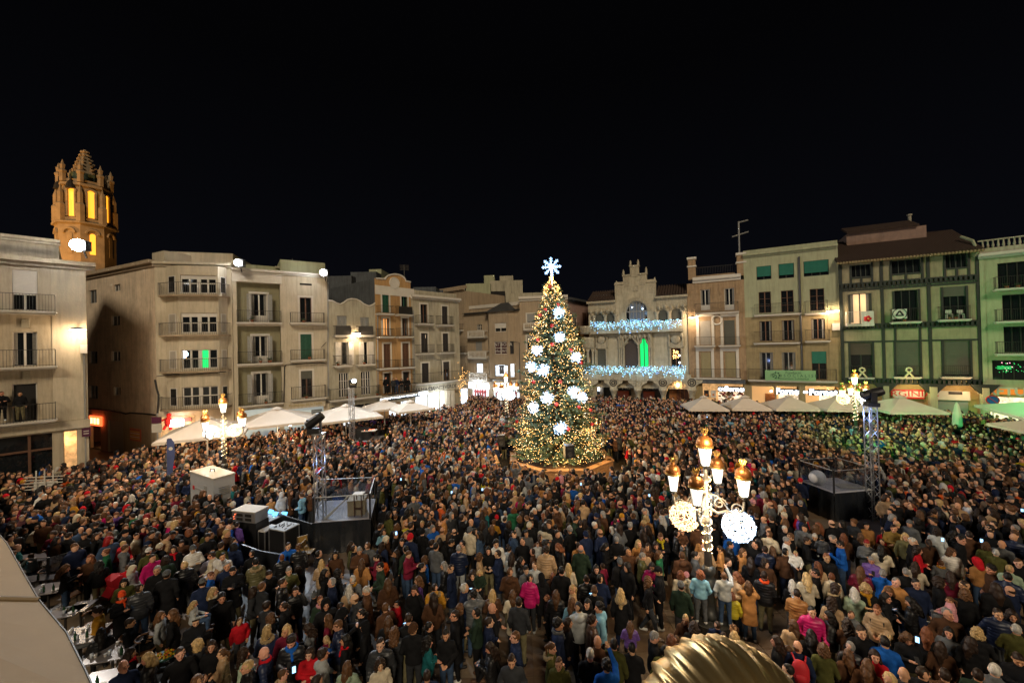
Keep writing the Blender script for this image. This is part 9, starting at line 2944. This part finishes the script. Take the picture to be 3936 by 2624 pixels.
def backpack(o, m):
 q = MB(); q.lathe([(.02, -.24), (.14, -.22), (.165, -.1), (.16, .1), (.11, .22), (.03, .25)], (0, 0, 0), 12, sy=.62); q.build('bag_body', m, o, smooth=True)
 q = MB(); q.lathe([(.02, -.09), (.10, -.08), (.10, .06), (.02, .09)], (0, .085, -.08), 10, sy=.5); q.build('pocket', m, o, smooth=True)
 for s_ in (-.09, .09): MB().tube([(s_, -.04, .2), (s_*1.4, -.17, .26), (s_*1.5, -.34, .10), (s_*1.3, -.3, -.12)], .018, 5).build('strap', m, o)
for d, t in made:
 for o in d['opt']:
  if o.startswith('bp:'):
   m = mat('bag cloth '+o[3:], PAL_[o[3:]], .7)
   carried('backpack', ' '.join((PNAME[o[3:]]+' backpack worn by '+t['label'].split(' with '+PNAME[o[3:]])[0]).split()[:16]), 'backpack', d, t, (0, .235, 1.25), lambda e: backpack(e, m))
# ---- the rest of the crowd: one mass whose points carry copies of coarse figures
def coarse(pn, kind, hair, h=.034, fur=None):
 parts = []
 Fb = Field(*grid(h*.8)); add_head(Fb, POSES[pn], True)
 p = POSES[pn]
 for w, e in ((p['lw'], p['le']), (p['rw'], p['re'])):
  w_, e_ = Vector(w), Vector(e); d_ = (w_-e_).normalized(); Fb.cap(w, w_+d_*.09, .036, .032, .01)
 parts.append(Fb.mesh()+(0,))
 parts.append(coat_field(pn, kind, 0, h).mesh()+(1,))
 Fl = Field(*grid(h)); Fl.ell((0, .012, .93), (.165, .118, .12), .05); add_legs(Fl, p, .012, False); Fl.cut(lambda X, Y, Z: (.02-Z)); parts.append(Fl.mesh()+(2,))
 Fh = hair_field(hair, .026); V, F_ = Fh.mesh(); Mh = np.array(head_m(p)); V = V @ Mh[:3, :3].T+Mh[:3, 3]
 parts.append((V, F_, 4 if hair in 'hpH' else 3))
 Vs, Fs, Ms = [], [], []; o = 0
 for V, F_, m in parts:
  Vs.append(V); Fs.append(F_+o); Ms.append(np.full(len(F_), m)); o += len(V)
 return np.concatenate(Vs), np.concatenate(Fs), np.concatenate(Ms)
VAR = [('stand', 'j', 's'), ('stand', 'p', 'l'), ('look', 'j', 'l'), ('clasp', 'h', 's'), ('look2', 'c', 'r'), ('phone', 'p', 's'), ('fold', 'j', 'q'), ('stand', 'p', 'h'), ('raise', 'j', 's'), ('look', 'p', 'a'), ('clasp', 'c', 't'), ('look2', 'j', 'n'), ('stand', 'h', 'c'), ('clasp', 'j', 'H')]
allV, allF, allM, vid = [], [], [], []
off_ = 0
for i, (pn, kd, hr) in enumerate(VAR):
 V, F_, M_ = coarse(pn, kd, hr)
 allV.append(V); allF.append(F_+off_); allM.append(M_); vid.append(np.full(len(V), i)); off_ += len(V)
# where people stand
Lp = []
rowL = [H1.P0-H1.X*4, H1.P1, F2s.P1+Vector((.3, -.3, 0)), F2.P1, Fc.P1, F6.P0, F7.P0, F7.P1, F9.P0, F9.P1, PAL.P0, PAL.P1, R2F.P0, R2F.P1, TIM.P1, R4F.P1]
polyg = [(p.x, p.y) for p in rowL]+[(R4F.P1.x, 5.0), (-40, 5.0)]
def inside(x, y):
 c = False; n = len(polyg); j = n-1
 for i in range(n):
  xi, yi = polyg[i]; xj, yj = polyg[j]
  if (yi > y) != (yj > y) and x < (xj-xi)*(y-yi)/(yj-yi)+xi: c = not c
  j = i
 return c
def wall_gap(x, y):
 m = 9
 for a, b in zip(rowL[:-1], rowL[1:]):
  ax, ay, bx_, by_ = a.x, a.y, b.x, b.y
  t = max(0, min(1, ((x-ax)*(bx_-ax)+(y-ay)*(by_-ay))/((bx_-ax)**2+(by_-ay)**2)))
  m = min(m, math.hypot(x-ax-t*(bx_-ax), y-ay-t*(by_-ay)))
 return m
pts = []
placed = [(d['x'], d['y']) for d, _ in made]
PP = np.array(placed)
y = 8.4
row = 0
while y < 58:
 step = .50 if y > 15 else .56
 if y > 30: step = .54
 x = -48+(row % 2)*step*.5
 while x < 40:
  jx, jy = x+random.gauss(0, .13), y+random.gauss(0, .13)
  x += step
  if abs(jx) > jy*1.36+1.5: continue
  if not inside(jx, jy): continue
  if math.sin(jx*1.7+2*math.sin(jy*.8))*math.sin(jy*1.9+math.cos(jx*.9)) > .86: continue
  if y > 15 and wall_gap(jx, jy) < .55: continue
  if any((jx-a[0])**2+(jy-a[1])**2 < (a[2]+.12)**2 for a in AVOID): continue
  if jy < 19 and ((PP-np.array((jx, jy)))**2).sum(1).min() < (.45 if jy > 13.3 else .56)**2: continue
  if jy < 12.5 and random.random() < .30: continue
  if jy < 10.5 and (jx < -5.2 or random.random() < .3): continue
  if 15.0 < jy < 19.2 and 0 < 1:
   pass
  hx, hy = 1968+jx/jy*F_PX, 1324-(jx/jy*F_PX)*.0245+(CAM_H-1.66)/jy*F_PX
  if 1195 < hx < 1440 and 1915 < hy < 2095: continue
  if 3065 < hx < 3370 and 1850 < hy < 1985: continue
  if 925 < hx < 1200 and 1950 < hy < 2125: continue
  # terrace bottom left stays open, and some open floor at the foot of the near lamp
  if jx < -8.2 and jy < 12.8: continue
  if (jx-LX-1.6)**2+(jy-LZ+1.2)**2 < 1.6: continue
  pts.append((jx, jy))
 y += step*.86; row += 1
pts = np.array(pts); n_ = len(pts)
print('crowd points', n_)
wc = [('blk', 38), ('nav', 13), ('cha', 8), ('brn', 9), ('gry', 7), ('olv', 5), ('bge', 5), ('crm', 3.5), ('tan', 3.5), ('mar', 3), ('red', 2.2), ('dgr', 3), ('lgr', 2.4), ('blu', 1.8), ('mag', .8), ('pnk', .9), ('wht', 1.4), ('mus', .9), ('tea', .9), ('lbl', .8), ('org', .4), ('grn', .6), ('pur', .7), ('ylw', .3), ('jea', 2)]
names_ = [w[0] for w in wc]; pw = np.array([w[1] for w in wc]); pw /= pw.sum()
coat_i = rng.choice(len(wc), n_, p=pw)
coatc = np.array([PAL_[k] for k in names_])[coat_i]*rng.uniform(.7, 1.25, (n_, 1))
hk = list(HAIRC); hp = np.array([.22, .38, .22, .06, .035, .06, .02, .005]); hp /= hp.sum()
hairc = np.array([HAIRC[k][0] for k in hk])[rng.choice(len(hk), n_, p=hp)]*rng.uniform(.8, 1.3, (n_, 1))
skc = np.array(SKINS)[rng.choice(4, n_, p=[.35, .3, .27, .08])]*rng.uniform(.9, 1.1, (n_, 1))
legc = np.array([PAL_[k] for k in ('blk', 'cha', 'jea', 'kha', 'nav')])[rng.integers(0, 5, n_)]
hatc = np.array([PAL_[k] for k in ('blk', 'gry', 'red', 'crm', 'nav', 'mus', 'pnk')])[rng.choice(7, n_, p=[.25, .2, .15, .15, .12, .05, .08])]
vids = rng.choice(len(VAR), n_, p=np.array([.16, .12, .09, .08, .07, .07, .07, .05, .03, .07, .06, .06, .05, .02]))
# most look to the fir or to the stages, some look back
ang = np.zeros(n_)
for i, (x, y) in enumerate(pts):
 a = math.atan2(TX-x, -(TZ-y))       # figure faces -y at 0
 a += random.gauss(0, .7)
 if random.random() < .35: a = random.uniform(-math.pi, math.pi)
 ang[i] = a
sc = rng.normal(.965, .055, n_); kids = rng.random(n_) < .05; sc[kids] = rng.uniform(.68, .8, kids.sum())
lift = np.zeros(n_)
nV = len(np.concatenate(allV))
Vall = np.concatenate(allV+[np.column_stack([pts, np.full(n_, .022)+lift])])
Fall = np.concatenate(allF)
def cmat(name, kind, attr, rough): return person_mat(name, rough, kind, .2, 50, attr=attr, var=.2)
CM = [cmat('crowd skin', 'x', 'c_skin', .6), cmat('crowd coat', 'coat', 'c_coat', .75), cmat('crowd trousers', 'legs', 'c_legs', .85), cmat('crowd hair', 'hair', 'c_hair', .55), cmat('crowd hat', 'knit', 'c_hat', .9)]
me = np_mesh('crowd', Vall, Fall, CM, np.concatenate(allM))
assert len(me.vertices) == len(Vall)
def attr(name, typ, arr, field):
 a = me.attributes.new(name, typ, 'POINT'); a.data.foreach_set(field, np.ascontiguousarray(arr, dtype=np.float32 if field != 'value' or typ != 'INT' else np.int32).ravel())
pad = lambda arr: np.concatenate([np.zeros((nV,)+arr.shape[1:]), arr])
attr('vid', 'INT', np.concatenate(vid+[-1-vids]).astype(np.int32), 'value')
attr('rot', 'FLOAT_VECTOR', pad(np.column_stack([np.zeros(n_), np.zeros(n_), ang])), 'vector')
attr('scl', 'FLOAT_VECTOR', pad(np.column_stack([sc*rng.uniform(.98, 1.12, n_), sc*rng.uniform(.98, 1.12, n_), sc])), 'vector')
for nm, arr in (('c_skin', skc), ('c_coat', coatc), ('c_legs', legc), ('c_hair', hairc), ('c_hat', hatc)):
 attr(nm, 'FLOAT_COLOR', pad(np.column_stack([arr, np.ones(n_)])), 'color')
crowd = bpy.data.objects.new('crowd', me); link(crowd)
tag(crowd, 'dense crowd in winter coats filling the whole square', 'crowd', None, 'stuff')
ng = bpy.data.node_groups.new('crowd_nodes', 'GeometryNodeTree')
ng.interface.new_socket('Geometry', in_out='INPUT', socket_type='NodeSocketGeometry'); ng.interface.new_socket('Geometry', in_out='OUTPUT', socket_type='NodeSocketGeometry')
N = ng.nodes.new; Lk = ng.links.new
gi, go = N('NodeGroupInput'), N('NodeGroupOutput')
va = N('GeometryNodeInputNamedAttribute'); va.data_type = 'INT'; va.inputs['Name'].default_value = 'vid'
ra_ = N('GeometryNodeInputNamedAttribute'); ra_.data_type = 'FLOAT_VECTOR'; ra_.inputs['Name'].default_value = 'rot'
sa = N('GeometryNodeInputNamedAttribute'); sa.data_type = 'FLOAT_VECTOR'; sa.inputs['Name'].default_value = 'scl'
join = N('GeometryNodeJoinGeometry')
def sep(val):
 c = N('FunctionNodeCompare'); c.data_type = 'INT'; c.operation = 'EQUAL'; Lk(va.outputs['Attribute'], c.inputs[2]); c.inputs[3].default_value = val
 s_ = N('GeometryNodeSeparateGeometry'); s_.domain = 'POINT'; Lk(gi.outputs[0], s_.inputs[0]); Lk(c.outputs[0], s_.inputs[1]); return s_.outputs[0]
for i in range(len(VAR)):
 iop = N('GeometryNodeInstanceOnPoints')
 Lk(sep(-1-i), iop.inputs['Points'])
 inst = sep(i)
 Lk(inst, iop.inputs['Instance']); Lk(ra_.outputs['Attribute'], iop.inputs['Rotation']); Lk(sa.outputs['Attribute'], iop.inputs['Scale'])
 Lk(iop.outputs[0], join.inputs[0])
Lk(join.outputs[0], go.inputs[0])
md = crowd.modifiers.new('crowd', 'NODES'); md.node_group = ng
